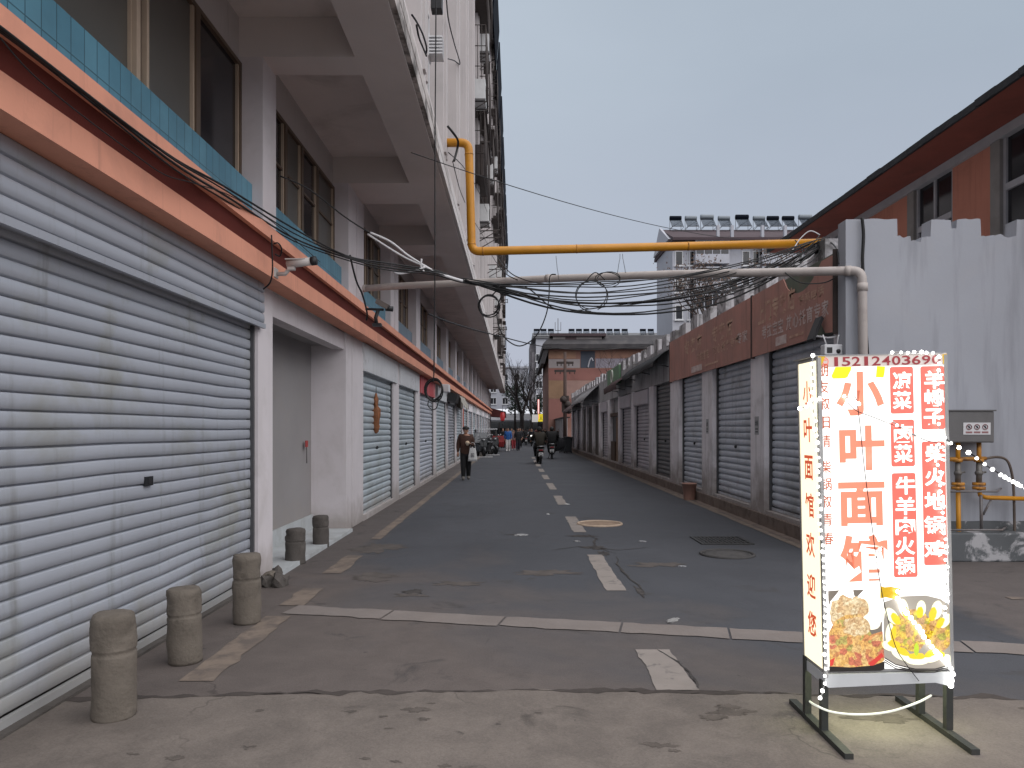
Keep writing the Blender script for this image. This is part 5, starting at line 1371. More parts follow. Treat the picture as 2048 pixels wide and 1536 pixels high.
# ------------------------------------------------------------------ air conditioners on the left facade
def ac_mesh():
    b = MB(); b.bbox(0,.32,0,.85,0,.58,.015)
    f = MB(); f.tube([(.335,.3+.2*math.cos(a),.29+.2*math.sin(a)) for a in [i*2*math.pi/20 for i in range(21)]], .012, 5, cap=False); f.box(.321,.33,.29,.31,.1,.48); f.box(.321,.33,.1,.5,.28,.3)
    k = MB(); k.bar((-.1,.15,-.02),(.36,.15,-.02),.016,5); k.bar((-.1,.7,-.02),(.36,.7,-.02),.016,5); k.bar((-.1,.15,-.3),(.34,.15,-.03),.014,5); k.bar((-.1,.7,-.3),(.34,.7,-.03),.014,5)
    return (('casing', b.data('casing', [M['ac_white']])), ('fan_grille', f.data('fan_grille', [M['iron']])), ('bracket', k.data('bracket', [M['iron']])))
acm = ac_mesh()
acs = [(21.9,11.3),(24.9,14.2),(24.9,8.55),(29.2,11.4),(33.5,8.4),(36.4,14.3),(42.2,8.6),(47.6,11.3),(53.8,8.5),(60.2,8.4)]
accum = ['lowest of the pair nearest the yellow pipe', 'upper of the pair nearest the yellow pipe', 'just right of the yellow pipe', 'between two window cages', 'under the long row of cages, nearest', 'high among the cages', 'under the cages, mid facade', 'beside a cage far along', 'low on the facade far along', 'farthest and lowest on the facade']
for (y, z), lb in zip(acs, accum):
    e = empty('air_conditioner', (-1.2, y, z)); tag(e, 'white air conditioner on the left facade, ' + lb, 'air conditioner', 'air conditioners on the left facade')
    for nm, d in acm:
        o = bpy.data.objects.new(nm, d); COL.objects.link(o); o.parent = e
# clothes-drying brackets
for k, (x, y) in enumerate(((957,462),(975,530),(990,600),(985,655),(1000,735))):
    Y = 1.2*F/(VX-x); p = Vector((-1.2, Y, EYE+(VY-y)/F*Y))
    mb = MB(); mb.bar((0,0,0),(.75,0,.02),.02,5); mb.bar((0,.9,0),(.75,.9,.02),.02,5); mb.bar((.72,-.2,.02),(.72,1.1,.02),.02,5); mb.bar((0,0,-.35),(.6,0,.0),.016,5); mb.bar((0,.9,-.35),(.6,.9,0),.016,5)
    o = mb.build('drying_rack', [M['iron']]); o.location = p; tag(o, 'dark drying rack on the low left facade, ' + ['by the yellow pipe', 'second from the pipe', 'third from the pipe', 'fourth from the pipe', 'farthest away'][k], 'drying rack', 'drying racks above the overhang')

# ================================================================== FAR BUILDINGS
def far_window(w, h, mull=1):
    f = MB(); t = .09
    f.box(-w/2-t, w/2+t, -.06, .02, -t, 0); f.box(-w/2-t, w/2+t, -.06, .02, h, h+t); f.box(-w/2-t, -w/2, -.06, .02, 0, h); f.box(w/2, w/2+t, -.06, .02, 0, h)
    for q in range(1, mull+1): f.box(-w/2+w*q/(mull+1)-.04, -w/2+w*q/(mull+1)+.04, -.05, .02, 0, h)
    f.box(-w/2-.2, w/2+.2, -.25, .02, -t-.12, -t)
    return f.data('window', [M['frame_white']]), MB().box(-w/2, w/2, -.02, .03, 0, h).data('pane', [M['glass_dark']])
def put(me, parent, loc, name, rz=0):
    o = bpy.data.objects.new(name, me); COL.objects.link(o); o.parent = parent; o.location = loc; o.rotation_euler = (0,0,rz); return o
FW, FP = far_window(1.3, 1.5, 1)
FWn, FPn = far_window(.7, 1.5, 0)
bal = MB(); bal.box(-1.9,1.9,-1.1,0,-.05,.08); bal.box(-1.9,1.9,-1.1,-1.0,.08,1.0); bal.box(-1.9,-1.8,-1.0,0,.08,1.0); bal.box(1.8,1.9,-1.0,0,.08,1.0)
for q in range(5): bal.box(-1.88+q*.92, -1.80+q*.92, -1.08, -1.0, 1.0, 2.5)
bal.box(-1.9,1.9,-1.1,-1.0,2.5,2.65)
bal = bal.data('balcony', [M['far_white']])
balp = MB().box(-1.8,1.8,-1.04,-1.02,1.0,2.5).data('pane', [M['glass_dark']])

def heater(kind=0):
    t = MB(); t.lathe([(.05,-.9),(.26,-.88),(.28,-.8),(.28,.8),(.26,.88),(.05,.9)], 14, 0, (0,0,0), 'x')
    t.v = [(x, y+.9, z+1.45) for x, y, z in t.v]
    u = MB()
    for q in range(13): u.bar((-.78+q*.13,.82,1.25),(-.78+q*.13,-.55,.15),.042,5)
    f = MB()
    for x in (-.85,.85): f.bar((x,.95,0),(x,.95,1.3),.03,4); f.bar((x,-.6,0),(x,.85,1.25),.03,4); f.bar((x,-.6,0),(x,.95,0),.03,4)
    f.bar((-.85,-.6,.1),(.85,-.6,.1),.035,4); f.bar((-.85,.95,.2),(.85,.95,1.1),.025,4)
    return (('tank', t.data('tank', [M['tank'] if kind == 0 else M['panel_navy']])), ('tubes', u.data('tubes', [M['tube_glass']])), ('stand', f.data('stand', [M['iron']])))
h0, h1 = heater(0), heater(1)
ORD = ['first','second','third','fourth','fifth','sixth','seventh','eighth','ninth','tenth','eleventh','twelfth','thirteenth','fourteenth']
def put_heater(kind, loc, s, label, group, parts=True):
    e = empty('solar_water_heater', loc); e.scale = (s*.86, s, s*1.08); tag(e, label, 'water heater', group)
    for nm, d in (h0 if kind == 0 else h1): put(d, e, (0,0,0), nm)

# white apartment building on the right, behind the shop row
AY = 85.0
def ax(px_, Y=AY): return (px_-VX)/F*Y
def az(py_, Y=AY): return EYE + (VY-py_)/F*Y
AB = empty('white_apartment_building', (ax(1345), AY, 0)); tag(AB, 'stained white apartment building with purple brown roof behind the right-hand shops', 'building')
o0 = Vector((ax(1345), AY, 0)); inv = Matrix.Translation(-o0)
def apart(mb, name, mats):
    o = mb.build(name, mats, AB); o.matrix_parent_inverse = inv; return o
x0, x1 = ax(1345), ax(1760); zr = az(478)
mb = MB(); mb.box(x0, x1, AY, AY+9.4, 0, zr); apart(mb, 'wall', [M['far_white']])
mb = MB(); mb.prism([(AY-1.2, zr-.1),(AY+5.5, zr+2.5),(AY+10.2, zr-.1),(AY+10.2,zr-.4),(AY-1.2,zr-.4)], x0-.2, x1, 'x'); apart(mb, 'roof', [M['far_roof']])
mb = MB(); mb.prism([(AY-.02, zr),(AY+5.5,zr+2.7),(AY+9.4,zr)], x0-.45, x0-.19, 'x'); apart(mb, 'gable', [M['far_white']])
mb = MB()
for px_ in (1432, 1460, 1520, 1565): mb.box(ax(px_)-.15, ax(px_)+.15, AY-1.0, AY-.6, zr-.4, zr+1.3)
apart(mb, 'vent_stack', [M['far_white']])
for k, pz in enumerate((508, 562, 616, 670, 724)):
    z = az(pz+22)
    for j, (px_, kind) in enumerate(((1358,'n'),(1388,'w'),(1420,'b'),(1462,'w'),(1492,'n'),(1518,'w'),(1552,'b'),(1592,'w'),(1622,'w'),(1652,'b'))):
        p = Vector((ax(px_), AY, z)) - o0
        if kind == 'b':
            b = put(bal, AB, p, 'balcony'); put(balp, b, (0,0,0), 'pane')
        elif k*7+j != 3:
            w = put(FW if kind == 'w' else FWn, AB, p, 'window'); put(FP if kind == 'w' else FPn, w, (0,0,0), 'pane')
for k, pz in enumerate((490, 545, 599, 653, 707)):
    mb = MB(); mb.box(ax(1385), x1, AY-.25, AY-.002, az(pz+4), az(pz)); apart(mb, 'ledge', [pmat('grimy_ledge%d' % k, (.25,.25,.26), .9, .3, 1, dirt=(.06,.055,.05), dirt_amt=.9, dirt_s=.9, dirt_lo=.45, dirt_hi=.6)])
for k, px_ in enumerate((1378, 1441, 1577)):
    mb = MB(); mb.bar((ax(px_), AY-.15, 0), (ax(px_), AY-.15, zr), .09, 6); apart(mb, 'downpipe', [M['far_white']])
for k, (px_, py_) in enumerate(((1353,566),(1352,742))):
    e = empty('air_conditioner', (ax(px_), AY-.05, az(py_+8))); e.rotation_euler = (0,0,R(-90)); e.scale = (1.2,1.2,1.2)
    tag(e, ['upper white air conditioner on the corner of the far right apartment building', 'lower white air conditioner on the corner of the far right apartment building'][k], 'air conditioner')
    for nm, d in acm: put(d, e, (0,0,0), nm)
for k, (px_, py_, kd) in enumerate(((1355,460,1),(1386,456,0),(1419,456,0),(1453,454,0),(1490,452,1),(1524,451,0),(1552,456,1),(1583,457,1),(1618,450,0))):
    put_heater(kd, (ax(px_, AY+4), AY+4.3, zr+2.35), .92 + .1*(k in (2,4,8)), ORD[k] + ' solar water heater from the left on the purple brown roof', 'solar water heaters on the right apartment roof')

# far white building across the end of the street
BY = 165.0
def bx(px_, Y=BY): return (px_-VX)/F*Y
bo = Vector((bx(1065), BY, 0)); BB = empty('distant_apartment_building', bo); inv2 = Matrix.Translation(-bo)
tag(BB, 'distant pale apartment building with a row of roof heaters at the end of the street', 'building')
def bpart(mb, name, mats):
    o = mb.build(name, mats, BB); o.matrix_parent_inverse = inv2; return o
zb = az(677, BY)
mb = MB(); mb.box(bx(1072), bx(1420), BY, BY+14, 0, zb); bpart(mb, 'wall', [M['far_white']])
mb = MB(); mb.box(bx(1060), bx(1072)-.002, BY+1.5, BY+14, 0, zb-1); mb.box(bx(1064), bx(1070), BY+.6, BY+1.5, 0, zb-3); bpart(mb, 'stair_tower', [pmat('far_grey', (.13,.12,.13), .9, .3, .5, dirt=(.3,.29,.3), dirt_amt=.8, dirt_s=.7)])
mb = MB(); mb.box(bx(1064), bx(1425), BY-.5, BY+14.5, zb, zb+.5); mb.prism([(BY-.6,zb+.5),(BY+6,zb+2.0),(BY+14,zb+.5)], bx(1066), bx(1420), 'x'); bpart(mb, 'roof', [pmat('far_roof_grey', (.13,.13,.135), .9, .3, .5)])
for r_ in range(6):
    for c in range(4):
        p = Vector((bx(1078 + c*75), BY, az(722 + r_*27, BY))) - bo
        w = put(FW, BB, p, 'window'); put(FP, w, (0,0,0), 'pane')
k = 0
for px_ in (1074,1088,1103,1145,1160,1175,1191,1206,1222,1237,1253,1290,1306):
    put_heater(1, (bx(px_), BY+2, zb+.9), .86, ORD[k] + ' small solar heater from the left on the distant building', 'solar heaters on the distant building'); k += 1
# pale block left of the tree
CY = 190.0
co = Vector(((1012-VX)/F*CY, CY, 0)); CBd = empty('distant_pale_block', co); tag(CBd, 'hazy pale block seen through the bare tree', 'building')
mb = MB(); mb.box(-6, 5.5, 0, 12, 0, 17); mb.box(-6.3,5.8,-.3,12.3,17,17.5); mb.build('wall', [M['far_white']], CBd)
for r_ in range(5):
    for c in range(3):
        w = put(FW, CBd, (-3.2+c*3, 0, 2+r_*3), 'window'); put(FP, w, (0,0,0), 'pane')
# antenna mast
e = empty('antenna_mast', (bx(1116,160), 160, az(676,160))); tag(e, 'thin forked antenna mast on the distant roof', 'antenna')
mb = MB(); mb.bar((0,0,0),(0,0,4.2),.07,5); mb.bar((-.6,0,1.6),(.6,0,1.6),.06,5); mb.bar((-.6,0,1.6),(-.6,0,3.4),.05,5); mb.bar((.6,0,1.6),(.6,0,3.4),.05,5); mb.ball((0,0,.9),.2,8); mb.build('mast', [M['iron']], e)

# patchwork coloured building with a dark roof
DY = 76.0
def dx_(px_, Y=DY): return (px_-VX)/F*Y
do = Vector((dx_(1097), DY, 0)); DB = empty('patchwork_building', do); inv3 = Matrix.Translation(-do)
tag(DB, 'old building painted in faded orange and grey blocks under a dark hipped roof', 'building')
def dpart(mb, name, mats):
    o = mb.build(name, mats, DB); o.matrix_parent_inverse = inv3; return o
ze = az(699, DY)
mb = MB(); mb.box(dx_(1097), dx_(1330), DY, DY+16, 0, ze); dpart(mb, 'wall', [pmat('patch_base', (.23,.125,.10), .9, .15, .5, dirt=(.16,.08,.06), dirt_amt=.5)])
cols = {'o': (.28,.165,.115), 'g': (.27,.24,.24), 'b': (.055,.065,.085), 'r': (.22,.10,.085), 'p': (.27,.17,.145), 'y': (.235,.145,.09), 'l': (.26,.24,.28), 'm': (.27,.15,.11)}
pm = {k: pmat('patch_'+k, c, .9, .12, .6, dirt=tuple(q*.6 for q in c), dirt_amt=.5, dirt_s=.5) for k, c in cols.items()}
for (a, b, c, d, k) in ((1097,702,1152,717,'o'),(1097,718,1160,736,'g'),(1161,702,1190,736,'b'),(1191,702,1330,716,'m'),(1191,717,1330,736,'l'),(1097,737,1128,760,'r'),(1129,737,1215,760,'r'),(1216,737,1330,760,'r'),(1097,761,1130,797,'y'),(1131,761,1200,797,'p'),(1097,798,1200,840,'r')):
    mb = MB(); mb.box(dx_(a)+.01, dx_(b if False else c)-.01, DY-.02, DY-.001, az(d, DY)+.01, az(b, DY)-.01); dpart(mb, 'painted_block', [pm[k]])
mb = MB(); P_ = [at(1162+q*6, 734-24*math.sin(q*.9) if q < 3 else 712+q*2, DY-.05) for q in range(5)]; mb.tube(spline([at(1176,735,DY-.05), at(1179,722,DY-.05), at(1183,716,DY-.05), at(1186,722,DY-.05)],5), .07, 5); dpart(mb, 'painted_mark', [M['far_white']])
# roof: eaves slab and hipped upper part
mb = MB(); e0, e1 = dx_(1085), dx_(1340)
mb.box(e0, e1, DY-.9, DY+17, ze, ze+.45)
vs = [(e0,DY-.9,ze+.46),(e1,DY-.9,ze+.46),(e1,DY+17,ze+.46),(e0,DY+17,ze+.46),(e0+.9,DY+1.2,ze+1.6),(e1,DY+1.2,ze+1.6),(e1,DY+15,ze+1.6),(e0+.9,DY+15,ze+1.6)]
mb.add(vs, [(0,1,5,4),(1,2,6,5),(2,3,7,6),(3,0,4,7),(4,5,6,7)])
mb.prism([(dx_(1082),az(728,DY)),(dx_(1089),az(728,DY)),(dx_(1097),ze),(dx_(1088),ze)], DY-.6, DY+16)
dpart(mb, 'roof', [pmat('hip_roof', (.045,.042,.045), .9, .3, 1, dirt=(.09,.08,.075), dirt_amt=.6, dirt_s=1)])
mb = MB(); mb.box(dx_(1106), dx_(1204), DY+.2, DY+3, ze+.47, ze+1.35); mb.box(dx_(1100), dx_(1212), DY-.1, DY+3.2, ze+1.36, ze+1.62, 1); mb.box(dx_(1131), dx_(1153), DY+.15, DY+.2, ze+.5, ze+1.3, 1)
dpart(mb, 'dormer', [pmat('dormer_wall', (.22,.2,.2), .9, .2, 1), M['far_roof']])

# utility pole
UY = 60.0
uo = at(1130, 870, UY); uo.z = 0
e = empty('utility_pole', uo); tag(e, 'brown utility pole with two crossarms before the patchwork building', 'utility pole')
mb = MB(); mb.tube([(0,0,0),(0,0,7.8)], [.17,.12], 10); mb.build('pole', [pmat('pole_brown', (.065,.042,.036), .9, .2, 4)], e)
for z, w in ((6.95,.68),(6.3,.85)):
    mb = MB(); mb.box(-w, w, -.08, .08, z-.09, z+.09); c = mb.build('crossarm', [M['iron']], e)
    for q in (-.9,-.45,.45,.9):
        i_ = MB(); i_.lathe([(.03,z-.02),(.05,z-.08),(.03,z-.14),(.05,z-.2),(.02,z-.26)], 8, 0, (q*w,0,0)); i_.build('insulator', [M['iron']], c)
mb = MB(); mb.box(-.25,.3,-.2,.2,3.0,4.3); mb.ball((.2,-.2,3.6),.3,8); mb.ball((-.15,-.2,4.0),.28,8); mb.ball((.3,0,3.1),.25,8); mb.build('cable_clutter', [M['iron']], e)

# ================================================================== TREES
def tree(name, loc, h, spread, seed, label, leaf=None, trunk_r=.2, depth=5, fork=.35, lean=0, mats=None):
    rg = random.Random(seed); e = empty(name, loc); tag(e, label, 'tree')
    tr, br, tips = MB(), MB(), []
    def grow(p, d, ln, r, lv):
        n = 4; pts = [p]; q = p.copy(); dd = d.copy()
        for i in range(n):
            dd = (dd + Vector((rg.uniform(-.16,.16), rg.uniform(-.16,.16), rg.uniform(-.04,.12)))).normalized()
            q = q + dd*ln/n; pts.append(q.copy())
        mb = tr if lv == 0 else br
        mb.tube(pts, [r*(1-.42*i/n) for i in range(n+1)], 7 if lv < 2 else (5 if lv < 4 else 3))
        if lv >= depth: tips.append(q); return
        k = 3 if lv < 2 else rg.choice((2,3,3))
        for i in range(k):
            a = rg.uniform(0, 6.28) if lv else i*2*math.pi/k + rg.uniform(-.4,.4)
            s = rg.uniform(.45, .95)*spread
            nd = (dd + Vector((math.cos(a)*s, math.sin(a)*s, rg.uniform(-.1,.35)))).normalized()
            st = pts[rg.choice((3,4,4))] if lv else pts[-1 if i else 3]
            grow(st, nd, ln*rg.uniform(.62,.82), r*rg.uniform(.5,.62), lv+1)
    grow(Vector((0,0,0)), Vector((lean,0,1)).normalized(), h*fork, trunk_r, 0)
    mm = mats or (M['bark'], M['twig'])
    tr.build('trunk', [mm[0]], e); br.build('crown', [mm[1]], e)
    if leaf:
        lf = MB()
        for t in tips:
            for q in range(leaf[1]):
                c = t + Vector((rg.gauss(0,.22), rg.gauss(0,.22), rg.gauss(0,.2))); s = rg.uniform(.04,.09)*leaf[2]
                u = Vector((rg.uniform(-1,1), rg.uniform(-1,1), rg.uniform(-1,1))).normalized(); w = u.orthogonal().normalized()
                lf.add([c-u*s, c+w*s*.6, c+u*s, c-w*s*.6], [(0,1,2,3)])
        lf.build('leaves', [leaf[0]], e)
    return e
tp = at(1046, 858, 95); tp.z = 0
tree('bare_tree', tp, 13.5, .85, 21, 'tall bare forked tree rising over the far end of the street', None, .42, 6, .27, .02, (M['bark'], M['bark']))
tp = at(1058, 858, 97); tp.z = 0
tree('bare_tree', tp, 12, .7, 5, 'second bare trunk leaning right beside the forked tree', None, .3, 6, .27, .10, (M['bark'], M['bark']))
tree('bare_tree', (9.9, 36, 0), 10.2, .95, 8, 'bare tree with clinging brown leaves before the right apartment building', (M['dead_leaf'], 4, 1.0), .34, 6, .3)
tree('bare_tree', (14.6, 47, 0), 10.0, .9, 13, 'thin bare tree with brown leaves right of the other one', (M['dead_leaf'], 2, 1.0), .34, 6, .3)
tree('bare_tree', (9.3, 62, 0), 8.8, .9, 31, 'leafless twiggy tree rising behind the far merlons', None, .16, 6, .3)
tree('bare_tree', (5.3, 61, 0), 4.9, .95, 77, 'low tangled bare tree beside the utility pole', None, .12, 6, .3)
# dark evergreen behind the bare trees
def evergreen(loc, rx, rz, zc, n, seed, label):
    rg = random.Random(seed); e = empty('evergreen_tree', loc); tag(e, label, 'tree')
    mb = MB(); mb.tube([(0,0,0),(0,0,zc)], [.2,.1], 7); mb.build('trunk', [M['bark']], e)
    mb = MB()
    cl = [Vector((rg.gauss(0,.5)*rx, rg.gauss(0,.5)*rx, zc + rg.uniform(-1,1)*rz)) for _ in range(26)]
    for _ in range(n):
        c = rg.choice(cl) + Vector((rg.gauss(0,.32), rg.gauss(0,.32), rg.gauss(0,.32))); s = rg.uniform(.07,.17)
        u = Vector((rg.uniform(-1,1), rg.uniform(-1,1), rg.uniform(-.6,.9))).normalized(); w = u.orthogonal().normalized()
        mb.add([c-u*s, c+w*s*.6, c+u*s, c-w*s*.6], [(0,1,2,3)])
    mb.build('crown', [M['evergreen']], e)
tp = at(1030, 858, 99); tp.z = 0; evergreen(tp, 1.1, 1.6, 5.7, 1500, 3, 'dark evergreen tree behind the bare trunks')
tp = at(1078, 858, 100); tp.z = 0; evergreen(tp, .9, 1.1, 5.0, 700, 9, 'small dark evergreen behind the tall red neon tube')

# ================================================================== MARKET AT THE END OF THE STREET
MY = 102.0
mo = at(1060, 858, MY); mo.z = 0
e = empty('market_canopy', mo); tag(e, 'long pale market canopy across the far end of the street', 'canopy')
mb = MB(); mb.prism([(0,2.9),(0,3.75),(9,4.6),(9,4.4)], -7, 5.5, 'x'); mb.build('canopy_roof', [pmat('canopy_white', (.68,.68,.70), .7, .05, .6)], e)
mb = MB(); mb.box(-7, 5.5, .2, 9, 2.6, 2.85); mb.build('canopy_soffit', [pmat('canopy_grey', (.3,.31,.32), .9, .2, .8)], e)
for q in range(6):
    mb = MB(); mb.bar((-6.5+q*2.3,.3,0),(-6.5+q*2.3,.3,2.7),.06,6); mb.build('post', [M['iron']], e)
e = empty('market_wall', mo + Vector((0,9.5,0))); tag(e, 'dim grey wall of stalls under the far market canopy', 'wall')
mb = MB(); mb.box(-9, 9, 0, .3, 0, 2.6)
for q in range(9): mb.box(-8.5+q*1.9, -7.3+q*1.9, -.5, 0, 0, 1.0+.4*(q % 3), 1 + q % 2)
mb.build('wall', [pmat('stall_grey', (.26,.27,.27), .9, .3, .8), M['grey_plastic'], pmat('stall_goods', (.25,.2,.18), .9, .5, 3)], e)
# signs
def signbox(px0, py0, px1, py1, Y, mat, label, txt=None, tmat=None, name='shop_sign'):
    a, b = at(px0, py1, Y), at(px1, py0, Y); c = (a+b)/2
    e = empty(name, (c.x, Y, a.z)); tag(e, label, 'sign')
    mb = MB(); mb.box(a.x-c.x, b.x-c.x, 0, .2, 0, b.z-a.z); mb.build('sign_face', [mat], e)
    if txt:
        mb = MB(); me = text_mesh(txt, .03); w, h = b.x-a.x, b.z-a.z
        T = Matrix(((w*.5,0,0,-w*.22),(0,0,-1,-.01),(0,h*.7,0,h*.15),(0,0,0,1))); mb.mesh(me, T); mb.build('lettering', [tmat], e)
    return e
signbox(1064, 829, 1076, 844, 94, emis('sign_pale', (.5,.49,.48), .8), 'pale lit sign panel left of the yellow one at the street end')
signbox(1076.2, 828, 1087, 843, 94, emis('sign_yellow', (.72,.58,.03), .9), 'yellow lit sign with a dark character at the street end', '人', M['black_metal'])
signbox(1075, 846, 1090, 858, 92, flat('sign_black', (.02,.02,.022), .6), 'black box below the yellow sign at the street end')
def tube_lamp(pa, pb, Y, r, mat, label):
    a, b = at(*pa, Y), at(*pb, Y); mb = MB(); mb.tube([Vector((0,0,0)), b-a], r, 10); mb.ball((0,0,0), r, 8); o = mb.build('neon_tube', [mat]); o.location = a; tag(o, label, 'neon light')
tube_lamp((1077,826), (1077,799), 93, .085, emis('neon_pink', (1.0,.42,.40), 1.6), 'upright pink red neon tube at the street end')
tube_lamp((1077,838), (1077,829), 92.9, .05, emis('neon_orange', (.9,.4,.2), 1.0), 'short orange neon tube below the pink one')
tube_lamp((1095,844), (1095,836), 90, .075, emis('neon_mint', (.6,1.0,.7), 1.6), 'short mint green neon tube at the street end')
signbox(1090.5, 832, 1098.5, 845, 90.3, emis('sign_green_lit', (.02,.33,.13), .8), 'green lit sign behind the mint tube')
mb = MB(); a, b = at(1101, 838, 88), at(1094, 812, 88); mb.tube([a, b], .06, 6); thing1(mb, 'slanted_pole', [M['cable_white']], 'slanted white pole near the green sign at the street end', 'pole')
# red shop front and lantern at the far left
e = empty('red_canopy', (-2.4, 79.5, 3.0)); tag(e, 'dark red canopy at the end of the orange band', 'canopy'); mb = MB(); mb.prism([(-.3,.0),(1.35,-.1),(1.35,.5),(-.3,.9)], 0, 6); mb.build('canvas', [flat('canopy_red', (.09,.022,.02), .8)], e)
lo = at(1005, 833, 72)
e = empty('red_lantern', lo); tag(e, 'bright red lantern hanging at the far left shopfronts', 'lantern')
mb = MB(); mb.lathe([(.10,-.42),(.19,-.36),(.24,-.12),(.24,.12),(.19,.34),(.10,.42)], 16); mb.build('lantern_body', [emis('lantern_red', (.33,.02,.022), .38)], e)
mb = MB(); mb.lathe([(.14,.42),(.14,.5)], 10); mb.lathe([(.13,-.5),(.13,-.42)], 10); mb.bar((0,0,.5),(0,0,1.1),.02,5); mb.bar((0,0,-.5),(0,0,-.85),.05,6); mb.build('lantern_cap', [M['black_metal']], e)

# ================================================================== PEOPLE
def skin(verts, edges, radii, sub=1):
    me = bpy.data.meshes.new('sk'); me.from_pydata(verts, edges, []); o = bpy.data.objects.new('sk', me); COL.objects.link(o)
    md = o.modifiers.new('skin', 'SKIN'); md.use_smooth_shade = True
    for i, r in enumerate(radii):
        me.skin_vertices[0].data[i].radius = (r, r) if not isinstance(r, tuple) else r
        me.skin_vertices[0].data[i].use_root = (i == 0)
    o.modifiers.new('ss', 'SUBSURF').levels = sub
    dg = bpy.context.evaluated_depsgraph_get(); out = bpy.data.meshes.new_from_object(o.evaluated_get(dg))
    bpy.data.objects.remove(o); return out
def person_mesh(J, mats, coat=1.0, coat_low=None):
    """one continuous body; J holds the joints. material slots: 0 top, 1 trousers, 2 skin, 3 shoes, 4 eyes"""
    names = ['pelvis','waist','chest','neck','sh_l','el_l','wr_l','sh_r','el_r','wr_r','hip_l','kn_l','an_l','to_l','hip_r','kn_r','an_r','to_r','headb']
    base = dict(pelvis=(.165,.13), waist=(.16*coat,.125*coat), chest=(.165*coat,.125*coat), neck=(.055,.055), headb=(.05,.05))
    lim = dict(sh=.085*coat, el=.062*coat, wr=.04, hip=.125, kn=.098, an=.07, to=.048)
    V = [J[n] for n in names]; ix = {n: i for i, n in enumerate(names)}
    Rr = [base[n] if n in base else (lim[n[:-2]],)*2 for n in names]
    Ed = [('pelvis','waist'),('waist','chest'),('chest','neck'),('neck','headb'),('chest','sh_l'),('sh_l','el_l'),('el_l','wr_l'),('chest','sh_r'),('sh_r','el_r'),('el_r','wr_r'),('pelvis','hip_l'),('hip_l','kn_l'),('kn_l','an_l'),('an_l','to_l'),('pelvis','hip_r'),('hip_r','kn_r'),('kn_r','an_r'),('an_r','to_r')]
    me = skin(V, [(ix[a], ix[b]) for a, b in Ed], Rr, 1)
    mb = MB(); off = 0
    segs = [(Vector(J[a]), Vector(J[b]), a, b) for a, b in Ed]
    b0 = len(mb.v); mb.mesh(me)
    def near(p):
        best = None
        for a, b, na, nb in segs:
            d = b-a; t = max(0, min(1, (p-a).dot(d)/max(d.length_squared, 1e-9))); q = (p-(a+d*t)).length
            if best is None or q < best[0]: best = (q, na, nb, t)
        return best
    for i, f in enumerate(mb.f):
        c = sum((Vector(mb.v[k]) for k in f), Vector())/len(f); _, na, nb, t = near(c)
        if na in ('headb',) or nb == 'headb' : k = 2
        elif na.startswith(('hip','kn')) and nb.startswith(('kn','an')): k = 1
        elif nb.startswith('to'): k = 3
        elif nb.startswith('hip'): k = 1 if coat_low is None else 0
        elif na == 'pelvis' and c.z < J['pelvis'][2] - .03 and coat_low is None: k = 1
        else: k = 0
        if coat_low is not None and c.z > coat_low and not (na in ('headb',) or nb == 'headb'): k = 0 if k != 3 else k
        mb.m[i] = k
    # head with nose, ears, brow
    H = Vector(J['head']); fd = Vector(J.get('face', (0,1,0))).normalized(); rt = Vector((fd.y, -fd.x, 0)).normalized(); upv = rt.cross(fd).normalized()
    if upv.z < 0: upv = -upv
    bm = bmesh.new(); bmesh.ops.create_uvsphere(bm, u_segments=18, v_segments=14, radius=1)
    vs = []
    for v in bm.verts:
        x, y, z = v.co
        w = .074 - .014*max(0, -z); dpt = .094 - .012*max(0, -z)
        q = Vector((x*w, y*dpt, z*.118))
        if y > .75 and abs(x) < .3 and -.35 < z < .15: q.y += .018*(1-abs(x)/.3)
        if y > .3 and -.75 < z < -.5: q.y += .006
        v.co = H + rt*q.x + fd*q.y + upv*q.z
    mb.bm(bm, 2, True)
    for s in (-1, 1):
        mb.ball(H + rt*.075*s - fd*.005 - upv*.008, .02, 8, 2, (.5, 1, 1.5))
        mb.ball(H + rt*.03*s + fd*.083 + upv*.008, .011, 6, 4)
    mb.ball(H + fd*.088 - upv*.055, .014, 6, 2, (1.6,.5,.5))
    # hands: palm and five fingers
    for s in ('l', 'r'):
        wv = Vector(J['wr_'+s]); dv = (wv - Vector(J['el_'+s])).normalized(); hd = Vector(J.get('hand_'+s, dv)).normalized()
        sd = hd.cross(Vector((0,1,0)) if abs(hd.y) < .8 else Vector((0,0,1))).normalized(); cl = hd.cross(sd).normalized()
        palm = wv + hd*.085
        mb.tube([wv - hd*.02, wv + hd*.03, palm - hd*.02, palm], [.026,.033,.036,.03], 8, 2)
        for k, (of, ln) in enumerate(((-.027,.062),(-.009,.075),(.009,.07),(.027,.055))):
            p0 = palm + sd*of - hd*.015; p1 = p0 + hd*ln*.55 + cl*.006; p2 = p1 + (hd*.7 + cl*.6).normalized()*ln*.33; p3 = p2 + (hd*.3 + cl).normalized()*ln*.3
            mb.tube([p0,p1,p2,p3], [.010,.0095,.0085,.006], 6, 2)
        p0 = wv + hd*.03 - sd*.022; p1 = p0 - sd*.024 + hd*.03 + cl*.01; p2 = p1 + hd*.03 - sd*.002 + cl*.012
        mb.tube([p0,p1,p2], [.014,.0115,.008], 6, 2)
    return mb
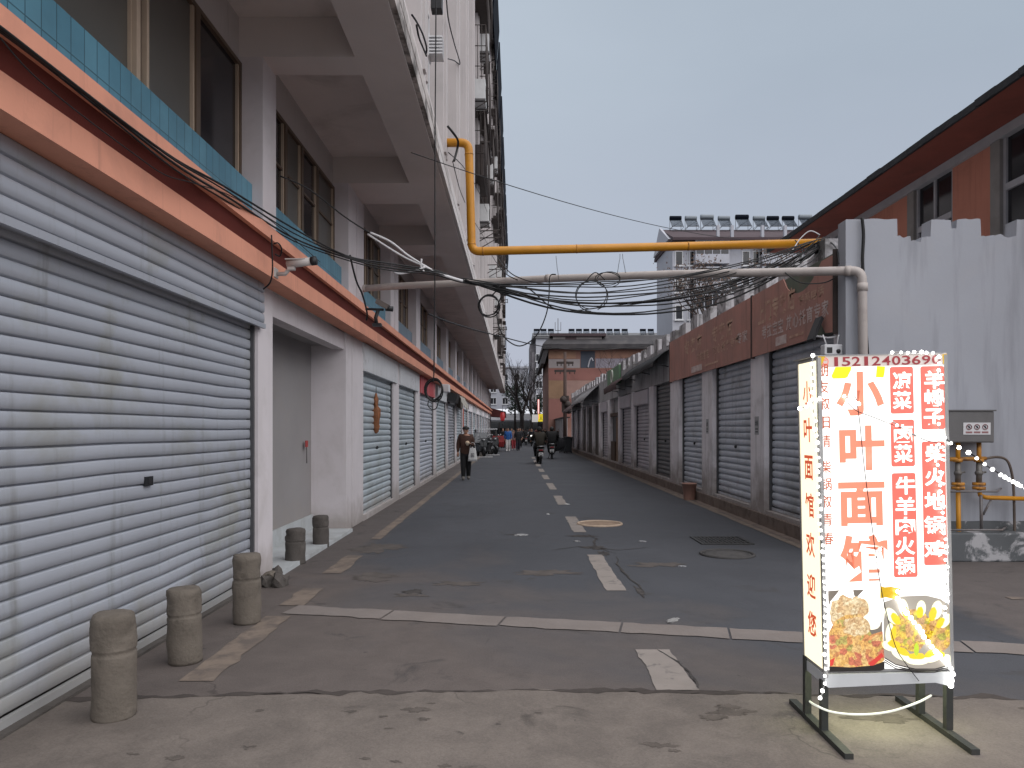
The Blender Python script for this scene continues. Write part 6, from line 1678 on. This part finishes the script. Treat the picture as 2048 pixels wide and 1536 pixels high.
def hair_mesh(J, hr=1.0, cap=False, length=.0):
    H = Vector(J['head']); fd = Vector(J.get('face', (0,1,0))).normalized(); rt = Vector((fd.y, -fd.x, 0)).normalized(); upv = Vector((0,0,1))
    bm = bmesh.new(); bmesh.ops.create_uvsphere(bm, u_segments=18, v_segments=14, radius=1)
    dl = []
    for v in bm.verts:
        x, y, z = v.co
        if z < -.15 - length*6 + .0 or (y > .25 and z < .42): dl.append(v)
        q = Vector((x*.084, y*.104 - .006, z*.128 + .004)) * hr
        v.co = H + rt*q.x + fd*q.y + upv*q.z
    bmesh.ops.delete(bm, geom=dl, context='VERTS')
    mb = MB(); mb.bm(bm, 0, True); return mb
def make_person(loc, rz, J, label, cols, coat=1.0, coat_low=None, hair=True, cap=None, s=1.0, group=None):
    e = empty('person', loc, rz); e.scale = (s, s, s); tag(e, label, 'person', group)
    mats = [cols['top'], cols['legs'], M['skin'], cols.get('shoes', M['rubber']), M['hair']]
    person_mesh(J, mats, coat, coat_low).build('body', mats, e)
    if hair: hair_mesh(J, 1.0, length=cols.get('len', 0)).build('hair', [M['hair']], e)
    if cap:
        H = Vector(J['head']); mb = MB()
        if cap == 'cap':
            mb.lathe([(.098,.045),(.112,.06),(.118,.085),(.10,.12),(.05,.14),(.0,.143)], 18, 0, tuple(H)); fdv = Vector(J.get('face', (0,1,0)))
            mb.ball(H + fdv*.095 + Vector((0,0,.055)), .075, 12, 0, (1,.8,.16))
        else:
            mb.ball(H + Vector((0,-.008,.02)), .128, 16, 0, (.95,1.08,1.05))
        mb.build('cap' if cap == 'cap' else 'helmet', [cols.get('cap', M['hair'])], e)
    return e
def walk(step=.18, arm=.12, lean=.0):
    return dict(pelvis=(0,0,.95), waist=(0,.01,1.1), chest=(0,.02+lean,1.32), neck=(0,.02+lean,1.48), headb=(0,.03+lean,1.55), head=(0,.045+lean,1.615),
        sh_l=(-.19,.01+lean,1.42), el_l=(-.25,-.03+arm*.4,1.14), wr_l=(-.25,.06+arm,.92), sh_r=(.19,.01+lean,1.42), el_r=(.25,-.03-arm*.4,1.14), wr_r=(.25,.04-arm,.92),
        hip_l=(-.088,0,.88), kn_l=(-.085,-step*.3+.05,.49), an_l=(-.078,-step,.10), to_l=(-.088,-step+.15,.045), hip_r=(.088,0,.88), kn_r=(.085,step*.6+.03,.49), an_r=(.078,step,.085), to_r=(.088,step+.15,.045))
top_brown = flat('jacket_brown', (.05,.022,.014), .8); black_cloth = flat('black_cloth', (.009,.009,.01), .85); dark_cloth = flat('dark_cloth', (.018,.018,.022), .85)
J = walk(.10, .03)
J['el_r'] = (-.23,.02,1.13); J['wr_r'] = (-.24,.09,.90)
J['el_l'] = (.24,.05,1.15); J['wr_l'] = (.09,.26,1.26)
J['sh_l'], J['sh_r'] = (.19,.02,1.42), (-.19,.02,1.42)
J['el_l'], J['wr_l'], J['hand_l'] = (-.25,.04,1.14), (-.07,.24,1.26), (.25,.3,.3)
J['sh_l'], J['sh_r'] = (-.19,.02,1.42), (.19,.02,1.42)
J['el_r'], J['wr_r'] = (.25,.0,1.14), (.26,.08,.91)
J['el_l'], J['wr_l'] = (-.25,-.01,1.14), (-.22,.14,.97)
man = (-1.60, 24.2, 0)
# walking toward the camera: left forearm across the chest with food, carrier bag on the same arm
J['el_l'] = (-.24,.04,1.13); J['wr_l'] = (-.13,.27,1.20); J['hand_l'] = (.5,.3,.35)
make_person(man, R(182), J, 'person in brown jacket and dark cap walking toward the camera with a bag', dict(top=top_brown, legs=black_cloth, shoes=flat('shoe_grey', (.12,.11,.1), .8), cap=M['hair']), 1.28, .93, True, 'cap', .985)
e = empty('carrier_bag', (-1.37, 24.0, .62)); tag(e, 'white carrier bag with a small dark print held by the capped person', 'bag')
mb = MB(); n = 7; vs = []; fs = []
for k in range(6):
    z = k*.085; w = .155 - .012*k; d = .055 - .006*k
    for q in range(16):
        a = 2*math.pi*q/16; sx_ = math.copysign(abs(math.cos(a))**.4, math.cos(a)); sy_ = math.copysign(abs(math.sin(a))**.6, math.sin(a))
        j = noise.noise((q*.9, k*.8, 4))*.02; vs.append((sx_*(w+j), sy_*(d+j), z))
for k in range(5):
    for q in range(16): fs.append((k*16+q, k*16+(q+1) % 16, (k+1)*16+(q+1) % 16, (k+1)*16+q))
fs.append(tuple(range(15,-1,-1))); mb.add(vs, fs, 0, True); mb.build('bag_body', [flat('bag_white', (.52,.52,.51), .7)], e)
mb = MB()
for s in (-1, 1): mb.tube(spline([(-.09,.02*s,.42),(-.06,.02*s,.55),(.0,.0,.60),(.06,.02*s,.55),(.09,.02*s,.42)], 4), .006, 5)
mb.build('handle', [flat('bag_handle', (.5,.5,.5), .7)], e)
mb = MB()
for (a, b, c, d) in ((-.05,.05,.14,.155),(-.05,.05,.245,.26),(-.05,-.035,.155,.245),(.035,.05,.155,.245),(-.02,.0,.17,.23),(.01,.022,.17,.21)): mb.box(a, b, -.072, -.066, c, d)
mb.build('print', [flat('bag_print', (.1,.1,.11), .8)], e)
e = empty('steamed_bun', (-1.53, 23.88, 1.19)); tag(e, 'pale bun in a paper wrapper held at the chest of the capped person', 'food')
mb = MB(); mb.ball((0,0,.03), .06, 12, 0, (1.1,.9,.9)); mb.build('bun', [flat('bun', (.55,.42,.30), .8)], e)
mb = MB(); mb.lathe([(.03,-.07),(.065,.0),(.07,.035)], 12); mb.build('wrapper', [flat('wrapper', (.4,.33,.25), .8)], e)

blue = flat('jacket_blue', (.015,.09,.30), .7); white_cl = flat('trousers_white', (.55,.53,.52), .8)
p = at(1016, 903, 55); make_person((p.x, 55, 0), R(178), walk(.10,.06), 'person in a blue jacket and white trousers walking toward the camera', dict(top=blue, legs=white_cl, shoes=white_cl), 1.12, .93, True, None, 1.0)
p = at(1027, 900, 57); make_person((p.x, 58.5, 0), R(175), walk(.10,.06), 'smaller person in grey top and red trousers behind the blue jacket', dict(top=flat('top_greyred', (.2,.13,.13), .8), legs=flat('trousers_red', (.33,.04,.05), .8), shoes=flat('shoe_pale', (.3,.28,.28), .8)), 1.05, .9, True, None, .92)
p = at(1036, 901, 57); make_person((p.x, 57, 0), R(185), walk(.10,.06), 'person in a long black coat walking beside the blue jacket', dict(top=dark_cloth, legs=flat('navy_legs', (.015,.016,.028), .85)), 1.18, .62, True, None, 1.0)
p = at(1006, 895, 64); make_person((p.x, 64, 0), R(170), walk(.08,.05), 'person in black standing behind the red cargo tricycle', dict(top=black_cloth, legs=black_cloth), 1.1, .85, True, None, 1.0)
p = at(1054, 890, 84); make_person((p.x+.3, 84, 0), R(165), walk(.1,.06), 'distant person in a dull red jacket at the street end', dict(top=flat('jacket_dullred', (.12,.03,.035), .8), legs=black_cloth), 1.1, .85, True, None, 1.0)

for k, (px_, Y, rz, c, lb) in enumerate(((1040,66,172,dark_cloth,'person in dark clothes walking behind the black coat wearer'),(1060,90,20,black_cloth,'far person in black walking away near the market canopy'),
        (1023,74,181,flat('top_grey', (.12,.12,.13), .85),'person in a grey top far behind the blue jacket'),(1085,88,5,dark_cloth,'far person in dark clothes below the mint green tube'),
        (1012,82,168,black_cloth,'far person in black near the red lantern'),(1072,97,0,flat('top_maroon', (.10,.03,.035), .85),'far person in a maroon top under the yellow sign'))):
    make_person(((px_-VX)/F*Y, Y, 0), R(rz), walk(.11,.07), lb, dict(top=c, legs=black_cloth), 1.2, .85, True, None, 1.0)

# ================================================================== SCOOTERS
def scooter_parts(col, rear_light):
    P = {}
    def wheel(y):
        t = MB(); t.tube([(0, y + .20*math.cos(a), .24 + .20*math.sin(a)) for a in [i*2*math.pi/28 for i in range(29)]], .05, 8, cap=False)
        r = MB(); r.lathe([(.16,-.03),(.165,0),(.16,.03)], 20, 0, (0,y,.24), 'x'); r.lathe([(.05,-.06),(.05,.06)], 10, 0, (0,y,.24), 'x')
        return t, r
    P['wheels'] = [(t.data('tyre', [M['rubber']]), r.data('rim', [M['grey_plastic']])) for t, r in (wheel(-.62), wheel(.62))]
    b = MB(); bm = bmesh.new(); bmesh.ops.create_cube(bm, size=1)
    prof = [(-.86,.60),(-.80,.74),(-.45,.74),(-.1,.70),(.02,.62),(.05,.36),(.36,.34),(.42,.30),(-.1,.24),(-.35,.36),(-.62,.50)]
    bm.free(); b.prism([(y, z) for y, z in prof], -.13, .13, 'x')
    b.prism([(-.84,.62),(-.62,.52),(-.5,.70),(-.8,.735)], -.16, .16, 'x')
    P['body'] = b.data('body', [col])
    s = MB(); s.bbox(-.15,.15,-.80,.0,.735,.82,.03); P['seat'] = s.data('seat', [M['rubber']])
    f = MB(); f.prism([(.36,.33),(.44,.33),(.56,.62),(.52,.98),(.46,.98),(.49,.62)], -.19, .19, 'x'); f.prism([(.5,.98),(.60,.98),(.56,1.10),(.48,1.08)], -.13, .13, 'x'); P['front_shield'] = f.data('front_shield', [col])
    k = MB(); k.bar((0,.62,.24),(0,.5,.9),.03,8); k.tube([(-.33,.42,1.02),(-.2,.5,1.04),(0,.52,1.03),(.2,.5,1.04),(.33,.42,1.02)], .016, 7); k.bar((-.34,.41,1.02),(-.24,.475,1.035),.022,7); k.bar((.34,.41,1.02),(.24,.475,1.035),.022,7); P['handlebar'] = k.data('handlebar', [M['dark_plastic']])
    for s_ in (-1, 1):
        m_ = MB(); m_.bar((.2*s_,.5,1.04),(.30*s_,.47,1.22),.008,5); m_.ball((.32*s_,.46,1.26), .06, 10, 1, (1,.25,.7)); P['mirror%d' % s_] = m_.data('mirror', [M['dark_plastic'], M['chrome']])
    fd = MB(); fd.tube([(0, -.62 + .27*math.cos(a), .24 + .27*math.sin(a)) for a in [R(q) for q in (60,90,120,150,185)]], [.07,.085,.085,.075,.05], 8); P['rear_fender'] = fd.data('fender', [M['dark_plastic']])
    fd = MB(); fd.tube([(0, .62 + .27*math.cos(a), .24 + .27*math.sin(a)) for a in [R(q) for q in (10,45,80,115,150)]], [.05,.075,.085,.075,.05], 8); P['front_fender'] = fd.data('fender', [col])
    tl = MB(); tl.bbox(-.10,.10,-.885,-.84,.62,.69,.012); P['tail_light'] = tl.data('tail_light', [M['tail_red']])
    pl = MB(); pl.box(-.11,.11,-.90,-.89,.38,.55); P['plate'] = pl.data('license_plate', [M['plate']])
    pt = MB()
    for q in range(5): pt.box(-.085+q*.036,-.062+q*.036,-.903,-.9005,.41,.46,0)
    for q in range(2): pt.box(-.05+q*.05,-.015+q*.05,-.903,-.9005,.485,.53,0)
    P['plate_text'] = pt.data('lettering', [flat('plate_ink', (.12,.13,.14), .7)])
    gr = MB(); gr.tube(spline([(-.15,-.55,.80),(-.16,-.85,.83),(-.1,-.93,.84),(.1,-.93,.84),(.16,-.85,.83),(.15,-.55,.80)], 4), .014, 6); gr.box(-.13,.13,-.9,-.6,.825,.835); P['rack'] = gr.data('rack', [M['chrome']])
    hl = MB(); hl.ball((0,.60,.99), .06, 10, 0, (1.2,.5,.8)); P['headlight'] = hl.data('headlight', [M['chrome']])
    st = MB(); st.bar((-.1,-.3,.26),(-.22,-.36,.02),.014,6); P['stand'] = st.data('kick_stand', [M['iron']])
    fb = MB(); fb.prism([(-.3,.24),(.36,.28),(.36,.335),(-.1,.32)], -.15, .15, 'x'); P['floor'] = fb.data('floorboard', [M['dark_plastic']])
    return P
def make_scooter(P, loc, rz, label, group, lit=False, s=1.0):
    e = empty('scooter', loc, rz); e.scale = (s,)*3; tag(e, label, 'scooter', group)
    for (t, r) in P['wheels']:
        w = put(t, e, (0,0,0), 'wheel'); put(r, w, (0,0,0), 'rim')
    for k in ('body','seat','front_shield','handlebar','mirror-1','mirror1','rear_fender','front_fender','tail_light','rack','stand','floor'):
        put(P[k], e, (0,0,0), P[k].name.split('.')[0])
    pl = put(P['plate'], e, (0,0,0), 'license_plate'); put(P['plate_text'], pl, (0,0,0), 'lettering')
    h = put(P['headlight_on'] if lit else P['headlight'], e, (0,0,0), 'headlight')
    return e
SP = scooter_parts(M['dark_plastic'], True); SP['headlight_on'] = MB().ball((0,.62,.99), .085, 10, 0, (1.1,.5,.9)).data('headlight', [M['headlight_on']])
SP2 = scooter_parts(M['grey_plastic'], True); SP2['headlight_on'] = SP['headlight_on']
def ride(lean=.1, head=0):
    return dict(pelvis=(0,-.32,.90), waist=(0,-.28,1.06), chest=(0,-.2,1.30), neck=(0,-.15,1.45), headb=(0,-.13,1.52), head=(0,-.11,1.585),
        sh_l=(-.2,-.19,1.39), el_l=(-.33,.02,1.17), wr_l=(-.31,.33,1.07), sh_r=(.2,-.19,1.39), el_r=(.33,.02,1.17), wr_r=(.31,.33,1.07), hand_l=(-.05,.1,-.05), hand_r=(.05,.1,-.05),
        hip_l=(-.11,-.28,.86), kn_l=(-.19,.16,.76), an_l=(-.15,.12,.38), to_l=(-.16,.26,.355), hip_r=(.11,-.28,.86), kn_r=(.19,.16,.76), an_r=(.15,.12,.38), to_r=(.16,.26,.355))
rg1 = 'riders going up the street'
p = at(1079, 928, 35.4); b1 = (p.x, 36.1, 0)
make_scooter(SP, b1, R(4), 'dark scooter with a white number plate, nearest the camera in mid street', 'scooters ridden up the street')
make_person(b1, R(4), ride(), 'person in a dark brown jacket riding the nearest scooter, seen from behind', dict(top=flat('jacket_olive', (.022,.018,.013), .85), legs=black_cloth, cap=M['rubber']), 1.3, .9, True, 'helmet', 1.02, rg1)
p = at(1105, 918, 41); b2 = (p.x, 41.8, 0)
make_scooter(SP2, b2, R(-2), 'scooter with red tail lamp and white plate riding right of the nearest one', 'scooters ridden up the street')
make_person(b2, R(-2), ride(), 'person in a black coat hunched on the right-hand scooter, seen from behind', dict(top=black_cloth, legs=black_cloth, cap=M['hair']), 1.6, .7, True, 'helmet', 1.03, rg1)
mb = MB(); bm = bmesh.new(); bmesh.ops.create_uvsphere(bm, u_segments=18, v_segments=12, radius=1)
for v in bm.verts: v.co = Vector((v.co.x*.46 + .16, v.co.y*.12 + .18, v.co.z*.42 + .82)); v.co += Vector((noise.noise(v.co*4)*.06, 0, noise.noise(v.co*5)*.05))
mb.bm(bm, 0, True); o = mb.build('windshield_quilt', [dark_cloth]); o.location = (b2[0]+.12, b2[1]+.15, 0); tag(o, 'dark quilted wind blanket hanging on the right-hand scooter', 'wind blanket')
p = at(1052, 890, 77); b3 = (p.x, 77, 0)
make_scooter(SP, b3, R(0), 'small distant dark scooter far up the street beside the coat wearer', 'scooters ridden up the street')
make_person(b3, R(0), ride(), 'distant person in black riding a scooter far up the street', dict(top=black_cloth, legs=black_cloth, cap=M['hair']), 1.35, .85, True, 'helmet', 1.0, rg1)
for k, (px_, py_, Y, rz) in enumerate(((1063,888,72,178),(1090,884,80,182),(1045,882,88,176),(1119,886,70,184))):
    p = at(px_, py_, Y)
    make_scooter(SP, (p.x, Y, 0), R(rz), 'oncoming scooter with lit headlamp, ' + ['just left of the nearest rider', 'between the two near riders', 'farthest left near the street end', 'by the right-hand bins'][k], 'oncoming scooters with lit headlamps', True)
    make_person((p.x, Y, 0), R(rz), ride(), 'person in dark clothes on an oncoming scooter, ' + ['just left of the nearest rider', 'between the two near riders', 'farthest left near the street end', 'by the right-hand bins'][k], dict(top=black_cloth if k % 2 else dark_cloth, legs=black_cloth), 1.3, .85, True, None, 1.0, 'oncoming riders in dark clothes')
# parked scooters on the left
for k, (px_, Y, rz, pp) in enumerate(((962,45.5,200,SP2),(973,47.0,165,SP),(981,49.5,215,SP2),(990,52.5,190,SP),(968,49.0,230,SP2))):
    p = at(px_, 858, Y)
    make_scooter(pp, (p.x, Y, 0), R(rz), ['parked grey scooter nearest the capped person at the left shopfronts', 'parked dark scooter in the middle by the left shopfronts', 'parked grey scooter next to the red cargo tricycle', 'parked dark scooter half hidden by the red cargo tricycle', 'parked grey scooter pushed against the left shopfront'][k], 'scooters parked at the left shopfronts')
# table / stall with a white top at the left
p = at(974, 858, 51.5)
e = empty('stall_table', (p.x-.2, 51.5, 0)); tag(e, 'pale stall table with a flat white canopy behind the parked scooters', 'stall')
mb = MB(); mb.box(-.9,.9,-.6,.6,1.62,1.68); mb.build('canopy', [M['frame_white']], e)
mb = MB(); mb.box(-.6,.25,-.45,.45,.72,1.4); mb.box(-.62,.27,-.47,.47,.68,.72); mb.build('display_box', [flat('display_grey', (.33,.33,.34), .7)], e)
for x in (-.82,.82):
    for y in (-.52,.52):
        mb = MB(); mb.bar((x,y,0),(x,y,1.62),.025,6); mb.build('leg', [M['iron']], e)
# boards lying by the kerb
for k, (px_, Y) in enumerate(((970,43.3),(985,46.8))):
    p = at(px_, 858, Y); mb = MB(); mb.bbox(-.45,.45,-.18,.18,.004,.05,.01); o = mb.build('plank', [flat('plank_pale', (.38,.37,.37), .8)]); o.location = (p.x, Y, 0); tag(o, ['pale plank on the ground before the parked scooters', 'pale plank on the ground beside the tricycle'][k], 'plank')
# red cargo tricycle
p = at(1001, 858, 56)
e = empty('cargo_tricycle', (p.x, 56, 0), R(172)); tag(e, 'red cargo tricycle loaded with goods parked by the left shopfronts', 'tricycle')
mb = MB(); mb.box(-.55,.55,-1.1,.25,.52,.58); mb.box(-.55,-.52,-1.1,.25,.58,.98); mb.box(.52,.55,-1.1,.25,.58,.98); mb.box(-.519,.519,-1.1,-1.07,.58,.98); mb.box(-.519,.519,.22,.25,.58,.98); mb.build('cargo_box', [M['red_paint']], e)
mb = MB(); mb.prism([(.95,.35),(1.05,.35),(1.15,.7),(1.05,1.15),(.98,1.15),(1.03,.7)], -.42, .42, 'x'); mb.build('front_shield', [M['red_paint']], e)
mb = MB(); mb.bbox(-.3,.3,.35,.7,.62,.75,.03); mb.build('seat', [M['rubber']], e)
mb = MB(); mb.bar((-.2,-1.0,.42),(-.2,.9,.38),.03,6); mb.bar((.2,-1.0,.42),(.2,.9,.38),.03,6); mb.bar((0,1.25,.28),(0,1.0,1.1),.03,7); mb.tube([(-.36,.86,1.12),(0,.98,1.1),(.36,.86,1.12)],.018,6); mb.bar((-.5,-.75,.28),(.5,-.75,.28),.03,6); mb.build('frame', [M['iron']], e)
for (x, y) in ((-.5,-.75),(.5,-.75),(0,1.25)):
    mb = MB(); mb.tube([(x, y+.22*math.cos(a), .28+.22*math.sin(a)) for a in [i*2*math.pi/24 for i in range(25)]], .05, 8, cap=False); w = mb.build('wheel', [M['rubber']], e)
    mb = MB(); mb.lathe([(.18,-.02),(.18,.02)], 16, 0, (x,y,.28), 'x'); mb.build('rim', [M['grey_plastic']], w)
for k in range(5):
    mb = MB(); mb.ball((-.3+.15*k, -.9+.22*(k % 4), 1.0+.05*(k % 2)), .16, 10, 0, (1,1,.8)); mb.build('load', [flat('load_%d' % k, ((.28,.16,.15),(.2,.19,.2),(.3,.08,.07))[k % 3], .85)], e)
# rubbish bins on the right
for k, (px_, Y, h) in enumerate(((1127,52,1.05),(1136,51,1.15))):
    p = at(px_, 858, Y)
    e = empty('rubbish_bin', (p.x, Y, 0)); tag(e, ['dark rubbish bin, left of the pair by the right-hand wall', 'taller dark rubbish bin, right of the pair by the right-hand wall'][k], 'bin', 'rubbish bins by the right-hand wall')
    mb = MB(); mb.prism([(-.22,.08),(.22,.08),(.3,h-.12),(-.3,h-.12)], -.26, .26); mb.build('bin_body', [M['bin']], e)
    mb = MB(); mb.prism([(-.33,h-.115),(.33,h-.115),(.32,h-.05),(0,h),(-.32,h-.05)], -.3, .3); mb.build('lid', [M['dark_plastic']], e)
    for s in (-1,1):
        mb = MB(); mb.lathe([(.09,-.03),(.09,.03)], 12, 0, (.24*s,.22,.09), 'x'); mb.build('wheel', [M['rubber']], e)
# bucket
e = empty('bucket', (4.06, 17.5, .004)); tag(e, 'dusty pink plastic bucket standing against the right-hand step', 'bucket')
mb = MB(); mb.lathe([(.125,0),(.13,.01),(.165,.36),(.172,.36),(.172,.385),(.155,.385),(.12,.03),(.0,.03)], 24); mb.build('bucket_body', [pmat('bucket_pink', (.42,.24,.19), .7, .15, 4, dirt=(.3,.2,.16), dirt_amt=.5, dirt_s=8)], e)
mb = MB(); mb.tube([(.17*math.cos(a), .03, .36 - .1*math.sin(a)) for a in [math.pi*q/12 for q in range(13)]], .005, 5); mb.build('handle', [M['iron']], e)
